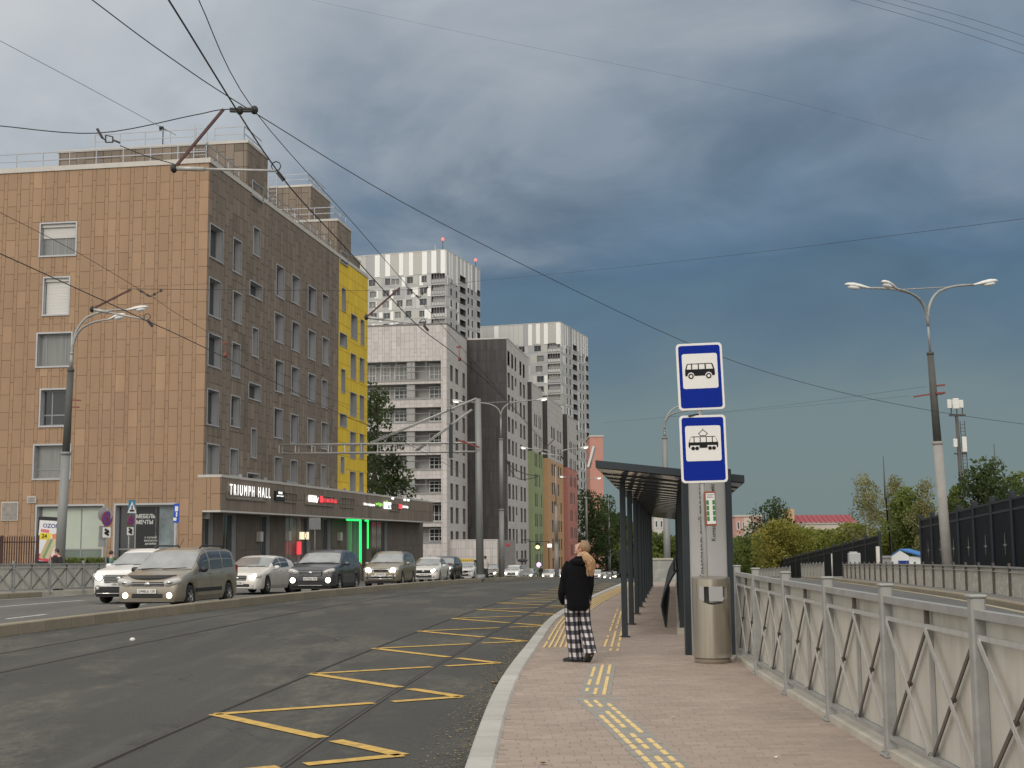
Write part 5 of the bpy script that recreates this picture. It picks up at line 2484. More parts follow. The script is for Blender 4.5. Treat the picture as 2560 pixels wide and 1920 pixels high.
SY0, SY1 = 19.25, 52.0
sh = thing('tram_shelter', 'long dark tram shelter with a row of black columns and a polished metal ceiling', 'shelter', (colx(SY0), SY0, PL(SY0)))
so = Vector(sh.location)
hdg = math.atan((5.15 - 1.87) / (49.79 - 22.59))
SU = Vector((math.sin(hdg), math.cos(hdg), 0))      # along
SV = Vector((math.cos(hdg), -math.sin(hdg), 0))     # to the right
SL = (SY1 - SY0) / math.cos(hdg)
zRL = P(1490, 1150, SY0).z - so.z                    # road side upper edge
zRR = P(1851, 1190, SY0).z - so.z
oL, oR = -.26, 1.88
FALL = -.0045


def sp(s, o, z):
    return SU * s + SV * o + Vector((0, 0, z + FALL * s))


def roofz(o):
    return zRL + (zRR - zRL) * (o - oL) / (oR - oL)


b = MB()
tk = .105
for (s0, s1) in ((0, SL),):
    c = [sp(s0, oL, roofz(oL) - tk), sp(s0, oR, roofz(oR) - tk), sp(s1, oR, roofz(oR) - tk), sp(s1, oL, roofz(oL) - tk),
         sp(s0, oL, roofz(oL)), sp(s0, oR, roofz(oR)), sp(s1, oR, roofz(oR)), sp(s1, oL, roofz(oL))]
    b.hexa(c)
b.build('roof', DARKM, sh)
CEIL = mat('polished_ceiling', (.43, .43, .39), .07, .95, var=.10, scale=1.5, bump=.55, bscale=2.6)
nst = 25
BATT = mat('ceiling_joint', (.05, .05, .048), .6)
for k in range(nst):
    s0, s1 = SL * k / nst, SL * (k + 1) / nst
    b = MB()
    n = 6
    b.sm = True
    for j in range(n):
        f0, f1 = j / n, (j + 1) / n
        h0, h1 = .016 * math.sin(math.pi * f0), .016 * math.sin(math.pi * f1)
        a0, a1 = s0 + .015 + (s1 - s0 - .03) * f0, s0 + .015 + (s1 - s0 - .03) * f1
        m = 3
        for i in range(m):
            u0, u1 = oL + .03 + (oR - oL - .06) * i / m, oL + .03 + (oR - oL - .06) * (i + 1) / m
            b.quad(sp(a0, u0, roofz(u0) - tk - .012 - h0), sp(a0, u1, roofz(u1) - tk - .012 - h0), sp(a1, u1, roofz(u1) - tk - .012 - h1), sp(a1, u0, roofz(u0) - tk - .012 - h1))
    b.build('ceiling_panel', CEIL, sh)
    b = MB()
    u0, u1 = oL + .04, oR - .04
    b.hexa([sp(s0 - .02, u0, roofz(u0) - tk - .034), sp(s0 - .02, u1, roofz(u1) - tk - .034), sp(s0 + .02, u1, roofz(u1) - tk - .034), sp(s0 + .02, u0, roofz(u0) - tk - .034),
            sp(s0 - .02, u0, roofz(u0) - tk - .002), sp(s0 - .02, u1, roofz(u1) - tk - .002), sp(s0 + .02, u1, roofz(u1) - tk - .002), sp(s0 + .02, u0, roofz(u0) - tk - .002)])
    if k:
        b.build('ceiling_batten', BATT, sh)
# the pale board that leans out along the road edge
b = MB()
WB = mat('pale_edge_board', (.62, .62, .58), .5, var=.05)
b.hexa([sp(-.05, oL - .12, zRL - .10), sp(-.05, oL - .09, zRL - .10), sp(.3, oL - .09, zRL - .10), sp(.3, oL - .12, zRL - .10),
        sp(-.05, oL - .035, zRL + .20), sp(-.05, oL - .005, zRL + .20), sp(.3, oL - .005, zRL + .20), sp(.3, oL - .035, zRL + .20)])
b.build('edge_board', WB, sh)
cm = None
for (cx_, cy_) in ((1565, 1593), (1570, 1562), (1575.5, 1537), (1580, 1520), (1585.5, 1508), (1592, 1498), (1599.4, 1489), (1608, 1481.6), (1617.5, 1476), (1627, 1472), (1634.4, 1468.5)):
    cq = ground_hit(cx_, cy_, PL)
    s = (cq.y - SY0) / math.cos(hdg)
    h = roofz(0) - tk - .03
    b = MB()
    b.rbox(0, 0, h / 2, .10, .07, h, .010)
    b.rbox(0, 0, .008, .17, .14, .016, .004)
    q = sp(s, 0, 0)
    o = b.build('column', DARKM, sh, q)
    o.rotation_euler = (0, 0, -hdg)
DGL = mat('dark_shelter_glass', (.012, .016, .020), .10, var=.1)
WO = .98
for k in range(11):
    s0 = 4.2 + (SL - 5.5) * k / 11
    s1 = 4.2 + (SL - 5.5) * (k + 1) / 11
    b = MB()
    h = roofz(WO) - tk - .05
    for s in (s0,):
        b.hexa([sp(s, WO - .06, -.02), sp(s, WO + .06, -.02), sp(s + .08, WO + .06, -.02), sp(s + .08, WO - .06, -.02), sp(s, WO - .06, h), sp(s, WO + .06, h), sp(s + .08, WO + .06, h), sp(s + .08, WO - .06, h)])
    b.build('wall_post', DARKM, sh)
    b = MB()
    b.hexa([sp(s0 + .09, WO - .01, .12), sp(s0 + .09, WO + .01, .12), sp(s1 - .01, WO + .01, .12), sp(s1 - .01, WO - .01, .12), sp(s0 + .09, WO - .01, h - .1), sp(s0 + .09, WO + .01, h - .1), sp(s1 - .01, WO + .01, h - .1), sp(s1 - .01, WO - .01, h - .1)])
    b.build('wall_pane', DGL, sh)
b = MB()
b.hexa([sp(4, WO - .10, -.05), sp(4, WO + .10, -.05), sp(SL - 1, WO + .10, -.05), sp(SL - 1, WO - .10, -.05), sp(4, WO - .10, .10), sp(4, WO + .10, .10), sp(SL - 1, WO + .10, .10), sp(SL - 1, WO - .10, .10)])
b.build('wall_base', CONC, sh)

# curved slatted bench along the back wall
be = thing('slatted_bench', 'dark bench of curved ribs along the back wall of the shelter', 'bench', tuple(so))
for k in range(60):
    s = 6.0 + 22.0 * k / 60
    pts = []
    for j in range(9):
        t = j / 8
        o = WO - .08 - .30 * (1 - max(0, (t - .35) / .65) ** 1.6) * (1 - .25 * max(0, .35 - t) / .35)
        z = .0 + 1.08 * t
        pts.append(sp(s, o, z))
    b = MB()
    b.tube(pts, .022, 5)
    b.build('rib', DARKM, be)
b = MB()
for (o, z) in ((WO - .14, 1.05), (WO - .36, .45)):
    b.tube([sp(6, o, z), sp(28, o, z)], .02, 6)
b.build('rail', DARKM, be)

# ---- end panel with the name of the stop
ep = ground_hit(1722, 1637, PL)
tot = thing('info_panel', 'grey end panel in a dark frame with the stop name in upright lettering', 'info panel', (P(1776, 1637, ep.y).x, ep.y, PL(ep.y)))
wt = P(1838, 1500, ep.y).x - P(1713, 1500, ep.y).x
ht = 2.60
b = MB()
for s in (-1, 1):
    b.rbox(s * (wt / 2 - .045), 0, ht / 2, .085, .13, ht, .008)
b.rbox(0, 0, ht - .04, wt - .17, .12, .08, .008)
b.build('frame', DARKM, tot)
GP = mat('grey_panel', (.40, .395, .385), .6, var=.05, scale=1.5, dirt=(.30, .29, .28, .3), dscale=1.5)
b = MB()
b.box(-wt / 2 + .088, wt / 2 - .088, -.03, .03, .0, ht - .082)
b.build('panel', GP, tot)
INK = mat('dark_lettering', (.02, .02, .022), .6)


def vtext(s, size, x, zc, m, **kw):
    M = face_matrix(Vector((x, -.034, zc)), (0, 0, 1), (-1, 0, 0))
    return text(s, size, m, tot, M, ext=.002, **kw)


vtext('Комсомольский проспект', .112, -.075, ZatY(1322, ep.y, 1760) - PL(ep.y), INK, bold=.001)
vtext('Komsomolskiy prospekt', .082, .085, ZatY(1281, ep.y, 1790) - PL(ep.y), INK)

# ---- stop signs on their pole
spx = P(1768, 1500, 17.75)
sg = thing('stop_sign_post', 'galvanised pole with a bus sign above a tram sign, behind the steel litter bin', 'sign post', (spx.x, 17.75, PL(17.75)))
b = MB()
zt = P(1757, 862, 17.75).z
b.tube([(0, 0, -.05), (-.015, 0, 1.6), (-.055, 0, zt)], .033, 12)
b.build('pole', GALV, sg)
SBL = mat('sign_plate_blue', (.0015, .020, .26), .55, var=.04, spec=.12)
SWH = mat('sign_white', (.74, .73, .70), .5, var=.03)
SBK = mat('sign_black', (.012, .013, .015), .6, spec=.15)


def rrect(w, h, r, n=5):
    pts = []
    for (cx, cy, a0) in ((w / 2 - r, h / 2 - r, 0), (-w / 2 + r, h / 2 - r, 90), (-w / 2 + r, -h / 2 + r, 180), (w / 2 - r, -h / 2 + r, 270)):
        for k in range(n + 1):
            t = R(a0 + 90 * k / n)
            pts.append((cx + r * math.cos(t), cy + r * math.sin(t)))
    return pts


def sign_plate(par, cz, cx, tilt, yaw, kind):
    w, h = .615, .905
    M = Matrix.Translation((cx, -.045, cz)) @ Matrix.Rotation(yaw, 4, 'Z') @ Matrix.Rotation(tilt, 4, 'Y')
    b = MB()
    b.prism(rrect(w, h, .05), M @ Matrix.Translation((0, 0, 0)), .012)
    # turned-over edge
    b.prism(rrect(w + .006, h + .006, .053), M @ Matrix.Translation((0, .008, 0)), .014)
    pl = b.build('sign_plate', SWH, par)
    pl['label'] = '%s pictogram sign' % kind

    def lay(poly, m, d, nm, off=(0, 0)):
        b = MB()
        b.prism([(p[0] + off[0], p[1] + off[1]) for p in poly], M @ Matrix.Translation((0, -d, 0)), .0015)
        return b
    b = lay(rrect(w - .055, h - .055, .035), SBL, .002, 'blue')
    b.build('blue_field', SBL, pl)
    b = lay(rrect(.475, .475, .03), SWH, .004, 'white', (0, .075))
    b.build('white_field', SWH, pl)
    k = .40 / 2.55
    oy = .075
    B, W_ = MB(), MB()

    def add(mb, poly, d):
        mb.prism([(p[0] * k, p[1] * k + oy) for p in poly], M @ Matrix.Translation((0, -d, 0)), .0012)

    def circ(cx, cy, r, n=20):
        return [(cx + r * math.cos(6.2832 * j / n), cy + r * math.sin(6.2832 * j / n)) for j in range(n)]
    if kind == 'bus':
        add(B, [(-1.27, -.42), (1.20, -.42), (1.27, -.30), (1.25, .10), (1.10, .60), (1.02, .66), (-1.05, .66), (-1.12, .60), (-1.28, .12), (-1.30, -.30)], .0055)
        for (x0, x1, s0, s1) in ((-1.12, -.76, .08, 0), (-.66, -.18, 0, 0), (-.08, .40, 0, 0), (.52, 1.08, 0, .10)):
            add(W_, [(x0 - s0 * .3, .16), (x1 + s1 * .3, .16), (x1 - s1, .58), (x0 + s0, .58)], .007)
        for cx_ in (-.80, .72):
            add(W_, circ(cx_, -.40, .29), .007)
            add(B, circ(cx_, -.44, .235), .0085)
            add(W_, circ(cx_, -.44, .12), .010)
        
    else:
        add(B, [(-1.20, -.40), (1.20, -.40), (1.27, -.25), (1.27, .02), (1.05, .56), (.98, .60), (-.98, .60), (-1.05, .56), (-1.27, .02), (-1.27, -.25)], .0055)
        for (x0, x1, s0, s1) in ((-1.18, -.82, .14, 0), (-.74, -.30, 0, 0), (-.22, .22, 0, 0), (.30, .74, 0, 0), (.82, 1.18, 0, .14)):
            add(W_, [(x0, .10), (x1, .10), (x1 - s1, .53), (x0 + s0, .53)], .007)
        for c0 in (-.72, .72):
            add(W_, [(c0 - .45, -.42), (c0 + .45, -.42), (c0 + .38, -.18), (c0 - .38, -.18)], .007)
            for s in (-.17, .17):
                add(B, circ(c0 + s, -.42, .16), .0085)
        add(B, [(-.36, -.36), (.36, -.36), (.36, -.24), (-.36, -.24)], .0085)
        d_ = [(-.22, .66), (.22, .66), (.38, .84), (0, 1.16), (-.38, .84)]
        for j in range(5):
            p, q = Vector(d_[j]), Vector(d_[(j + 1) % 5])
            t = (q - p).normalized()
            nn = Vector((-t.y, t.x)) * .028
            p, q = p - t * .02, q + t * .02
            add(B, [tuple(p - nn), tuple(q - nn), tuple(q + nn), tuple(p + nn)], .0055)
        add(B, [(-.025, 1.12), (.025, 1.12), (.025, 1.28), (-.025, 1.28)], .0055)
    B.build('pictogram', SBK, pl)
    W_.build('pictogram_window', SWH, pl)
    # clamps behind
    b = MB()
    for dz in (-.25, .25):
        b.rbox(0, .04, dz, .10, .04, .03, .005, M)
    b.build('clamp', BLACK, pl)
    return pl


c1 = P(1751, 941, 17.7)
c2 = P(1759, 1122, 17.7)
sign_plate(sg, c1.z - PL(17.7), c1.x - spx.x, R(-1.7), R(-3), 'bus')
sign_plate(sg, c2.z - PL(17.7), c2.x - spx.x, R(-1.0), R(-2), 'tram')
b = MB()
b.tube([(-.06, -.03, (c1.z + c2.z) / 2), (-.2, -.06, (c1.z + c2.z) / 2 - .03)], .012, 6)
b.build('clamp', BLACK, sg)
# timetable holder
tt = P(1777, 1271, 17.66)
M = Matrix.Translation((tt.x - spx.x, -.05, tt.z - PL(17.7))) @ Matrix.Rotation(R(24), 4, 'Z') @ Matrix.Rotation(R(-2), 4, 'Y')
b = MB()
RUST = mat('rusty_frame', (.28, .085, .04), .7, var=.2, scale=12)
b.rbox(0, .0, 0, .165, .02, .46, .005, M)
th = b.build('timetable', RUST, sg)
b = MB()
b.box(-.068, .068, -.013, -.011, -.205, .205, M)
b.build('timetable_sheet', SWH, th)
TG = mat('timetable_green', (.03, .20, .055), .6)
b = MB()
for j in range(4):
    for i in (-1, 1):
        b.box(i * .047 - .019, i * .047 + .019, -.0145, -.0135, -.165 + .072 * j, -.165 + .072 * j + .060, M)
b.build('timetable_field', TG, th)
b = MB()
for j in range(3):
    b.box(-.055, .055 - .02 * (j % 2), -.0145, -.0135, .145 + .018 * j, .150 + .018 * j, M)
b.build('timetable_print', INK, th)

# ---- litter bin
STL = mat('brushed_steel', (.48, .44, .37), .30, .9, var=.16, scale=3.5, stretch=(5, 5, .18), dirt=(.30, .27, .22, .4), dscale=1.5)
bp = ground_hit(1789, 1660, PL)
bn = thing('litter_bin', 'waist high stainless steel litter bin with an oblong opening, beside the sign pole', 'litter bin', (bp.x, bp.y + .24, PL(bp.y)))
rx, ry = .252, .245


def arc(t0, t1, z, n, r=1.0, dz=None):
    return [Vector((rx * r * math.sin(t0 + (t1 - t0) * j / n), -ry * r * math.cos(t0 + (t1 - t0) * j / n), z if dz is None else z + dz(t0 + (t1 - t0) * j / n))) for j in range(n + 1)]


def sheet(rows, b):
    i0 = len(b.v)
    n = len(rows[0])
    for r_ in rows:
        b.v += [tuple(p) for p in r_]
    b.sm = True
    for k in range(len(rows) - 1):
        for j in range(n - 1):
            b._f((i0 + k * n + j, i0 + k * n + j + 1, i0 + (k + 1) * n + j + 1, i0 + (k + 1) * n + j))
    b.sm = False


b = MB()
om = .80      # half angle of the opening
full = [arc(-math.pi, math.pi, z, 48) for z in (.07, .45)]
scoop = lambda t: .83 - (.075 * (1 - (t / om) ** 2) if abs(t) < om else 0) - (.05 if abs(abs(t) - math.pi) < om else 0)
full.append(arc(-math.pi, math.pi, 0, 48, 1, scoop))
sheet(full, b)
top = lambda t: 1.085 + .03 * (1 - math.cos(t)) / 2 + .0
sheet([arc(-math.pi, math.pi, 0, 48, 1, lambda t: .99), arc(-math.pi, math.pi, 0, 48, 1, top)], b)
for (t0, t1) in ((-math.pi + om, -om), (om, math.pi - om)):
    sheet([arc(t0, t1, .83, 16), arc(t0, t1, .99, 16)], b)
b.build('shell', STL, bn)
b = MB()
sheet([arc(-math.pi, math.pi, 0, 48, .93, lambda t: .99), arc(-math.pi, math.pi, 0, 48, .93, top)], b)
rim0, rim1 = arc(-math.pi, math.pi, 0, 48, 1, top), arc(-math.pi, math.pi, 0, 48, .80, lambda t: top(t) + .004)
sheet([rim0, rim1], b)
b.quad(*rim1[:-1])
b.build('lid', STL, bn)
b = MB()
b.loft([[Vector((rx * .88 * math.cos(6.283 * j / 24), ry * .88 * math.sin(6.283 * j / 24), z)) for j in range(24)] for z in (.1, .76)])
b.build('liner', mat('bin_liner', (.05, .05, .05), .7), bn)
b = MB()
b.loft([[Vector((rx * .93 * math.cos(6.283 * j / 24), ry * .93 * math.sin(6.283 * j / 24), z)) for j in range(24)] for z in (-.02, .072)])
b.build('plinth', mat('bin_plinth', (.24, .20, .15), .7, .3), bn)
b = MB()
for s in (-1, 1):
    b.ellipsoid((s * .06, -.20, .755), .03, .02, .010, 8, 5)
b.build('ashtray', STL, bn)

# ================================================================== lamps
LAMPW = mat('lamp_shell', (.66, .66, .63), .45, .1, var=.06)
LAMPG = mat('lamp_diffuser', (.75, .76, .75), .2, var=.03)
LITG = mat('lit_lamp_glass', (.9, .9, .88), .3, emit=(1.0, .97, .9), es=1.2, var=0)
POLEM = mat('lamp_pole', (.235, .24, .235), .6, .25, var=.14, scale=1.5, stretch=(2, 2, .4))
POLED = mat('lamp_pole_dark', (.085, .085, .08), .7, .1, var=.15, scale=1.5)
POLEL = mat('lamp_pole_concrete', (.30, .29, .27), .85, var=.15, scale=2)


def lamp_head(par, p, d, lit, sc=1.0):
    M = Matrix.Translation(p) @ Matrix.Rotation(math.atan2(d[1], d[0]), 4, 'Z') @ Matrix.Rotation(-R(9), 4, 'Y')
    b = MB()
    rings = []
    for (x, w, z0, z1) in ((-.05, .045, -.04, .04), (.10, .07, -.05, .06), (.30, .12, -.06, .10), (.55, .15, -.05, .12), (.75, .11, -.03, .09), (.84, .03, .0, .04)):
        ring = []
        for j in range(10):
            t = 2 * math.pi * j / 10
            c, s = math.cos(t), math.sin(t)
            ring.append(M @ Vector((x * sc, w * c * sc, (z1 * s if s > 0 else -z0 * s * .6) * sc)))
        rings.append(ring)
    b.loft(rings)
    o = b.build('lamp_head', LAMPW, par)
    b = MB()
    b.ellipsoid((0, 0, 0), .22 * sc, .13 * sc, .08 * sc, 12, 6, None)
    b.v = [tuple(M @ (Vector(v) + Vector((.52 * sc, 0, -.05 * sc)))) for v in b.v]
    b.build('diffuser', LITG if lit else LAMPG, o)


def street_lamp(label, px, pyb, Y, zbase, thick, stages, junction, arms, lit=False, tie=None, group='street lamps', sc=1.0, lean=0.0):
    """stages: (z0, z1, r0, r1, material); arms: (dx, dy, dz, start height) of the head from the junction"""
    X = XatY(px, Y)
    t = thing('street_lamp', label, 'street lamp', (X, Y, zbase), 0, group)
    for (z0, z1, r0, r1, m_) in stages:
        b = MB()
        b.tube([(lean * z0, 0, z0), (lean * z1, 0, z1)], [r0, r1], 14)
        b.tube([(lean * z1, 0, z1 - .12), (lean * z1, 0, z1)], [r1 * 1.12, r1 * 1.12], 14)
        b.build('pole', m_, t)
    tie_pts = []
    for (dx, dy, dz, hs) in arms:
        A = Vector((lean * hs, 0, hs))
        E = Vector((lean * hs + dx, dy, hs + dz))
        pts = []
        for k in range(13):
            u = k / 12
            # rises first, then sweeps out
            f = u ** 1.9 if u < .5 else .5 ** 1.9 + (1 - .5 ** 1.9) * (u - .5) / .5
            g = 1 - (1 - u) ** 2.6
            pts.append(Vector((A.x + (E.x - A.x) * f, A.y + (E.y - A.y) * f, A.z + (E.z - A.z) * g)))
        b = MB()
        b.tube(pts, [.055 * sc * (1 - .3 * k / 12) for k in range(13)], 8)
        b.build('arm', GALV, t)
        lamp_head(t, pts[-1], (dx, dy), lit, sc)
        tie_pts.append(pts[8])
    if tie:
        b = MB()
        b.tube([tie_pts[tie[0]], tie_pts[tie[1]]], .022 * sc, 6)
        b.build('tie_bar', GALV, t)
    return t


Yr = 54.0
zb = G(Yr) - .05
z_ = lambda py, Y: ZatY(py, Y, 2340)
street_lamp('tall lamp with three heads on curved arms above the sheet fence at the right', 2368, 1406, Yr, zb, .2,
            [(0, z_(1104, Yr) - zb, .21, .185, POLEL), (z_(1104, Yr) - zb, z_(880, Yr) - zb, .165, .13, POLED), (z_(880, Yr) - zb, z_(800, Yr) - zb, .05, .045, GALV)],
            None, [(-2.35, .1, 1.55, z_(810, Yr) - zb), (-1.7, -1.5, 1.3, z_(815, Yr) - zb), (2.05, .1, 1.62, z_(808, Yr) - zb)], tie=(0, 2), lean=-.036, sc=1.2)
lr = P(2347, 966, Yr)
ins = thing('line_anchor', 'rust red insulators strapped to the tall lamp at the right', 'insulator', (lr.x, Yr, lr.z))
ISR = mat('insulator_red', (.20, .045, .035), .5, var=.2, scale=5)
b = MB()
b.bar((-.35, 0, 0), (.25, 0, .06), .09, .07)
b.bar((-1.05, 0, -.42), (-.05, 0, -.28), .06, .06)
b.bar((-.2, 0, -.30), (.2, 0, -.28), .42, .07)
b.build('bracket', ISR, ins)

Yl = 53.0
zb = G(Yl) + .1
z_ = lambda py, Y: ZatY(py, Y, 150)
street_lamp('lamp with two heads on curved arms in front of the tan end wall', 149, 1405, Yl, zb, .2,
            [(0, z_(1130, Yl) - zb, .20, .175, POLEM), (z_(1130, Yl) - zb, z_(922, Yl) - zb, .15, .125, POLED), (z_(922, Yl) - zb, z_(880, Yl) - zb, .07, .06, GALV)],
            None, [(2.10, .4, z_(772, Yl) - z_(892, Yl), z_(892, Yl) - zb), (1.72, -.8, z_(808, Yl) - z_(900, Yl), z_(900, Yl) - zb)], lean=.026)
b = MB()
ol = thing('line_anchor', 'small rust red insulators strapped to the lamp at the left', 'insulator', tuple(P(168, 1000, Yl)))
b.bar((0, 0, 0), (.55, 0, -.02), .05, .05)
b.bar((0, 0, -.28), (.5, 0, -.30), .05, .05)
b.build('bracket', ISR, ol)
for (px, pyb, Y, pyt, pyh, arms, lab, lit) in [
        (1254, 1446, 96, 1096, 1042, ((-2.75, 0, 1.1), (2.65, 0, 1.2)), 'double armed lamp just right of the catenary pole in the median', True),
        (1391, 1446, 165, 1262, 1165, ((-3.3, 0, 2.2), (3.1, 0, 2.2)), 'double armed lamp in front of the orange section', True),
        (1467, 1446, 222, 1245, 1206, ((-3.4, 0, .9), (1.5, 0, .6)), 'lamp against the dark trees beside the red section', True),
        (1523, 1446, 250, 1290, 1255, ((-3.6, 0, .8), ), 'single armed lamp right of the blonde head', True),
        (1551, 1446, 272, 1330, 1300, ((-2.0, 0, .8), ), 'smallest far lamp against the trees left of the columns', True),
        (1667, 1446, 77, 1092, 1075, ((2.6, .4, 1.6), (1.2, -1.2, 1.0)), 'lamp pole rising behind the shelter roof beside the signs', False)]:
    zb = G(Y)
    sc = 1.0 if Y < 150 else 1.35
    zt1, zj = ZatY(pyt, Y, px) - zb, ZatY(pyh, Y, px) - zb
    rr = .21 if Y < 150 else .26
    street_lamp(lab, px, pyb, Y, zb, .2, [(0, zt1 * .5, rr, rr * .9, POLEM), (zt1 * .5, zt1, rr * .85, rr * .7, POLEM), (zt1, zj, .07 * sc, .06 * sc, GALV)], None,
                [(a[0], a[1], a[2], zj) for a in arms], lit=lit, tie=(0, 1) if len(arms) > 1 and arms[0][2] == arms[1][2] or Y == 96 else None, sc=sc)

# ================================================================== catenary mast with its lattice arm
Ym = 80.5
mx = XatY(1196, Ym)
mz = G(Ym) + .1
mast = thing('catenary_mast', 'steel catenary mast with a long lattice arm over the carriageway', 'mast', (mx, Ym, mz))
ztop = ZatY(997, Ym, 1196) - mz
b = MB()
b.tube([(.1, 0, 0), (0, 0, ztop)], [.24, .19], 16)
b.tube([(.1, 0, 0), (.1, 0, .35)], [.32, .30], 16)
b.build('pole', POLEM, mast)
mo = Vector((mx, Ym))
AV2 = Vector((-1, .05)).normalized()
aEnd = plane_hit(mo, AV2, 702, 1124)[0]
AV = Vector((AV2.x, AV2.y, 0))
zT, zB = ZatY(1107, Ym, 1190) - mz, ZatY(1129, Ym, 1190) - mz
b = MB()
TH = .32
for (s, z) in ((-1, zT), (1, zT), (-1, zB), (1, zB)):
    off = Vector((U2.x, U2.y, 0)) * TH * s
    b.tube([off * .3 + Vector((0, 0, z)), off + AV * 1.5 + Vector((0, 0, z)), off + AV * aEnd + Vector((0, 0, z))], .055, 6)
n = int(aEnd / .95)
for k in range(2, n + 1):
    p = AV * (aEnd * k / n)
    for s in (-1, 1):
        off = Vector((U2.x, U2.y, 0)) * TH * s
        b.bar(p + off + Vector((0, 0, zB)), p + off + Vector((0, 0, zT)), .05)
        if k < n and k % 2 == 0:
            p2 = AV * (aEnd * (k + 1) / n)
    o1, o2 = Vector((U2.x, U2.y, 0)) * TH, -Vector((U2.x, U2.y, 0)) * TH
    for z in (zB, zT):
        b.bar(p + o1 + Vector((0, 0, z)), p + o2 + Vector((0, 0, z)), .04)
b.build('lattice_arm', STRUT, mast)
for (a0p, a1p) in (((1192, 996), (929, 1107)), ((1180, 1024), (1039, 1128))):
    a0, z0_ = plane_hit(mo, AV2, *a0p)
    a1, z1_ = plane_hit(mo, AV2, *a1p)
    for s in (-1, 1):
        off = Vector((U2.x, U2.y, 0)) * .12 * s
        b = MB()
        b.tube([off + AV * a0 + Vector((0, 0, z0_ - mz)), off * 2 + AV * a1 + Vector((0, 0, z1_ - mz))], .05, 6)
        b.build('stay_tube', STRUT, mast)
b = MB()
a0, z0_ = plane_hit(mo, AV2, 1128, 1113)
b.bar(AV * a0 + Vector((0, -.4, zB - .4)), AV * a0 + Vector((0, -.4, zT + 1.1)), .22, .28)
b.bar(AV * a0 + Vector((0, -.4, zT + 1.1)), AV * a0 + Vector((0, -.4, zT + 2.2)), .06, .06)
b.bar(AV * a0 + Vector((-.25, -.4, zT + 2.0)), AV * a0 + Vector((.25, -.4, zT + 2.0)), .05, .05)
b.build('insulator_bracket', DARKM, mast)
b = MB()
p0, p1 = P(1146, 1101, Ym - 1), P(1198, 1118, Ym - .4)
b.bar(p0 - Vector((mx, Ym, mz)), p1 - Vector((mx, Ym, mz)), .09)
b.build('red_strut', ISR, mast)

# ================================================================== wires
WIRE = mat('overhead_wire', (.03, .03, .032), .5, .3, var=0)


def smooth_pts(pts, n=6):
    out = []
    m = len(pts)
    for i in range(m - 1):
        p0, p1, p2, p3 = pts[max(i - 1, 0)], pts[i], pts[i + 1], pts[min(i + 2, m - 1)]
        for k in range(n):
            t = k / n
            out.append(.5 * ((2 * p1) + (p2 - p0) * t + (2 * p0 - 5 * p1 + 4 * p2 - p3) * t * t + (3 * p1 - p0 - 3 * p2 + p3) * t ** 3))
    out.append(pts[-1])
    return out


def at_height(px, py, z):
    d = ray(px, py)
    t = (z - CAM_H) / d.z
    return Vector((d.x * t, d.y * t, z))


WG = 'overhead tram and lamp wires'


def wire(label, pts, r):
    q = smooth_pts([Vector(p) for p in pts]) if len(pts) > 2 else [Vector(p) for p in pts]
    b = MB()
    b.tube(q, r, 5)
    return tag(b.build('overhead_wire', WIRE), label, 'wire', WG)


zs = lambda px: 5.95 if px < 900 else 5.95 - (px - 900) * .0012
wire('thickest black contact wire running from the top edge past the largest hanger',
     [at_height(300, -190, 5.95)] + [at_height(px, py, zs(px)) for px, py in ((422, 0), (694, 428), (860, 615), (1039, 809), (1149, 896), (1291, 1029))] + [P(1395, 1150, 110)], .0085)
wire('carrier wire from the top edge through the insulators, right of the thickest wire',
     [at_height(440, -130, 6.75)] + [at_height(px, py, 6.75 - max(0, px - 900) * .002) for px, py in ((497, 0), (636, 276), (885, 560), (1045, 745), (1167, 884), (1296, 1032))] + [P(1400, 1148, 112)], .0055)
wire('contact wire from the left edge across the tan wall to the yellow bay',
     [at_height(-220, 540, 5.95)] + [at_height(px, py, 5.9 - px * .0006) for px, py in ((0, 634), (370, 803), (497, 862), (700, 962), (845, 1032), (1000, 1100))] + [P(1160, 1185, 79)], .009)
wire('thin carrier wire just above the contact wire on the tan wall',
     [at_height(-220, 420, 6.75)] + [at_height(px, py, 6.75) for px, py in ((0, 531), (200, 635), (373, 738), (506, 822), (800, 985))] + [P(1150, 1168, 79)], .005)
wire('long cable from the top left crossing behind the bus sign to the right edge',
     [P(120, -85, 18), P(231, 0, 19.5), P(420, 140, 22), P(648, 289, 25), P(1100, 556, 34), P(1701, 850, 45), P(2010, 957, 50), P(2348, 1030, 53.6), P(2700, 1078, 60)], .010)
wire('short cross cable from the left edge sagging to the hanger insulators', [P(-60, 312, 16), P(0, 315, 16), P(243, 333, 16), P(480, 289, 16), P(557, 274, 16), P(645, 274, 16)], .007)
wire('faint cable from the left edge down to the brown roof', [P(-80, 60, 34), P(0, 102, 34), P(200, 208, 36), P(440, 338, 40)], .007)
wire('thin cable slanting up to the right edge across the dark cloud', [P(1199, 702, 100), P(1500, 674, 80), P(1900, 630, 60), P(2300, 580, 48), P(2640, 536, 42)], .008)
for i, (x, y, lab) in enumerate(((2118, 140, 'lowest of the faint parallel wires in the top right corner'), (2180, 118, 'middle one of the faint parallel wires in the top right corner'), (2245, 96, 'topmost of the faint parallel wires in the top right corner'))):
    wire(lab, [P(x - 60, -20, 40), P((x + 2600) / 2, y * .48, 40), P(2640, y + 22, 40)], .006)
wire('very faint cable across the upper middle of the sky', [P(760, -4, 60), P(1300, 112, 60), P(1900, 235, 60), P(2330, 352, 60)], .004)
wire('cable of the upper insulator on the tall lamp running left', [P(2316, 966, 54), P(1900, 1020, 70), P(1508, 1057, 96)], .005)
wire('cable of the lower insulator on the tall lamp running left', [P(2272, 990, 54), P(1950, 1020, 66), P(1640, 1045, 88)], .004)
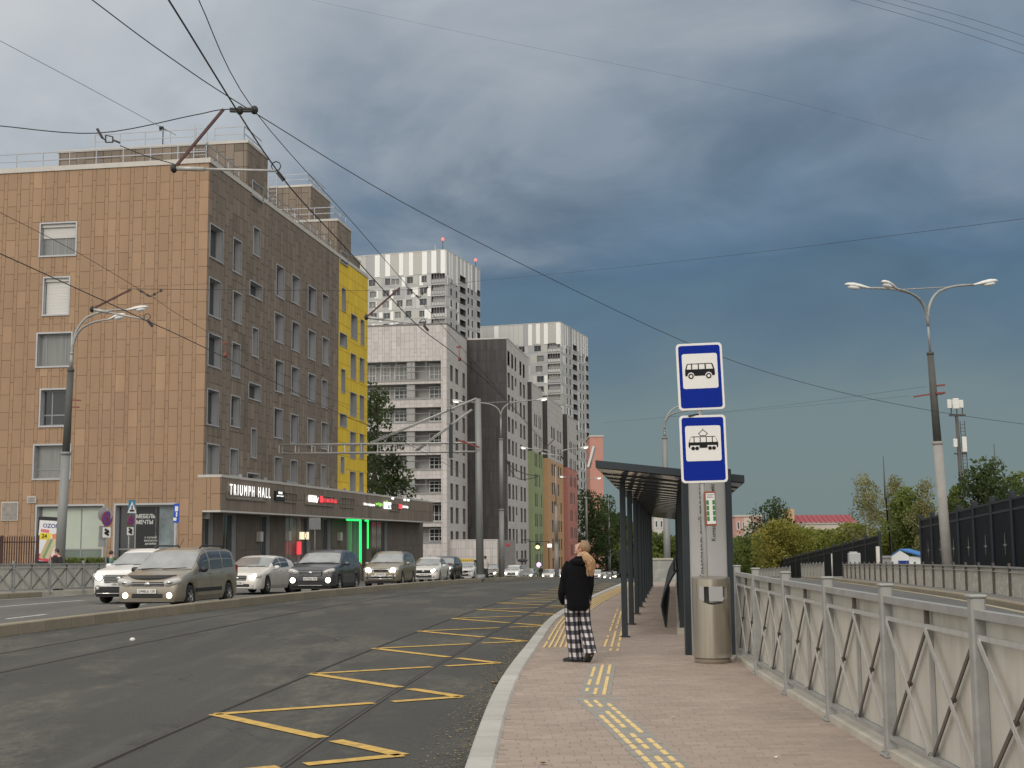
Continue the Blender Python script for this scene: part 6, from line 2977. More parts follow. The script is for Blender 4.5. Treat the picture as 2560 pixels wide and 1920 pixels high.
wire('upper drooping cable from the second lamp in the median', [P(1266, 1150, 95), P(1285, 1172, 95), P(1315, 1185, 95), P(1346, 1190, 95)], .026)
wire('lower drooping cable from the second lamp in the median', [P(1266, 1150, 95), P(1282, 1185, 95), P(1300, 1198, 95), P(1322, 1197, 95), P(1346, 1191, 95)], .026)
wire('pull off wire from the turnbuckle down to the hanger foot', [P(300, 364, 16), P(360, 388, 16), P(435, 410, 16)], .006)
wire('faint span wire across the brown facade to the white tower', [P(300, 722, 60), P(800, 726, 75), P(1020, 724, 92), P(1200, 702, 100)], .012)


def hanger(label, Y, foot, top, grip, insul=None, sc=1.0):
    o0 = P(*foot, Y)
    h = thing('wire_hanger', label, 'wire hanger', tuple(o0), 0, 'wire hangers')
    L = lambda p: P(p[0], p[1], Y) - o0
    b = MB()
    b.bar(L(top), L(foot), .032 * sc, .032 * sc)
    b.build('red_strut', mat('strut_rust', (.085, .030, .026), .6, var=.2, scale=6), h)
    b = MB()
    a, c = L(foot), L(grip)
    b.tube([a, a.lerp(c, .3)], .030 * sc, 8)
    b.tube([a.lerp(c, .3), c], .017 * sc, 8)
    b.build('grip_bar', STRUT, h)
    b = MB()
    for j in range(8):
        t0, t1 = 6.283 * j / 8, 6.283 * (j + 1) / 8
        rr = .06 * sc
        b.bar(c + Vector((rr * math.cos(t0), 0, rr + rr * math.sin(t0))), c + Vector((rr * math.cos(t1), 0, rr + rr * math.sin(t1))), .012 * sc)
    b.bar(c + Vector((.02, 0, -.02)), c + Vector((.10 * sc, 0, -.12 * sc)), .05 * sc)
    b.ellipsoid(a, .045 * sc, .045 * sc, .06 * sc, 8, 6)
    b.build('clamp', BLACK, h)
    if insul:
        b = MB()
        for (p, q) in insul:
            b.bar(L(p), L(q), .05 * sc)
            b.ellipsoid(L(q), .05 * sc, .04 * sc, .06 * sc, 8, 5)
        b.build('insulator', BLACK, h)
    return h


hanger('largest hanger of the thick wire, above the roof of the brown building', 16.2, (435, 421), (559, 273), (690, 427), [((575, 275), (600, 276)), ((608, 275), (636, 275))])
hanger('hanger at the lamp heads in front of the tan wall', 26.5, (230, 773), (328, 723), (368, 800), None, 1.1)
hanger('hanger over the yellow bay in front of the white tower', 33.5, (916, 793), (1000, 719), (1058, 812), None, 1.3)
hanger('small far hanger in front of the dark section', 78, (1350, 1133), (1386, 1098), (1402, 1140), None, 1.7)
b = MB()
tb_ = P(243, 333, 16)
for (p, q, w_) in (((243, 322), (256, 345), .05), ((256, 345), (266, 352), .03), ((264, 338), (282, 342), .02), ((264, 356), (282, 356), .02), ((264, 338), (264, 356), .025), ((282, 342), (282, 356), .025), ((282, 350), (300, 357), .035)):
    b.bar(P(*p, 16) - tb_, P(*q, 16) - tb_, w_ * .6)
tag(b.build('turnbuckle', BLACK, None, tuple(tb_)), 'dark turnbuckle on the sagging cross cable above the left roof', 'turnbuckle', 'line fittings')
for (p0, pm, p1, Y, lab) in (((341, 722), (375, 742), (407, 724), 30, 'jagged V of insulators on the carrier wire before the tan wall'), ((1016, 717), (1048, 745), (1071, 715), 36, 'jagged V of insulators before the white tower')):
    o0 = P(*pm, Y)
    b = MB()
    for (a, c) in ((p0, pm), (pm, p1)):
        A, C = P(*a, Y) - o0, P(*c, Y) - o0
        for k in range(4):
            b.bar(A.lerp(C, k / 4), A.lerp(C, (k + .8) / 4), .045 if k % 2 else .02)
    tag(b.build('insulator_string', BLACK, None, tuple(o0)), lab, 'insulator', 'line fittings')
for (pa, pb, Y, lab) in (((563, 855), (563, 888), 34, 'short dropper between the wires before the grey facade'), ((1147, 866), (1149, 898), 40, 'short dropper between the wires before the pale block')):
    o0 = P(*pa, Y)
    b = MB()
    C = P(*pb, Y) - o0
    b.bar((0, 0, 0), C, .02)
    b.bar((-.07, 0, -.02), (.07, 0, -.02), .05)
    b.ellipsoid(C, .05, .05, .07, 8, 5)
    tag(b.build('dropper', ISR, None, tuple(o0)), lab, 'dropper', 'line fittings')

# ================================================================== noise barriers, hut, mast
BARR = mat('barrier_glass', (.006, .010, .015), .4, var=.2, scale=.5, spec=.04)
BPOST = mat('barrier_post', (.010, .016, .024), .5)
BIRD = mat('bird_decal', (.16, .18, .18), .6)


def barrier(label, A, B, n, zt0, zt1, zb0, zb1, birds=False):
    root = thing('noise_barrier', label, 'noise barrier', (A[0], A[1], zb0))
    o0 = Vector(root.location)
    for k in range(n + 1):
        f = k / n
        p = Vector((A[0] + (B[0] - A[0]) * f, A[1] + (B[1] - A[1]) * f, 0))
        zt, zb = zt0 + (zt1 - zt0) * f, zb0 + (zb1 - zb0) * f
        b = MB()
        b.rbox(0, 0, (zt + zb) / 2 + .12, .22, .22, zt - zb + .34, .02)
        b.build('post', BPOST, root, (p.x - o0.x, p.y - o0.y, -o0.z))
        if k < n:
            f2 = (k + 1) / n
            q = Vector((A[0] + (B[0] - A[0]) * f2, A[1] + (B[1] - A[1]) * f2, 0))
            zt2, zb2 = zt0 + (zt1 - zt0) * f2, zb0 + (zb1 - zb0) * f2
            d = (q - p).normalized() * .12
            nn = Vector((-d.y, d.x, 0)).normalized() * .03
            p1, q1 = p + d, q - d
            b = MB()
            Z = Vector((0, 0, 1))
            b.hexa([p1 - nn + Z * zb - o0, q1 - nn + Z * zb2 - o0, q1 + nn + Z * zb2 - o0, p1 + nn + Z * zb - o0, p1 - nn + Z * (zt - .02) - o0, q1 - nn + Z * (zt2 - .02) - o0, q1 + nn + Z * (zt2 - .02) - o0, p1 + nn + Z * (zt - .02) - o0])
            b.build('panel', BARR, root)
            b = MB()
            for dz in (.0, -.42):
                b.bar(p1 + Z * (zt + dz) - o0, q1 + Z * (zt2 + dz) - o0, .12, .10)
            b.build('rail', BPOST, root)
            if birds:
                c = p1.lerp(q1, .6) + Z * (zb + (zt - zb) * .52) - o0 + (nn * 1.5 if nn.x < 0 else -nn * 1.5)
                b = MB()
                t = (q1 - p1).normalized()
                pts = [(-.42, .02), (-.06, .06), (-.03, .50), (.03, .50), (.06, .06), (.42, .02), (.06, -.05), (.02, -.40), (-.02, -.40), (-.06, -.05)]
                Mx = Matrix.Translation(c) @ Matrix.Rotation(math.atan2(t.y, t.x), 4, 'Z')
                b.prism(pts, Mx, .004)
                b.build('bird_silhouette', BIRD, root)
    return root


e0, e1 = P(2303, 1300, 76), P(2590, 1233, 49)
barrier('near dark noise barrier with bird silhouettes behind the tall lamp', e0, e1, 7, e0.z, e1.z, G(76) - .2, G(49) - .2, True)
e0, e1 = P(1874, 1421, 215), P(2199, 1339, 98)
barrier('farther dark noise barrier rising from left to right below the olive trees', e0, e1, 20, e0.z, e1.z, -5.4, -1.6)

Yh = 108
h0 = P(2229, 1400, Yh)
hut = thing('hut', 'small white hut with blue roof and blue shutter behind the sheet fence', 'hut', (h0.x, Yh, G(Yh)), R(-30))
sc_ = Yh / F
wf = (2272 - 2229) * sc_
hz = ZatY(1390, Yh, 2250) - G(Yh)
pz = ZatY(1374, Yh, 2250) - G(Yh)
b = MB()
b.box(0, wf, 0, 3.0, 0, hz)
b.box(wf, wf * 1.72, .2, 3.0, 0, hz - .05)
b.quad((0, 0, hz), (wf, 0, hz), (wf / 2, 0, pz - .06))
b.build('wall', mat('hut_white', (.74, .75, .76), .6, var=.04), hut)
BLU = mat('hut_blue', (.035, .17, .46), .5, var=.08)
b = MB()
b.hexa([(-.06, -.06, hz - .0), (wf / 2, -.06, pz - .02), (wf / 2, 3.1, pz - .02), (-.06, 3.1, hz - .02), (-.06, -.06, hz + .06), (wf / 2, -.06, pz + .06), (wf / 2, 3.1, pz + .06), (-.06, 3.1, hz + .06)])
b.hexa([(wf / 2, -.06, pz - .05), (wf * 1.75, -.06, hz - .05), (wf * 1.75, 3.1, hz - .05), (wf / 2, 3.1, pz - .05), (wf / 2, -.06, pz + .06), (wf * 1.75, -.06, hz + .06), (wf * 1.75, 3.1, hz + .06), (wf / 2, 3.1, pz + .06)])
b.build('roof', BLU, hut)
b = MB()
b.box(wf * .38, wf * .98, -.04, 0, 0, hz * .78)
b.build('shutter', mat('hut_shutter', (.01, .04, .26), .5), hut)
b = MB()
c0 = P(2196, 1395, 112)
b.box(0, 2.0, 0, 1.5, 0, 1.5)
b.box(-.08, 2.08, -.08, 1.58, 1.5, 1.68)
tag(b.build('kiosk', mat('kiosk_grey', (.30, .29, .28), .7, var=.2), None, (c0.x, 112, G(112))), 'low grey kiosk with a pale top left of the blue roofed hut', 'kiosk')

Yc = 175
c0 = P(2408, 1300, Yc)
ctop = P(2391, 1000, Yc)
cel = thing('phone_mast', 'slim phone mast with white antenna boxes on top, right of the tall lamp', 'mast', (c0.x, Yc, G(Yc)))
o0 = Vector((c0.x, Yc, G(Yc)))
L = lambda px, py, dy=0.0: P(px, py, Yc + dy) - o0
b = MB()
b.tube([(0, 0, 0), L(2408, 1270), L(2391, 1036)], [.36, .32, .22], 10)
b.build('pole', POLED, cel)
b = MB()
for s in (0, 11):
    b.tube([L(2416 + s * .9, 1265), L(2400 + s, 1052)], .06, 5)
for k in range(24):
    f = k / 24
    a, c = L(2416, 1265).lerp(L(2400, 1052), f), L(2426, 1265).lerp(L(2411, 1052), f)
    b.bar(a, c, .07)
b.build('ladder', POLED, cel)
b = MB()
b.bar(L(2374, 1038), L(2413, 1038), .5, .25)
for px in (2378, 2392, 2406):
    b.bar(L(px, 1040), L(px, 1000), .12)
b.bar(L(2386, 1134), L(2416, 1134), .4, .2)
b.build('platform', POLED, cel)
AW = mat('antenna_white', (.70, .70, .66), .5)
for (px, py0, py1, w_, dy) in ((2374, 999, 1021, .55, -.6), (2390, 996, 1022, .8, -1), (2402, 1000, 1020, .7, 0), (2381, 1001, 1012, .6, .6), (2389, 1097, 1118, .5, -.5), (2412, 1092, 1130, .6, -.5)):
    b = MB()
    A, C = L(px, py1, dy), L(px, py0, dy)
    b.rbox(A.x, A.y, (A.z + C.z) / 2, w_, .3, C.z - A.z, .05)
    b.build('antenna', AW, cel)
lm = P(2208, 1140, 150)
b = MB()
b.tube([(.6, 0, 0), (.2, 0, 9), (.05, 0, lm.z - G(150) - 5), (0, 0, lm.z - G(150))], [.24, .18, .12, .04], 8)
tag(b.build('lightning_mast', POLED, None, (lm.x, 150, G(150))), 'lone thin dark mast standing between the two left birches', 'mast')
lm = P(2485, 1110, 160)
b = MB()
b.tube([(0, 0, 0), (0, 0, lm.z - G(160))], [.18, .05], 6)
tag(b.build('lightning_mast', POLED, None, (lm.x, 160, G(160))), 'short thin mast tip rising from the tall dark green tree', 'mast')
cb = P(2136, 1411, 92)
b = MB()
b.rbox(0, 0, .75, .78, .5, 1.9, .04)
b.bar((-.3, 0, 1.72), (.2, 0, 1.72), .3, .14)
tag(b.build('control_cabinet', mat('cabinet_grey', (.40, .41, .41), .6, var=.06), None, (cb.x, 92, G(92))), 'grey control cabinet standing above the long sheet fence', 'cabinet')
for (px, py, Y, r_, m_, lab) in ((2079, 1384, 100, .05, STRUT, 'thin pale post before the farther noise barrier'), (2194, 1366, 97, .14, COPE, 'short pale post at the right end of the farther noise barrier')):
    q = P(px, py, Y)
    b = MB()
    b.tube([(0, 0, -.5), (0, 0, q.z - G(Y))], r_, 8)
    tag(b.build('post', m_, None, (q.x, Y, G(Y))), lab, 'post')

# concrete wall with faded graffiti at the far end of the platform
Yw = 61
w0, w1 = P(1632, 1400, Yw), P(1720, 1400, Yw)
zw = ground_hit(1640, 1455, PL)
gw = thing('concrete_wall', 'low concrete wall with faded grey graffiti at the far end of the platform', 'wall', (w0.x, Yw, PL(Yw) - .1))
b = MB()
b.box(0, w1.x - w0.x, 0, .3, 0, w0.z - PL(Yw) + .1)
b.build('slab', mat('graffiti_concrete', (.30, .30, .28), .9, var=.15, scale=1.2, dirt=(.50, .50, .46, .8), dscale=2.2), gw)
b = MB()
b.box(-.05, w1.x - w0.x + .05, -.05, .35, w0.z - PL(Yw) + .1, w0.z - PL(Yw) + .18)
b.build('coping', CONC, gw)
b = MB()
b.rbox(0, 0, 1.1, 1.1, .5, 2.2, .04)
q = P(1563, 1425, 120)
tag(b.build('billboard', BLACK, None, (q.x, 120, G(120) + .4)), 'dark square board beside the road just left of the shelter columns', 'board')
far_block('apartment_block', 'far pale block glimpsed between the shelter columns and the lamp pole', 1634, 1672, 1290, 330, 16, mat('far_pale', (.52, .50, .46), .8), rows=5, cols=3)

# ================================================================== left pavement: poster case, signs, railing
Yp = 60
pa = P(86, 1300, Yp)
pc = thing('poster_case', 'black framed poster case with a white advert, partly behind the left lamp pole', 'advertising case', (pa.x, Yp, G(Yp) + .1))
zt, zb = ZatY(1293, Yp, 100) - G(Yp) - .1, ZatY(1404, Yp, 100) - G(Yp) - .1
wp = 1.34
M = Matrix.Rotation(R(-12), 4, 'Z') @ Matrix.Rotation(R(3.5), 4, 'Y')
b = MB()
b.rbox(wp / 2, .06, (zt + zb) / 2, wp, .16, zt - zb + .1, .02, M)
b.box(wp * .3, wp * .7, 0, .12, -.1, zb, M)
b.build('case', BLACK, pc)
b = MB()
b.box(.10, wp - .08, -.028, -.024, zb + .05, zt - .12, M)
b.build('poster', mat('poster_paper', (.70, .70, .70), .5, var=.03), pc)


def ppx(x, z, d=-.031):
    return M @ face_matrix(Vector((x, d, z)), (1, 0, 0), (0, 0, 1))


text('OZON', .25, mat('poster_navy', (.02, .05, .22), .5), pc, ppx(.70, zt - .36), ext=.001, bold=.006, sx=1.1)
b = MB()
b.box(.16, .72, -.031, -.0295, zt - .98, zt - .68, M)
b.build('price_field', mat('poster_yellow', (.72, .60, .03), .5), pc)
text('24', .26, INK, pc, ppx(.40, zt - .83, -.034), ext=.001, bold=.008)
for (x0, x1, z0_, z1_, c_, nm) in ((.20, .62, zt - .66, zt - .52, (.62, .16, .18), 'poster_pink'), (.80, 1.18, zt - .98, zt - .68, (.68, .22, .08), 'poster_orange'), (.12, .80, zb + .06, zb + .36, (.60, .05, .09), 'poster_red')):
    b = MB()
    Mx = M @ Matrix.Translation(((x0 + x1) / 2, 0, (z0_ + z1_) / 2)) @ Matrix.Rotation(R(-14 if nm == 'poster_orange' else 4), 4, 'Y')
    b.box(-(x1 - x0) / 2, (x1 - x0) / 2, -.0315, -.0300, -(z1_ - z0_) / 2, (z1_ - z0_) / 2, Mx)
    b.build('poster_shape', mat(nm, c_, .5), pc)
b = MB()
for k, (x, c_) in enumerate(((.50, 0), (.66, 1), (.80, 2))):
    Mx = M @ Matrix.Translation((x, 0, zb + .62)) @ Matrix.Rotation(R(22), 4, 'Y')
    b.cur = c_
    b.box(-.10, .10, -.0330 - .001 * k, -.0312, -.48, .46, Mx)
b.build('poster_shape', [mat('poster_tan', (.50, .40, .22), .5), mat('poster_green', (.20, .30, .16), .5), mat('poster_sand', (.55, .47, .30), .5)], pc)

Yb = 57
rl = thing('garden_railing', 'dark red metal railing of close bars at the left edge', 'railing', (P(-40, 1340, Yb).x, Yb, G(Yb) + .1))
rx0 = P(-40, 1340, Yb).x
zt = ZatY(1344, Yb, 50) - G(Yb) - .1
RR = mat('railing_red', (.050, .018, .015), .6, var=.2)
L_ = P(98, 1340, Yb).x - rx0
for k in range(2):
    b = MB()
    b.rbox(L_ * (.35 + .65 * k) - .05, 0, zt / 2 + .05, .10, .10, zt + .1, .01)
    b.build('post', RR, rl)
n = int(L_ / .105)
bm_ = None
for k in range(n):
    if bm_ is None:
        b = MB()
        b.box(-.02, .02, -.02, .02, .0, zt)
        bm_ = b.mesh('bar', RR)
    share('bar', bm_, rl, (.06 + .105 * k, 0, .05))
b = MB()
for z in (.15, zt - .22):
    b.box(0, L_, -.02, .02, z, z + .05)
b.build('rail', RR, rl)

SRED = mat('sign_red', (.27, .05, .10), .5)
SPUR = mat('sign_faded_blue', (.10, .07, .30), .5)
SGRY = mat('sign_back', (.30, .31, .31), .6, .2)


def road_sign(label, px, pyb, Y, items, pyt=None):
    X = XatY(px, Y)
    zb = G(Y) + .1
    t = thing('road_sign', label, 'road sign', (X, Y, zb))
    zz = ZatY(pyt, Y, px) - zb
    b = MB()
    b.tube([(0, 0, 0), (0, 0, zz)], .036, 8)
    b.build('pole', GALV, t)
    for (kind, cpx_, cpy, w, h, yaw, m_) in items:
        c = P(cpx_, cpy, Y)
        M = Matrix.Translation((c.x - X, -.06, c.z - zb)) @ Matrix.Rotation(yaw, 4, 'Z')
        b = MB()
        if kind in ('disc', 'nostop'):
            b.prism([(w / 2 * math.cos(6.283 * j / 24), w / 2 * math.sin(6.283 * j / 24)) for j in range(24)], M, .02)
        else:
            b.prism(rrect(w, h, .03), M, .02)
        o = b.build('sign_plate', SRED if kind == 'nostop' else m_, t)
        if kind == 'nostop':
            b = MB()
            b.prism([(w * .40 * math.cos(6.283 * j / 24), w * .40 * math.sin(6.283 * j / 24)) for j in range(24)], M @ Matrix.Translation((0, -.006, 0)), .005)
            b.build('blue_field', SPUR, o)
            for a in (45, -45):
                b = MB()
                b.box(-w * .42, w * .42, -.012, -.007, -.04, .04, M @ Matrix.Rotation(R(a), 4, 'Y'))
                b.build('cross_bar', SRED, o)
        elif kind == 'tow':
            b = MB()
            for a, z in ((30, .08), (30, -.06), (-20, 0)):
                b.box(-w * .3, w * .3, -.008, -.002, -.045, .045, M @ Matrix.Translation((0, 0, z)) @ Matrix.Rotation(R(a), 4, 'Y'))
            b.build('pictogram', INK, o)
        elif kind == 'walk':
            b = MB()
            b.prism([(-.22, -.28), (.22, -.28), (0, .25)], M @ Matrix.Translation((0, -.006, 0)), .004)
            b.build('white_field', SWH, o)
            b = MB()
            b.box(-.03, .03, -.010, -.007, -.2, .06, M)
            b.box(-.12, .12, -.010, -.007, -.22, -.14, M)
            b.build('pictogram', INK, o)
        elif kind == 'park':
            b = MB()
            b.box(-w * .28, w * .28, -.008, -.002, h * .1, h * .36, M)
            b.box(-w * .10, w * .15, -.008, -.002, -h * .18, h * .06, M)
            b.box(-w * .32, w * .25, -.008, -.002, -h * .40, -h * .24, M @ Matrix.Rotation(R(12), 4, 'Y'))
            b.build('pictogram', SWH, o)
    return t


road_sign('pole with a no stopping disc and a grey sign back by the pale green window', 266, 1412, 54,
          [('disc', 264, 1286, .62, .62, R(40), SGRY), ('nostop', 269.5, 1297, .62, .62, R(64), SPUR), ('tow', 268, 1331, .36, .42, R(48), SWH), ('plate', 258, 1341, .34, .85, R(40), SGRY)], 1270)
road_sign('pole with a blue crossing sign above a faded disc before the dark shop window', 322, 1410, 60,
          [('walk', 331, 1267, .34, .62, R(42), mat('sign_teal', (.05, .22, .34), .5)), ('nostop', 329, 1301, .46, .62, R(66), SPUR), ('tow', 327, 1328, .34, .36, R(52), SWH), ('plate', 321, 1302, .10, .85, R(20), mat('hazard_dark', (.10, .09, .03), .6))], 1252)
road_sign('tall blue sign with white symbols at the right of the dark shop window', 440, 1410, 66, [('park', 442, 1283, .28, .95, R(0), mat('sign_mid_blue', (.01, .07, .45), .5))], 1262)
road_sign('grey back of a square sign on a pole before the lit doorway', 787, 1392, 86, [('plate', 787.5, 1309, .74, .76, R(8), SGRY)], 1300)
# traffic lights far down the row
for (px, py, c_, lab) in ((1297, 1362, 'green', 'green traffic light hung left of the green section'), (1344, 1366, 'amber', 'small lit signal before the orange section')):
    q = P(px, py, 190)
    o = thing('traffic_light', lab, 'traffic light', tuple(q))
    b = MB()
    b.rbox(0, .1, 0, .6, .3, 1.1, .05)
    b.bar((-1.5, .1, .7), (1.6, .1, .7), .09)
    b.bar((1.6, .1, .7), (1.6, .1, q.z * -1 - 7), .14)
    b.build('housing', DARKM, o)
    b = MB()
    b.cyl((0, -.12, -.1), .30, .1, 12, 'Y')
    b.build('lens', LGRN if c_ == 'green' else emis('amber', (1, .75, .35), 1.5), o)
for (px, py, Y, w_, h_, col, lab) in ((1270, 1362, 160, .5, .4, (.35, .05, .05), 'small red shop sign on the far row'), (1306, 1401, 165, 1.3, .5, (.03, .03, .03), 'small dark oval shop sign on the far row'), (1347, 1412, 185, .7, .7, (.75, .5, .9), 'small violet lit disc sign on the far row'), (1374, 1364, 185, .6, .5, (1.0, .8, .75), 'small white lit sign on the orange section')):
    q = P(px, py, Y)
    b = MB()
    if 'disc' in lab or 'oval' in lab:
        b.ellipsoid((0, 0, 0), w_ / 2, .1, h_ / 2, 14, 8)
    else:
        b.rbox(0, 0, 0, w_, .2, h_, .03)
    em = 'lit' in lab
    b.bar((0, .05, 0), (0, 2.2, 0), .06)
    tag(b.build('shop_sign', mat('shop_sign_' + lab[6:12].strip().replace(' ', '_'), tuple(min(.8, k) for k in col), .5, emit=col if em else None, es=1.1), None, tuple(q)), lab, 'sign')
# ================================================================== cars
CGLASS = mat('car_glass', (.05, .056, .06), .04, 0, var=.1, scale=1.2, spec=.8)
WSCREEN = mat('windscreen_glass', (.30, .31, .31), .06, .45, var=.25, scale=1.6, spec=.9)
TYRE = mat('tyre_rubber', (.016, .016, .016), .85, var=.2)
RIM = mat('alloy_rim', (.36, .36, .36), .35, .7, var=.1)
CHROME = mat('car_chrome', (.50, .50, .50), .2, .95, var=.05)
HEADL = mat('headlight_glass', (.50, .50, .48), .1, .1, var=.1, scale=8)
HEADON = emis('headlight', (1.0, .93, .78), 9.0)
FOGON = emis('fog_light', (1.0, .90, .66), 6.0)
AMBER = mat('amber_lens', (.45, .22, .08), .2)
PLATE = mat('number_plate', (.66, .66, .63), .5, var=.05)
TRIM = mat('black_trim', (.016, .016, .017), .45, var=.1)


def paint(name, col, metal=.35, dirty=.35):
    return mat(name, col, .32, metal, var=.05, scale=2, dirt=(.20, .165, .115, dirty), dscale=1.1, coat=.5, spec=.5)


def interp(tab, x):
    if x <= tab[0][0]:
        return tab[0][1]
    for i in range(len(tab) - 1):
        if x <= tab[i + 1][0]:
            (a, b), (c, d) = tab[i], tab[i + 1]
            t = (x - a) / (c - a) if c > a else 0
            return b + (d - b) * t
    return tab[-1][1]


class Car:
    def __init__(self, L, W, top, belt, wheels, wr, sill=.24, cowl=1.0, roof0=1.7, roof1=3.6, rear=4.3, taper=.86, gin=.30):
        self.__dict__.update(locals())

    def hw(self, x):
        f = min(1, x / .42)
        r_ = min(1, (self.L - x) / .30)
        k = self.taper + (1 - self.taper) * (1 - (1 - f) ** 2.2)
        k2 = .90 + .10 * (1 - (1 - r_) ** 2)
        return self.W / 2 * min(k, k2)

    def sec(self, x):
        w = self.hw(x)
        zb, zt = interp(self.belt, x), interp(self.top, x)
        z0 = self.sill
        for xc in self.wheels:
            ra = self.wr + .055
            if abs(x - xc) < ra:
                z0 = max(z0, self.wr + math.sqrt(max(0, ra * ra - (x - xc) ** 2)))
        gh = max(0, zt - zb)
        yr = w * .945 - self.gin * gh - .02
        zm = z0 + .48 * (zb - z0)
        return [(w * .94, z0), (w * .985, z0 + .16 * (zb - z0)), (w, zm), (w * .992, zb - .12 * (zb - self.sill)), (w * .955, zb),
                (w * .955 + (yr - w * .955) * .5 + .025 * min(1, gh * 3), zb + .5 * gh), (yr + .012, zb + .88 * gh), (yr - .07, zb + gh * .985 + .004), (yr * .5, zt + .014), (0, zt + .02)]

    def at(self, x, k):
        s = self.sec(x)
        i = min(int(k), len(s) - 2)
        t = k - i
        return Vector((s[i][0] + (s[i + 1][0] - s[i][0]) * t, x, s[i][1] + (s[i + 1][1] - s[i][1]) * t))


def build_car(name, label, car, pm, spec, loc, rz, group='cars queuing on the carriageway', cat='car'):
    t = thing(name, label, cat, loc, rz, group)
    L0 = car.L / 2
    xs = {0.0, .03, .08, .15, .25, .38, .5, car.L - .02, car.L - .06, car.L - .14, car.L - .26, car.L}
    xs |= {car.L * k / 22 for k in range(23)}
    for xc in car.wheels:
        ra = car.wr + .055
        xs |= {xc + ra * math.cos(math.pi * k / 10) for k in range(11)}
    xs |= {p[0] for p in car.top} | {p[0] for p in car.belt}
    xs = sorted(x for x in xs if 0 <= x <= car.L)
    q = []
    for x in xs:
        if not q or x - q[-1] > .012:
            q.append(x)
    xs = q
    b = MB()
    rings = []
    for x in xs:
        s = car.sec(x)
        ring = [Vector((-p[0], x - L0, p[1])) for p in s] + [Vector((p[0], x - L0, p[1])) for p in reversed(s[:-1])]
        rings.append(ring)
    b.loft(rings, cap=True, closed=False)
    b.build('body', pm, t)
    b = MB()
    b.box(-car.W / 2 + .16, car.W / 2 - .16, -L0 + .06, L0 - .06, .20, .66)
    b.build('underbody', TRIM, t)
    V = lambda x, y, z: Vector((y, x - L0, z))
    # wheels
    wm, rm = None, None
    for xc in car.wheels:
        for s in (-1, 1):
            yy = s * (car.W / 2 - .125)
            b = MB()
            pr = [(car.wr * .62, -.10), (car.wr * .95, -.105), (car.wr, -.06), (car.wr, .06), (car.wr * .95, .105), (car.wr * .62, .10)]
            rr = []
            for (r_, o) in pr:
                rr.append([V(xc + r_ * math.cos(6.2832 * j / 20), yy + o, car.wr + r_ * math.sin(6.2832 * j / 20)) for j in range(20)])
            b.loft(rr, cap=False)
            w = b.build('wheel', TYRE, t)
            b = MB()
            yo = yy + s * .075
            b.loft([[V(xc + r_ * math.cos(6.2832 * j / 20), yo + s * o, car.wr + r_ * math.sin(6.2832 * j / 20)) for j in range(20)] for (r_, o) in ((car.wr * .66, -.02), (car.wr * .66, .02), (car.wr * .60, .022), (car.wr * .58, -.02))], cap=False)
            for j in range(spec.get('spokes', 6)):
                a = 6.2832 * j / spec.get('spokes', 6) + .3
                b.bar(V(xc + .04 * math.cos(a), yo + s * .012, car.wr + .04 * math.sin(a)), V(xc + car.wr * .60 * math.cos(a), yo + s * .008, car.wr + car.wr * .60 * math.sin(a)), .055, .03, up=(1, 0, 0))
            b.ellipsoid(V(xc, yo + s * .012, car.wr), .055, .03, .055, 8, 5)
            b.build('rim', RIM, w)
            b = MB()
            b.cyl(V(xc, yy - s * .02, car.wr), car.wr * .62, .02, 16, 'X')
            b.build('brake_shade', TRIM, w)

    def patch(nm, m, xr, kr, side, off, nx=8, nk=3, par=None):
        b = MB()
        b.sm = True
        i0 = 0
        for i in range(nx + 1):
            x = xr[0] + (xr[1] - xr[0]) * i / nx
            for j in range(nk + 1):
                k = kr[0] + (kr[1] - kr[0]) * j / nk
                p = car.at(x, k)
                e = car.at(x, k + .01) - car.at(x, k - .01)
                g_ = car.at(x + .01, k) - car.at(x - .01, k)
                nn = g_.cross(e)
                if nn.length > 1e-9:
                    nn.normalize()
                if nn.x < 0 and abs(nn.x) > abs(nn.z):
                    nn = -nn
                if nn.z < 0 and abs(nn.z) >= abs(nn.x):
                    nn = -nn
                p = p + nn * off
                b.v.append((p.x * side, p.y - L0, p.z))
        for i in range(nx):
            for j in range(nk):
                a = i * (nk + 1) + j
                b._f((a, a + 1, a + nk + 2, a + nk + 1))
        return b.build(nm, m, par or t)
    # doors, then glass
    for s in (-1, 1):
        for (x0, x1) in spec['doors']:
            d = patch('door', pm, (x0, x1), (1.0, 3.95), s, .007, 8, 6)
            b = MB()
            p = car.at(x1 - .16, 3.35)
            b.rbox(s * (p.x + .012), p.y - L0, p.z, .035, .16, .035, .01)
            b.build('handle', spec.get('handle', pm), d)
        for (x0, x1, k0, k1) in spec['windows']:
            patch('side_window', CGLASS, (x0, x1), (k0, k1), s, .006, 8, 4)
    # windscreen: over the centre line
    b = MB()
    b.sm = True
    nx, nk = 6, 12
    x0, x1 = car.cowl + .05, car.roof0 - .06
    for i in range(nx + 1):
        x = x0 + (x1 - x0) * i / nx
        s_ = car.sec(x)
        half = [Vector((s_[6][0] - .03, x, s_[6][1] + .01)), Vector((s_[7][0], x, s_[7][1])), Vector((s_[8][0], x, s_[8][1])), Vector((0, x, s_[9][1]))]
        ln = half + [Vector((-p.x, p.y, p.z)) for p in reversed(half[:-1])]
        for p in ln:
            b.v.append((p.x, p.y - L0 - .010, p.z + .012))
    m_ = 7
    for i in range(nx):
        for j in range(m_ - 1):
            a = i * m_ + j
            b._f((a, a + 1, a + m_ + 1, a + m_))
    b.build('windscreen', WSCREEN, t)
    zc = interp(car.top, car.cowl)
    b = MB()
    for (xa, xb) in ((-.62, .05), (-.02, .62)):
        b.bar((xa, car.cowl + .02 - L0, zc + .045), (xb, car.cowl + .10 - L0, zc + .075), .02)
    b.build('wiper', TRIM, t)
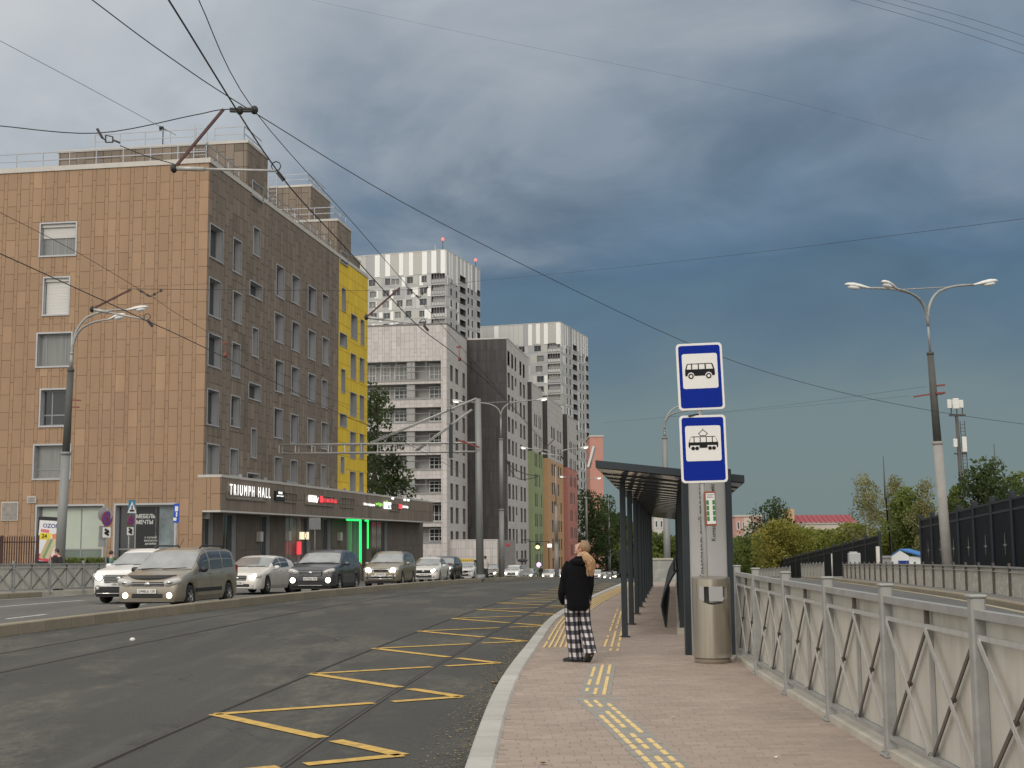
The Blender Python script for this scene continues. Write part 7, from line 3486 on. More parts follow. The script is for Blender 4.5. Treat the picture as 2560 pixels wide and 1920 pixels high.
    # mirrors
    for s in (-1, 1):
        b = MB()
        p = car.at(car.cowl + .42, 4.0)
        b.ellipsoid((s * (p.x + .13), p.y - L0, p.z + .06), .11, .07, .075, 10, 6, None, .7)
        b.bar((s * (p.x - .02), p.y - L0 + .02, p.z + .02), (s * (p.x + .08), p.y - L0, p.z + .03), .04)
        b.build('mirror', spec.get('mirror', pm), t)
    # nose
    H = car.W / 2
    for s in (-1, 1):
        hl = dict(spec['head'])      # centre x, y, z, sizes, tilt
        hl['x'] -= .09
        b = MB()
        M = Matrix.Rotation(s * R(hl.get('yaw', 28)), 4, 'Z') @ Matrix.Rotation(R(hl.get('roll', 8)) * -s, 4, 'Y')
        b.ellipsoid((s * hl['y'], hl['x'] - L0, hl['z']), hl['w'], hl['d'], hl['h'], 16, 8, M, .72)
        o = b.build('headlight', HEADL, t)
        b = MB()
        b.ellipsoid((s * (hl['y'] - .02), hl['x'] - L0 - hl['d'] * .70, hl['z'] - .005), hl['w'] * (.80 if spec.get('headon') else .5), hl['d'] * .50, hl['h'] * (.95 if spec.get('headon') else .7), 12, 6, M)
        b.build('bulb', HEADON if spec.get('headon') else CHROME, o)
        if spec.get('amber'):
            b = MB()
            b.ellipsoid((s * (hl['y'] + hl['w'] * .55), hl['x'] + .05 - L0, hl['z'] + .01), .08, .10, hl['h'] * .8, 10, 6, M)
            b.build('indicator', AMBER, o)
        fg = spec.get('fog')
        if fg:
            b = MB()
            b.cyl((s * fg[0], fg[2] - L0 - .015, fg[1]), fg[3] * 1.35, .08, 14, 'Y')
            f_ = b.build('fog_light', TRIM, t)
            b = MB()
            b.ellipsoid((s * fg[0], fg[2] - L0 - .018, fg[1]), fg[3], .03, fg[3], 12, 6)
            b.build('lens', FOGON if spec.get('fogon') else HEADL, f_)
    g_ = spec['grille']              # half width, z, height, x, frame?
    b = MB()
    b.rbox(0, g_[3] - L0, g_[1], g_[0] * 2, .10, g_[2], .03)
    go = b.build('grille', TRIM, t)
    b = MB()
    n = g_[4]
    for k in range(n):
        z = g_[1] - g_[2] / 2 + g_[2] * (k + .7) / (n + .4)
        b.rbox(0, g_[3] - L0 - .05, z, g_[0] * 1.88, .02, .018, .005)
    b.ellipsoid((0, g_[3] - L0 - .06, g_[1] + g_[5]), .085, .02, .052, 12, 6)
    b.build('grille_bar', CHROME if g_[6] else TRIM, go)
    if not g_[6]:
        b = MB()
        b.ellipsoid((0, g_[3] - L0 - .062, g_[1] + g_[5]), .085, .02, .052, 12, 6)
        b.build('badge', CHROME, go)
    lo = spec['intake']
    b = MB()
    b.rbox(0, lo[3] - L0, lo[1], lo[0] * 2, .12, lo[2], .03)
    b.build('lower_intake', TRIM, t)
    pz = spec['plate']
    b = MB()
    b.rbox(0, pz[1] - L0, pz[0], .52, .02, .115, .006)
    po = b.build('number_plate', PLATE, t)
    text(spec['reg'], .105, INK, po, face_matrix(Vector((0, pz[1] - L0 - .013, pz[0])), (1, 0, 0), (0, 0, 1)), ext=.001, sx=.85)
    for fn in spec.get('extra', []):
        fn(t, car, L0)
    # rear lights
    for s in (-1, 1):
        b = MB()
        p = car.at(car.L - .12, 3.9)
        b.rbox(s * (p.x - .05), car.L - L0 - .08, p.z - .02, .16, .12, .34, .03)
        b.build('tail_light', mat('tail_red', (.28, .02, .02), .25), t)
    return t


def roof_rails(t, car, L0):
    for s in (-1, 1):
        b = MB()
        z = interp(car.top, 2.5)
        y = (car.W / 2) * .72
        b.tube([(s * y, 1.95 - L0, z - .01), (s * y, 2.10 - L0, z + .065), (s * y, 3.55 - L0, z + .065), (s * y, 3.75 - L0, z - .01)], .022, 8)
        b.build('roof_rail', TRIM, t)


def deflector(t, car, L0):
    b = MB()
    n = 10
    for k in range(n):
        y0, y1 = -.66 + 1.32 * k / n, -.66 + 1.32 * (k + 1) / n
        f = lambda y: .06 + .20 * (y / .66) ** 2
        for (a, c) in ((y0, y1),):
            b.hexa([(a, f(a) - L0, .80), (c, f(c) - L0, .80), (c, f(c) + .07 - L0, .89), (a, f(a) + .07 - L0, .89), (a, f(a) - .02 - L0, .83), (c, f(c) - .02 - L0, .83), (c, f(c) + .05 - L0, .915), (a, f(a) + .05 - L0, .915)])
    b.build('hood_deflector', TRIM, t)


def aerial(t, car, L0):
    b = MB()
    z = interp(car.top, car.roof0 + .25)
    b.bar((0, car.roof0 + .2 - L0, z), (.02, car.roof0 + .5 - L0, z + .30), .012)
    b.build('aerial', TRIM, t)


def bull_bar(t, car, L0):
    b = MB()
    for s in (-1, 1):
        b.tube([(s * .62, -.12 - L0, .40), (s * .60, -.16 - L0, .70), (s * .45, -.16 - L0, .82), (0, -.16 - L0, .83)], .032, 8)
    b.tube([(-.60, -.15 - L0, .52), (.60, -.15 - L0, .52)], .028, 8)
    for k in range(7):
        y = -.54 + 1.08 * k / 6
        b.bar((y, -.12 - L0, .36), (y, -.15 - L0, .52), .025)
    b.tube([(-.62, -.12 - L0, .40), (.62, -.12 - L0, .40)], .03, 8)
    b.build('bull_bar', CHROME, t)


def side_strip(t, car, L0):
    for s in (-1, 1):
        b = MB()
        p = car.at(2.2, 1.6)
        b.box(s * (p.x - .01), s * (p.x + .012), 1.15 - L0, 3.05 - L0, p.z - .05, p.z + .05)
        b.build('rubbing_strip', TRIM, t)


def taxi_box(t, car, L0):
    b = MB()
    z = interp(car.top, 2.3)
    b.rbox(0, 2.35 - L0, z + .12, 1.15, .32, .24, .03)
    o = b.build('roof_sign', mat('taxi_yellow', (.72, .50, .08), .5), t)
    b = MB()
    for k in range(6):
        b.box(-.48 + .17 * k, -.40 + .17 * k, 2.19 - L0 - .006, 2.19 - L0 - .001, z + .06, z + .11)
    b.build('chequer', INK, o)


def lower_trim(z0, z1):
    def f(t, car, L0):
        b = MB()
        b.rbox(0, .03 - L0, (z0 + z1) / 2, car.W * .84, .10, z1 - z0, .03)
        b.build('bumper_trim', TRIM, t)
        for s in (-1, 1):
            b = MB()
            b.box(s * (car.W / 2 - .05), s * (car.W / 2 + .004), car.wheels[0] + .40 - L0, car.wheels[1] - .40 - L0, car.sill - .02, car.sill + .12)
            b.build('sill_trim', TRIM, t)
    return f


def chrome_line(z, w):
    def f(t, car, L0):
        b = MB()
        b.rbox(0, -.03 - L0, z, w, .05, .03, .01)
        b.build('bumper_line', CHROME, t)
    return f


MINIVAN = Car(4.47, 1.76, [(0, .60), (.06, .77), (.25, .87), (1.0, 1.02), (1.15, 1.10), (1.82, 1.53), (2.3, 1.615), (3.6, 1.625), (4.15, 1.57), (4.33, 1.40), (4.44, 1.02), (4.47, .62)],
              [(0, .58), (.06, .74), (.25, .84), (1.0, .97), (2.5, 1.01), (4.25, 1.04), (4.42, .98), (4.47, .58)], (.82, 3.72), .325, .23, 1.0, 1.82, 3.6, 4.3, .86, .20)
HATCH = Car(4.29, 1.78, [(0, .52), (.06, .68), (.25, .78), (1.15, .97), (1.3, 1.04), (2.05, 1.38), (2.5, 1.435), (3.2, 1.40), (3.8, 1.28), (4.15, 1.00), (4.25, .85), (4.29, .5)],
            [(0, .50), (.06, .66), (.25, .75), (1.15, .92), (2.5, .95), (3.9, 1.02), (4.2, .92), (4.29, .48)], (.92, 3.62), .325, .20, 1.15, 2.05, 3.4, 4.1, .82, .34)
SUV = Car(4.27, 1.79, [(0, .66), (.05, .88), (.22, .98), (1.05, 1.10), (1.2, 1.18), (1.80, 1.53), (2.2, 1.625), (3.3, 1.62), (3.85, 1.54), (4.12, 1.2), (4.24, .98), (4.27, .6)],
          [(0, .63), (.05, .84), (.22, .94), (1.05, 1.04), (2.5, 1.08), (4.0, 1.14), (4.2, 1.0), (4.27, .58)], (.86, 3.45), .345, .28, 1.05, 1.80, 3.3, 4.0, .86, .27)
OLDSUV = Car(4.3, 1.76, [(0, .66), (.05, .86), (.22, .96), (1.10, 1.10), (1.22, 1.18), (1.85, 1.56), (2.2, 1.66), (3.4, 1.66), (3.95, 1.58), (4.17, 1.2), (4.27, .98), (4.3, .6)],
             [(0, .63), (.05, .83), (.22, .92), (1.10, 1.03), (2.5, 1.06), (4.05, 1.10), (4.25, .98), (4.3, .58)], (.86, 3.42), .36, .30, 1.10, 1.85, 3.3, 4.0, .84, .24)
SEDAN = Car(4.42, 1.76, [(0, .56), (.06, .74), (.25, .82), (1.10, .97), (1.22, 1.03), (1.95, 1.42), (2.35, 1.49), (3.0, 1.46), (3.75, 1.10), (4.2, 1.05), (4.38, .95), (4.42, .55)],
            [(0, .53), (.06, .70), (.25, .78), (1.10, .92), (2.5, .96), (3.75, 1.00), (4.2, 1.0), (4.38, .9), (4.42, .52)], (.86, 3.50), .32, .21, 1.10, 1.95, 2.9, 3.7, .84, .33)

P_BEIGE = paint('beige_paint', (.30, .27, .215), .35, .30)
P_WHITE = paint('white_paint', (.70, .68, .63), .0, .25)
P_WHITE2 = paint('clean_white_paint', (.74, .74, .72), .0, .12)
P_GREY = paint('graphite_paint', (.062, .066, .074), .4, .25)
P_SAND = paint('sand_paint', (.27, .235, .175), .35, .35)
P_BLACK = paint('black_paint', (.022, .024, .028), .2, .2)
P_SILV = paint('silver_paint', (.40, .41, .41), .5, .2)

W4 = lambda a: [(a[0], a[1], 4.16, 6.25), (a[2], a[3], 4.12, 6.35), (a[4], a[5], 4.16, 6.2)]
SP_MINI = dict(doors=[(1.18, 2.20), (2.23, 3.22)], windows=[(1.42, 2.17, 4.15, 6.3), (2.28, 3.18, 4.10, 6.35), (3.28, 4.02, 4.16, 6.3)],
               head=dict(x=.20, y=.64, z=.735, w=.24, d=.16, h=.095, yaw=26, roll=10), amber=False, fog=(.60, .395, .03, .085), fogon=True,
               grille=(.46, .665, .15, .045, 2, .02, True), intake=(.44, .385, .14, .045), plate=(.50, -.035), reg='о948св 159', mirror=TRIM, handle=P_BEIGE, spokes=6, extra=[roof_rails, deflector, aerial, side_strip])
SP_HATCH = dict(doors=[(1.30, 2.40), (2.43, 3.25)], windows=[(1.62, 2.38, 4.15, 6.3), (2.44, 3.30, 4.15, 6.3)],
                head=dict(x=.30, y=.66, z=.66, w=.20, d=.20, h=.10, yaw=38, roll=14), headon=True, fog=(.60, .33, .02, .04),
                grille=(.36, .60, .20, .035, 2, .0, True), intake=(.50, .335, .15, .05), plate=(.42, -.03), reg='а701кт 96', spokes=5, extra=[chrome_line(.235, 1.3)])
SP_SUV = dict(doors=[(1.25, 2.25), (2.28, 3.12)], windows=[(1.45, 2.22, 4.15, 6.3), (2.28, 3.15, 4.15, 6.3), (3.20, 3.62, 4.3, 6.1)],
              head=dict(x=.22, y=.66, z=.84, w=.23, d=.16, h=.085, yaw=30, roll=14), fog=(.66, .52, -.01, .10), fogon=True,
              grille=(.44, .76, .22, .03, 4, .03, True), intake=(.46, .44, .16, .05), plate=(.57, -.035), reg='м777ро 196', spokes=5, extra=[lower_trim(.28, .42), chrome_line(.33, .9)])
SP_TUC = dict(doors=[(1.25, 2.25), (2.28, 3.12)], windows=[(1.45, 2.22, 4.15, 6.3), (2.28, 3.15, 4.15, 6.3), (3.20, 3.62, 4.3, 6.1)],
              head=dict(x=.20, y=.67, z=.80, w=.22, d=.17, h=.10, yaw=34, roll=14), headon=True, fog=(.66, .46, .0, .06),
              grille=(.48, .73, .24, .02, 4, .02, True), intake=(.60, .42, .20, .04), plate=(.56, -.035), reg='о981мх 96', spokes=5, extra=[lower_trim(.26, .42), chrome_line(.30, 1.35)])
SP_OLD = dict(doors=[(1.28, 2.26), (2.29, 3.10)], windows=[(1.5, 2.23, 4.15, 6.3), (2.30, 3.08, 4.15, 6.3), (3.25, 3.75, 4.2, 6.2)],
              head=dict(x=.18, y=.60, z=.80, w=.24, d=.15, h=.115, yaw=24, roll=8), headon=True, fog=(.66, .52, .0, .06), amber=False,
              grille=(.34, .80, .14, .02, 2, .0, False), intake=(.48, .44, .16, .04), plate=(.60, -.11), reg='т512ен 66', spokes=5, extra=[bull_bar, roof_rails])
SP_VESTA = dict(doors=[(1.25, 2.25), (2.28, 3.10)], windows=[(1.55, 2.22, 4.15, 6.3), (2.28, 3.05, 4.15, 6.3)],
                head=dict(x=.20, y=.63, z=.70, w=.23, d=.16, h=.085, yaw=30, roll=12), headon=True, fog=(.62, .34, .0, .05),
                grille=(.45, .64, .18, .02, 3, .02, False), intake=(.50, .36, .17, .03), plate=(.47, -.03), reg='к305ув 196', spokes=6, extra=[chrome_line(.28, 1.1), aerial])


def place(off, y, extra=0.0):
    q = road(y, off)
    return (q.x, q.y, G(q.y) + .008), -math.atan(trs(y)) + extra


def at_px(px, Y):
    X = XatY(px, Y)
    return (X, Y, G(Y) + .008)


def car_at(name, label, car, pm, spec, px, Yfront, heading, **kw):
    """px: centre of the nose in the photograph"""
    X = XatY(px, Yfront)
    d = Vector((math.sin(heading), math.cos(heading)))
    c = Vector((X, Yfront)) + d * car.L / 2
    z0, z1 = G(Yfront), G(Yfront + car.L)
    o = build_car(name, label, car, pm, spec, (c.x, c.y, (z0 + z1) / 2 + .008), -heading, **kw)
    o.rotation_euler = (math.atan2(z1 - z0, car.L), 0, -heading)
    return o


HDG = math.atan(.115)
minivan = car_at('minivan', 'dusty beige minivan with lit fog lights and black roof rails, nearest in the queue', MINIVAN, P_BEIGE, SP_MINI, 371, 34.6, HDG + R(1.5), cat='minivan')
tuc = car_at('parked_car', 'white crossover half hidden behind the beige minivan', SUV, P_WHITE2, SP_TUC, 300, 39.8, HDG + R(1))
hat = car_at('parked_car', 'white low hatchback between the beige minivan and the graphite crossover', HATCH, P_WHITE, SP_HATCH, 594, 49.5, math.atan(.17))
cre = car_at('parked_car', 'graphite grey crossover with lit round fog lights', SUV, P_GREY, SP_SUV, 777, 48.6, HDG + R(.5))
rav = car_at('parked_car', 'sand coloured older off-roader with a chrome bull bar and lit headlights', OLDSUV, P_SAND, SP_OLD, 952, 61.0, HDG)
ves = car_at('parked_car', 'white saloon with a black grille behind the off-roader with the bull bar', SEDAN, P_WHITE, SP_VESTA, 1058, 77.5, HDG)
SP_DK = dict(SP_SUV, fogon=False, headon=True, reg='в040мм 96')
dks = car_at('parked_car', 'black crossover with bright headlight behind the white saloon', SUV, P_BLACK, SP_DK, 1098, 86, HDG)
for o in (tuc, hat, cre, rav, ves, dks):
    o.name = 'car'
taxi = car_at('taxi', 'white taxi with a yellow roof sign left of the catenary mast', SEDAN, P_WHITE2, dict(SP_VESTA, headon=False, reg='а122ае 96', extra=[taxi_box]), 1156, 110, HDG, cat='taxi')


def car_copy(src, label, px, Y, heading, paintm=None, group='cars queuing on the carriageway'):
    c = copy_tree(src)
    c.location = at_px(px, Y)
    c.rotation_euler = (0, 0, -heading)
    c['label'] = label
    c['group'] = group
    c.name = 'car'
    if paintm:
        for ch in c.children:
            if ch.name.split('.')[0] in ('body', 'door', 'mirror'):
                ch.data = ch.data.copy() if ch.data.users > 60 else ch.data
                for sl in ch.material_slots:
                    sl.link = 'OBJECT'
                    sl.material = paintm
    return c


for (src, label, px, Y, hd, pm) in [
        (ves, 'pale car between the catenary mast and the lamp, low behind the kerb', 1229, 132, .12, P_SAND),
        (tuc, 'white crossover just right of the double armed lamp in the median', 1284, 150, .14, None),
        (hat, 'dull silver car right of the white crossover behind the median', 1320, 165, .15, P_SILV),
        (hat, 'bright white car with dazzling lights left of the lamp before the orange section', 1372, 178, .16, None),
        (ves, 'white car with lights just left of the person in black', 1396, 188, .16, None),
        (tuc, 'white crossover with dazzling lights just right of the person in black', 1490, 205, .17, None),
        (ves, 'white car far down the road, second right of the person in black', 1505, 228, .18, None),
        (cre, 'dark far car between the pairs of lights at the road end', 1518, 236, .18, None),
        (rav, 'far car with two round lights left of the shelter columns', 1532, 240, .18, P_SILV)]:
    car_copy(src, label, px, Y, math.atan(hd), pm, 'cars far down the road')
# ================================================================== the person on the platform
SKIN = mat('skin', (.52, .30, .22), .55, var=.06, scale=6)
HAIR = mat('blonde_hair', (.24, .145, .075), .5, var=.35, scale=10, stretch=(7, 7, 1.2))
HAIR2 = mat('pale_blonde_hair', (.43, .27, .145), .5, var=.55, scale=9, stretch=(7, 7, 1.6))
FLEECE = mat('black_fleece', (.0055, .0055, .0065), .95, var=.35, scale=30, bump=.4, bscale=70, spec=.15)
SHOE = mat('black_shoe', (.018, .017, .016), .7, var=.15)
SOLE = mat('shoe_sole', (.03, .03, .028), .8)


def plaid_mat():
    M = bpy.data.materials.new('buffalo_check')
    M.use_nodes = True
    nt = M.node_tree
    bs = nt.nodes['Principled BSDF']
    N, L = nt.nodes.new, nt.links.new
    uv = N('ShaderNodeUVMap')
    uv.uv_map = 'UVMap'
    sp_ = N('ShaderNodeSeparateXYZ')
    L(uv.outputs[0], sp_.inputs[0])

    def stripe(s):
        a = N('ShaderNodeMath')
        a.operation = 'FRACT'
        L(s, a.inputs[0])
        c = N('ShaderNodeMath')
        c.operation = 'GREATER_THAN'
        c.inputs[1].default_value = .5
        L(a.outputs[0], c.inputs[0])
        return c.outputs[0]
    ad = N('ShaderNodeMath')
    ad.operation = 'ADD'
    L(stripe(sp_.outputs[0]), ad.inputs[0])
    L(stripe(sp_.outputs[1]), ad.inputs[1])
    hf = N('ShaderNodeMath')
    hf.operation = 'MULTIPLY'
    hf.inputs[1].default_value = .5
    L(ad.outputs[0], hf.inputs[0])
    rp = N('ShaderNodeValToRGB')
    rp.color_ramp.interpolation = 'CONSTANT'
    e = rp.color_ramp.elements
    e[0].color = (.010, .010, .016, 1)
    e[1].position = .9
    e[1].color = (.55, .52, .52, 1)
    k = e.new(.3)
    k.color = (.075, .07, .082, 1)
    L(hf.outputs[0], rp.inputs[0])
    L(rp.outputs[0], bs.inputs['Base Color'])
    bs.inputs['Roughness'].default_value = .9
    return M


PLAID = plaid_mat()
gp = ground_hit(1447, 1655, PL)
girl = thing('person', 'person with blonde ponytail, black fleece jacket and checked trousers walking on the platform', 'person', (gp.x, gp.y, PL(gp.y)))


def tube_loft(rings, n=20, uvs=(8, 8.5), squash=None):
    """rings: (centre, rx, ry, twist) stacked along a limb or trunk; returns an MB with a UV map"""
    b = MB()
    b.uv = []
    rows = []
    ln = 0
    pc = None
    for (c, rx_, ry_) in rings:
        c = Vector(c)
        if pc is not None:
            ln += (c - pc).length
        pc = c
        row = []
        for j in range(n + 1):
            t = 2 * math.pi * j / n
            row.append(c + Vector((rx_ * math.sin(t), -ry_ * math.cos(t), 0)))
            b.uv.append((j / n * uvs[0], ln * uvs[1]))
        rows.append(row)
    i0 = 0
    for r_ in rows:
        b.v += [tuple(p) for p in r_]
    b.sm = True
    for k in range(len(rows) - 1):
        for j in range(n):
            a = k * (n + 1) + j
            b._f((a, a + 1, a + n + 2, a + n + 1))
    b._f(tuple(range(n)))
    b._f(tuple((len(rows) - 1) * (n + 1) + j for j in reversed(range(n))))
    return b


# the body: one skin from head to feet, mostly under clothes.  x right, y away from the camera
J = [(-.02, .02, .86, (.13, .10)),       # 0 pelvis
     (-.01, .02, 1.02, (.12, .09)),      # 1 waist
     (.015, .00, 1.20, (.125, .085)),     # 2 chest
     (.035, -.01, 1.315, (.075, .060)),   # 3 base of the neck
     (.060, -.005, 1.40, .048),          # 4 neck
     (.075, .0, 1.47, (.075, .085)),     # 5 skull base
     (.082, -.01, 1.545, (.082, .092)),  # 6 crown
     (-.105, .03, 1.25, .046), (-.155, .05, 1.04, .042), (-.135, .15, .86, .034),    # left arm 7 8 9
     (.115, -.01, 1.25, .046), (.145, .0, 1.04, .046), (.145, .12, .86, .034),        # right arm 10 11 12
     (-.085, .02, .80, .088), (-.075, .05, .45, .056), (-.055, .03, .08, .040), (-.12, .11, .035, .034),   # left leg 13..16
     (.065, .02, .80, .088), (.095, .06, .47, .056), (.145, -.16, .20, .040), (.155, -.13, .08, .034)]  # right leg 17..20
E = [(0, 1), (1, 2), (2, 3), (3, 4), (4, 5), (5, 6), (3, 7), (7, 8), (8, 9), (3, 10), (10, 11), (11, 12), (0, 13), (13, 14), (14, 15), (15, 16), (0, 17), (17, 18), (18, 19), (19, 20)]
body = skin('body', J, E, SKIN, girl, 2)


def hand(M, side):
    """palm, four bent fingers of unequal length and a thumb from the side of the palm"""
    j = [(0, 0, 0, .026), (0, 0, -.045, (.036, .016)), (0, 0, -.085, (.038, .014))]
    e = [(0, 1), (1, 2)]
    for k, (x, ln) in enumerate(((-.030, .062), (-.010, .072), (.010, .068), (.029, .054))):
        i = len(j)
        j += [(x, .004, -.092, .0095), (x * 1.1, .016, -.092 - ln * .5, .0088), (x * 1.1, .042, -.092 - ln * .85, .0078)]
        e += [(2, i), (i, i + 1), (i + 1, i + 2)]
    i = len(j)
    s = -side
    j += [(s * .034, .008, -.045, .0125), (s * .052, .022, -.075, .0105), (s * .050, .040, -.098, .009)]
    e += [(1, i), (i, i + 1), (i + 1, i + 2)]
    h = skin('hand', j, e, SKIN, girl, 1)
    h.matrix_local = M
    return h


hand(Matrix.Translation((-.135, .145, .875)) @ Matrix.Rotation(R(-38), 4, 'X') @ Matrix.Rotation(R(-12), 4, 'Y'), -1)
hand(Matrix.Translation((.143, .115, .875)) @ Matrix.Rotation(R(-30), 4, 'X'), 1)
# face details: looks up and to the left
fd = Vector((-.80, .42, .42)).normalized()
rt = fd.cross(Vector((0, 0, 1))).normalized()
up_ = rt.cross(fd).normalized()
HC = Vector((.072, .005, 1.505))
b = MB()
FM = Matrix((rt, fd, up_)).transposed().to_4x4()
b.ellipsoid(HC + fd * .012 - up_ * .03, .068, .088, .092, 16, 10, FM)
b.ellipsoid(HC + fd * .100 - up_ * .020, .011, .020, .016, 8, 6, FM)
b.ellipsoid(HC + fd * .055 - up_ * .100, .030, .028, .022, 10, 6, FM)
b.build('face', SKIN, girl)
b = MB()
for s in (-1, 1):
    b.ellipsoid(HC + rt * s * .074 - up_ * .022 - fd * .012, .012, .020, .033, 10, 6, FM)
b.build('ear', mat('ear_skin', (.55, .22, .17), .5), girl)
b = MB()
for s in (-1, 1):
    b.ellipsoid(HC + rt * s * .030 + fd * .088 + up_ * .008, .012, .006, .006, 8, 5, FM)
b.build('eye', mat('eye_white', (.6, .58, .55), .3), girl)
b = MB()
b.ellipsoid(HC + fd * .088 - up_ * .062, .022, .006, .006, 8, 5, FM)
b.build('mouth', mat('lip', (.45, .16, .14), .5), girl)
# hair: cap pulled back to a ponytail
b = MB()
b.sm = True
i0 = 0
cap = []
nu, nv = 26, 16
bk = -fd
for a in range(nv + 1):
    th = math.pi * a / nv
    for j in range(nu):
        ph = 2 * math.pi * j / nu
        u = Vector((math.sin(th) * math.cos(ph), math.cos(th), math.sin(th) * math.sin(ph)))
        p = rt * u.x * .086 + bk * u.y * .100 + up_ * u.z * .094
        cap.append((p, u))
cen = HC - fd * .008 + up_ * .012
for (p, u) in cap:
    wv = 1 + .012 * math.sin(u.x * 40 + u.z * 9)
    b.v.append(tuple(cen + p * wv))
for a in range(nv):
    th = (a + .5) / nv
    for j in range(nu):
        ph = 2 * math.pi * (j + .5) / nu
        z = math.sin(math.pi * th) * math.sin(ph)
        yb = math.cos(math.pi * th)
        if yb < -.30 and z < .72:
            continue
        if z < -.72 and yb < .25:
            continue
        q0, q1 = a * nu + j, a * nu + (j + 1) % nu
        b._f((q0, q1, q1 + nu, q0 + nu))
b.build('hair', HAIR, girl)
b = MB()
rg = random.Random(4)
# the ponytail: many strands over a soft core
tie = Vector((.100, -.100, 1.418))
path = [Vector(p) for p in ((.075, -.095, 1.435), (.110, -.135, 1.395), (.150, -.150, 1.33), (.165, -.145, 1.24), (.150, -.140, 1.155))]
core = smooth_pts(path, 5)
wid = lambda t: .018 + .031 * math.sin(math.pi * min(1, .10 + t * .86)) ** .8
m_ = len(core)
b.tube(core, [max(.008, wid(k / (m_ - 1)) * (1 if k < m_ - 4 else .55)) for k in range(m_)], 12)
for k in range(150):
    a0 = rg.uniform(0, 6.28)
    rr = rg.uniform(.75, 1.28)
    e_ = rg.uniform(.60, 1.04)
    pts = []
    for i in range(m_):
        t = i / (m_ - 1)
        if t > e_:
            break
        w_ = wid(t) * rr * (1.0 + .22 * math.sin(t * 8 + k * 1.7))
        a = a0 + .7 * t + .2 * math.sin(5 * t + k)
        pts.append(core[i] + Vector((math.cos(a) * w_, math.sin(a) * w_ * .75, .012 * math.sin(k + t * 6) - (t > .8) * .02)))
    b.tube(pts, [.0060 * (1 - .6 * i / len(pts)) for i in range(len(pts))], 4)
b.build('ponytail', HAIR2, girl)
b = MB()
b.ellipsoid((.098, -.118, 1.412), .03, .022, .022, 10, 6)
b.build('hair_tie', FLEECE, girl)


# trousers
def cloth_wave(b, amp, fx, fz, seed):
    rg = random.Random(seed)
    nv = []
    for v in b.v:
        p = Vector(v)
        s = math.sin(p.z * fz + p.x * 7 + seed) * amp + math.sin(p.z * fz * 2.3 + p.y * 9 + seed * 2) * amp * .5
        ang = math.atan2(p.y, p.x)
        nv.append((p.x + s * math.cos(ang * 3 + seed), p.y + s * math.sin(ang * 2 + seed), p.z))
    b.v = nv


lgL = tube_loft([((-.065, .03, .88), .120, .130), ((-.075, .03, .78), .110, .120), ((-.080, .035, .62), .100, .110), ((-.072, .045, .45), .094, .102), ((-.055, .04, .28), .092, .100), ((-.040, .04, .12), .097, .108), ((-.030, .045, .035), .102, .116)], 24, (8, 8.6))
cloth_wave(lgL, .006, 5, 30, 1)
lgL.build('trouser_leg', PLAID, girl)
lgR = tube_loft([((.055, .02, .88), .112, .130), ((.062, .02, .78), .100, .118), ((.072, .04, .62), .088, .105), ((.092, .05, .48), .084, .100), ((.115, -.04, .34), .082, .098), ((.138, -.12, .22), .084, .094), ((.150, -.15, .135), .088, .094)], 24, (7, 8.6))
cloth_wave(lgR, .006, 5, 32, 2)
lgR.build('trouser_leg', PLAID, girl)
# shoes: planted left foot pointing left, right heel lifted


def shoe(M):
    b = MB()
    rings = []
    for (y, w, h, z0) in ((-.095, .022, .05, .01), (-.08, .036, .085, 0), (-.02, .040, .095, 0), (.06, .044, .075, 0), (.12, .046, .058, 0), (.165, .036, .045, .004), (.185, .012, .025, .012)):
        ring = []
        for j in range(14):
            t = 2 * math.pi * j / 14
            s, c = math.sin(t), math.cos(t)
            ring.append(M @ Vector((w * math.copysign(abs(c) ** .7, c), y, z0 + h / 2 + h / 2 * math.copysign(abs(s) ** .7, s))))
        rings.append(ring)
    b.loft(rings)
    o = b.build('shoe', SHOE, girl)
    b = MB()
    rings = []
    for (y, w, z0) in ((-.098, .026, 0), (-.08, .041, 0), (-.02, .043, 0), (.06, .047, 0), (.12, .049, 0), (.17, .036, .004), (.19, .012, .008)):
        rings.append([M @ Vector((sx * w, y, z0 + zz)) for (sx, zz) in ((-1, 0), (1, 0), (1, .022), (-1, .022))])
    b.loft(rings, smooth=False)
    b.build('sole', SOLE, o)


shoe(Matrix.Translation((-.035, .02, 0)) @ Matrix.Rotation(R(62), 4, 'Z'))
shoe(Matrix.Translation((.150, -.165, .10)) @ Matrix.Rotation(R(24), 4, 'Z') @ Matrix.Rotation(R(-44), 4, 'X'))
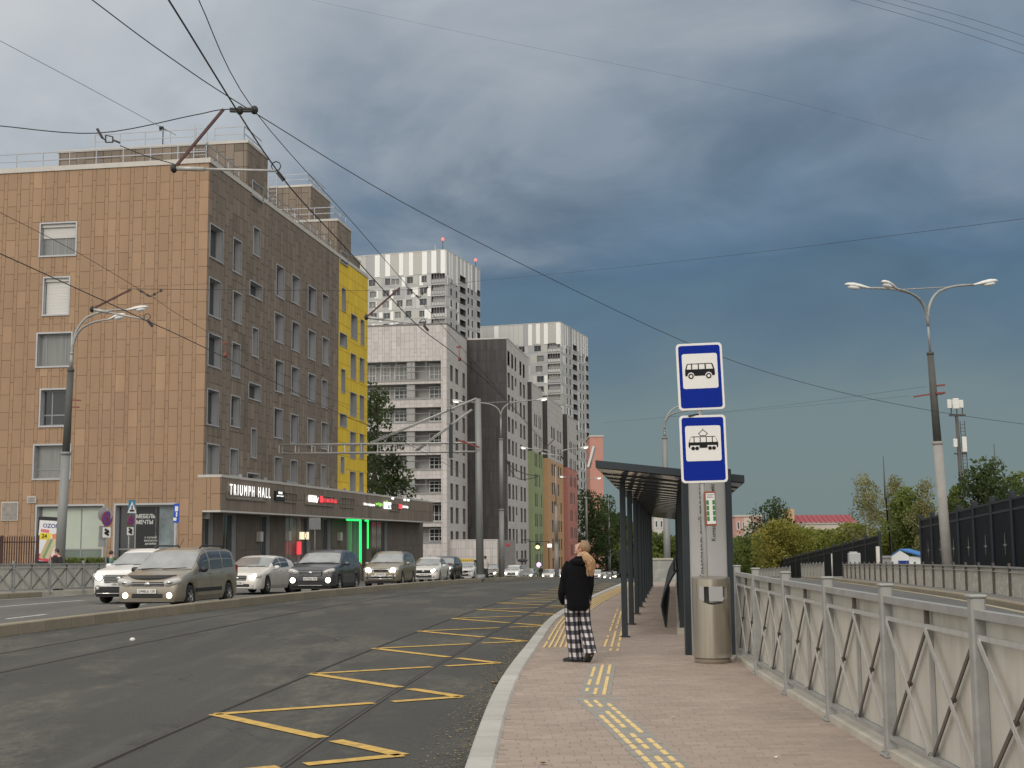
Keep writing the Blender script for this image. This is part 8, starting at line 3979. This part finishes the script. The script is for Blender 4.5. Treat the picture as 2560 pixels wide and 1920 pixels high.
# jacket
jk = tube_loft([((-.005, .02, .675), .160, .150), ((-.008, .02, .70), .178, .165), ((-.010, .02, .76), .186, .168), ((-.008, .02, .88), .190, .165), ((-.004, .015, 1.0), .190, .158), ((.0, .01, 1.13), .196, .152), ((.004, .0, 1.22), .196, .142), ((.010, -.005, 1.285), .178, .125), ((.022, -.010, 1.335), .135, .100), ((.036, -.012, 1.372), .088, .078), ((.045, -.012, 1.395), .068, .066)], 28)
cloth_wave(jk, .005, 5, 16, 3)
jk.uv = None
jk.v = [(.0 + (v[0] - .0) * .90, v[1], v[2]) for v in jk.v]
jacket = jk.build('jacket', FLEECE, girl)
for (pts, rr) in (([(-.085, .0, 1.292), (-.135, .01, 1.20), (-.165, .02, 1.05), (-.200, .03, .92), (-.195, .07, .84), (-.165, .10, .78)], [.078, .084, .074, .066, .062, .056]),
                  ([(.105, -.01, 1.285), (.140, -.01, 1.19), (.150, .0, 1.04), (.148, .04, .93), (.135, .08, .85), (.125, .12, .80)], [.074, .078, .068, .060, .056, .052])):
    b = MB()
    q = smooth_pts([Vector(p) for p in pts], 4)
    r_ = [rr[min(len(rr) - 1, int(k / 4))] + (rr[min(len(rr) - 1, int(k / 4) + 1)] - rr[min(len(rr) - 1, int(k / 4))]) * (k % 4) / 4 for k in range(len(q))]
    b.tube(q, r_, 14)
    cloth_wave(b, .006, 5, 26, 5)
    b.build('sleeve', FLEECE, jacket)
b = MB()
hood = []
for k in range(13):
    a = math.pi * (.02 + .96 * k / 12)
    hood.append(Vector((.035 + .105 * math.cos(a), -.055 - .075 * math.sin(a), 1.335 - .02 * math.sin(a))))
b.tube(hood, [.03 + .016 * math.sin(math.pi * k / 12) for k in range(13)], 10)
b.build('hood', FLEECE, jacket)


# ================================================================== people further off
def walker(label, px, Y, zbase, top, bottom, hair, facing=0.0, H=1.74, backpack=None, collar=None, stride=.16, armbare=False):
    t = thing('person', label, 'person', (XatY(px, Y), Y, zbase), facing)
    k = H / 1.74
    J = [(0, 0, .92, (.15, .10)), (0, 0, 1.12, (.15, .10)), (0, 0, 1.32, (.17, .11)), (0, 0, 1.46, (.10, .08)), (0, .01, 1.52, .05), (0, .02, 1.60, (.08, .09)), (0, .015, 1.68, (.075, .085)),
         (-.19, 0, 1.40, .065), (-.24, -.02, 1.13, .05), (-.24, .08, .88, .04), (.19, 0, 1.40, .065), (.24, .02, 1.13, .05), (.23, .10, .90, .04),
         (-.09, 0, .86, .095), (-.09, stride * .6, .48, .065), (-.09, stride * .6, .08, .045), (-.09, stride + .08, .035, .04),
         (.09, 0, .86, .095), (.09, -stride * .4, .48, .065), (.09, -stride, .10, .045), (.09, -stride + .10, .04, .04)]
    J = [(j[0] * k, j[1] * k, j[2] * k, j[3]) for j in J]
    E = [(0, 1), (1, 2), (2, 3), (3, 4), (4, 5), (5, 6), (3, 7), (7, 8), (8, 9), (3, 10), (10, 11), (11, 12), (0, 13), (13, 14), (14, 15), (15, 16), (0, 17), (17, 18), (18, 19), (19, 20)]
    skin('body', J, E, SKIN, t, 1)
    b = MB()
    b2 = tube_loft([((0, 0, .84 * k), .17, .125), ((0, 0, 1.05 * k), .175, .13), ((0, 0, 1.3 * k), .20, .135), ((0, 0, 1.42 * k), .19, .115), ((0, 0, 1.50 * k), .09, .08)], 16)
    b2.uv = None
    jo = b2.build('jacket', top, t)
    for s in (-1, 1):
        b = MB()
        q = [Vector((s * .18, 0, 1.40)) * k, Vector((s * .255, 0, 1.14)) * k] + ([] if armbare else [Vector((s * .24, .09, .90)) * k])
        b.tube(q, [.085, .07] + ([] if armbare else [.055]), 10)
        b.build('sleeve', top, jo)
        b = MB()
        y1 = stride * .6 if s < 0 else -stride * .4
        y2 = stride * .6 if s < 0 else -stride
        b.tube([Vector((s * .085, 0, .90)) * k, Vector((s * .09, y1, .48)) * k, Vector((s * .09, y2, .07)) * k], [.115, .085, .07], 10)
        b.build('trouser_leg', bottom, t)
        b = MB()
        b.ellipsoid(Vector((s * .09, y2 + .06, .045)) * k, .05, .13, .045, 10, 6)
        b.build('shoe', SHOE, t)
    b = MB()
    b.ellipsoid((0, -.005, 1.645 * k), .088, .10, .10, 12, 8)
    b.build('hair', hair, t)
    b = MB()
    b.ellipsoid((0, .095, 1.60 * k), .018, .025, .02, 6, 5)
    b.build('nose', SKIN, t)
    if backpack:
        b = MB()
        b.ellipsoid((0, -.19, 1.22 * k), .17, .12, .25, 12, 8, None, .7)
        b.build('backpack', backpack, t)
    if collar:
        b = MB()
        b.tube([(.10 * math.cos(a * .6283), .085 * math.sin(a * .6283), 1.47 * k) for a in range(11)], .035, 6)
        b.build('collar', collar, jo)
    return t


DHAIR = mat('dark_hair', (.05, .03, .02), .7, var=.2)
DJK = mat('dark_jacket', (.02, .016, .018), .85, var=.2)
DTR = mat('dark_trousers', (.03, .03, .035), .9, var=.2)
TEAL = mat('teal_shirt', (.10, .20, .17), .85)
REDC = mat('red_collar', (.42, .06, .07), .8)
PALEC = mat('pale_coat', (.50, .47, .44), .85)
BPK = mat('dark_backpack', (.018, .02, .024), .8)
zg = lambda Y: G(Y) + .1
walker('man in a dark jacket with red collar behind the left fence, below the poster', 143, 52, ZatY(1371, 52, 143) - 1.74, DJK, DTR, DHAIR, R(150), collar=REDC)
walker('man with black backpack and teal shirt walking behind the left fence', 279, 57, ZatY(1376, 57, 279) - 1.76, TEAL, DTR, DHAIR, R(-70), H=1.76, backpack=BPK, armbare=True)
walker('person whose fair head shows above the white crossover', 319, 58, ZatY(1390, 58, 319) - 1.60, PALEC, DTR, mat('fair_hair', (.36, .24, .14), .7), R(120), H=1.6)
walker('person with pale coat crouched by the foot of the catenary mast', 1213, 84, G(84) + .05, PALEC, DTR, DHAIR, R(40), H=1.55)
walker('small person in dark clothes on the verge left of the person in black', 1351, 170, G(170) + .1, DJK, DTR, DHAIR, R(20), H=1.7)
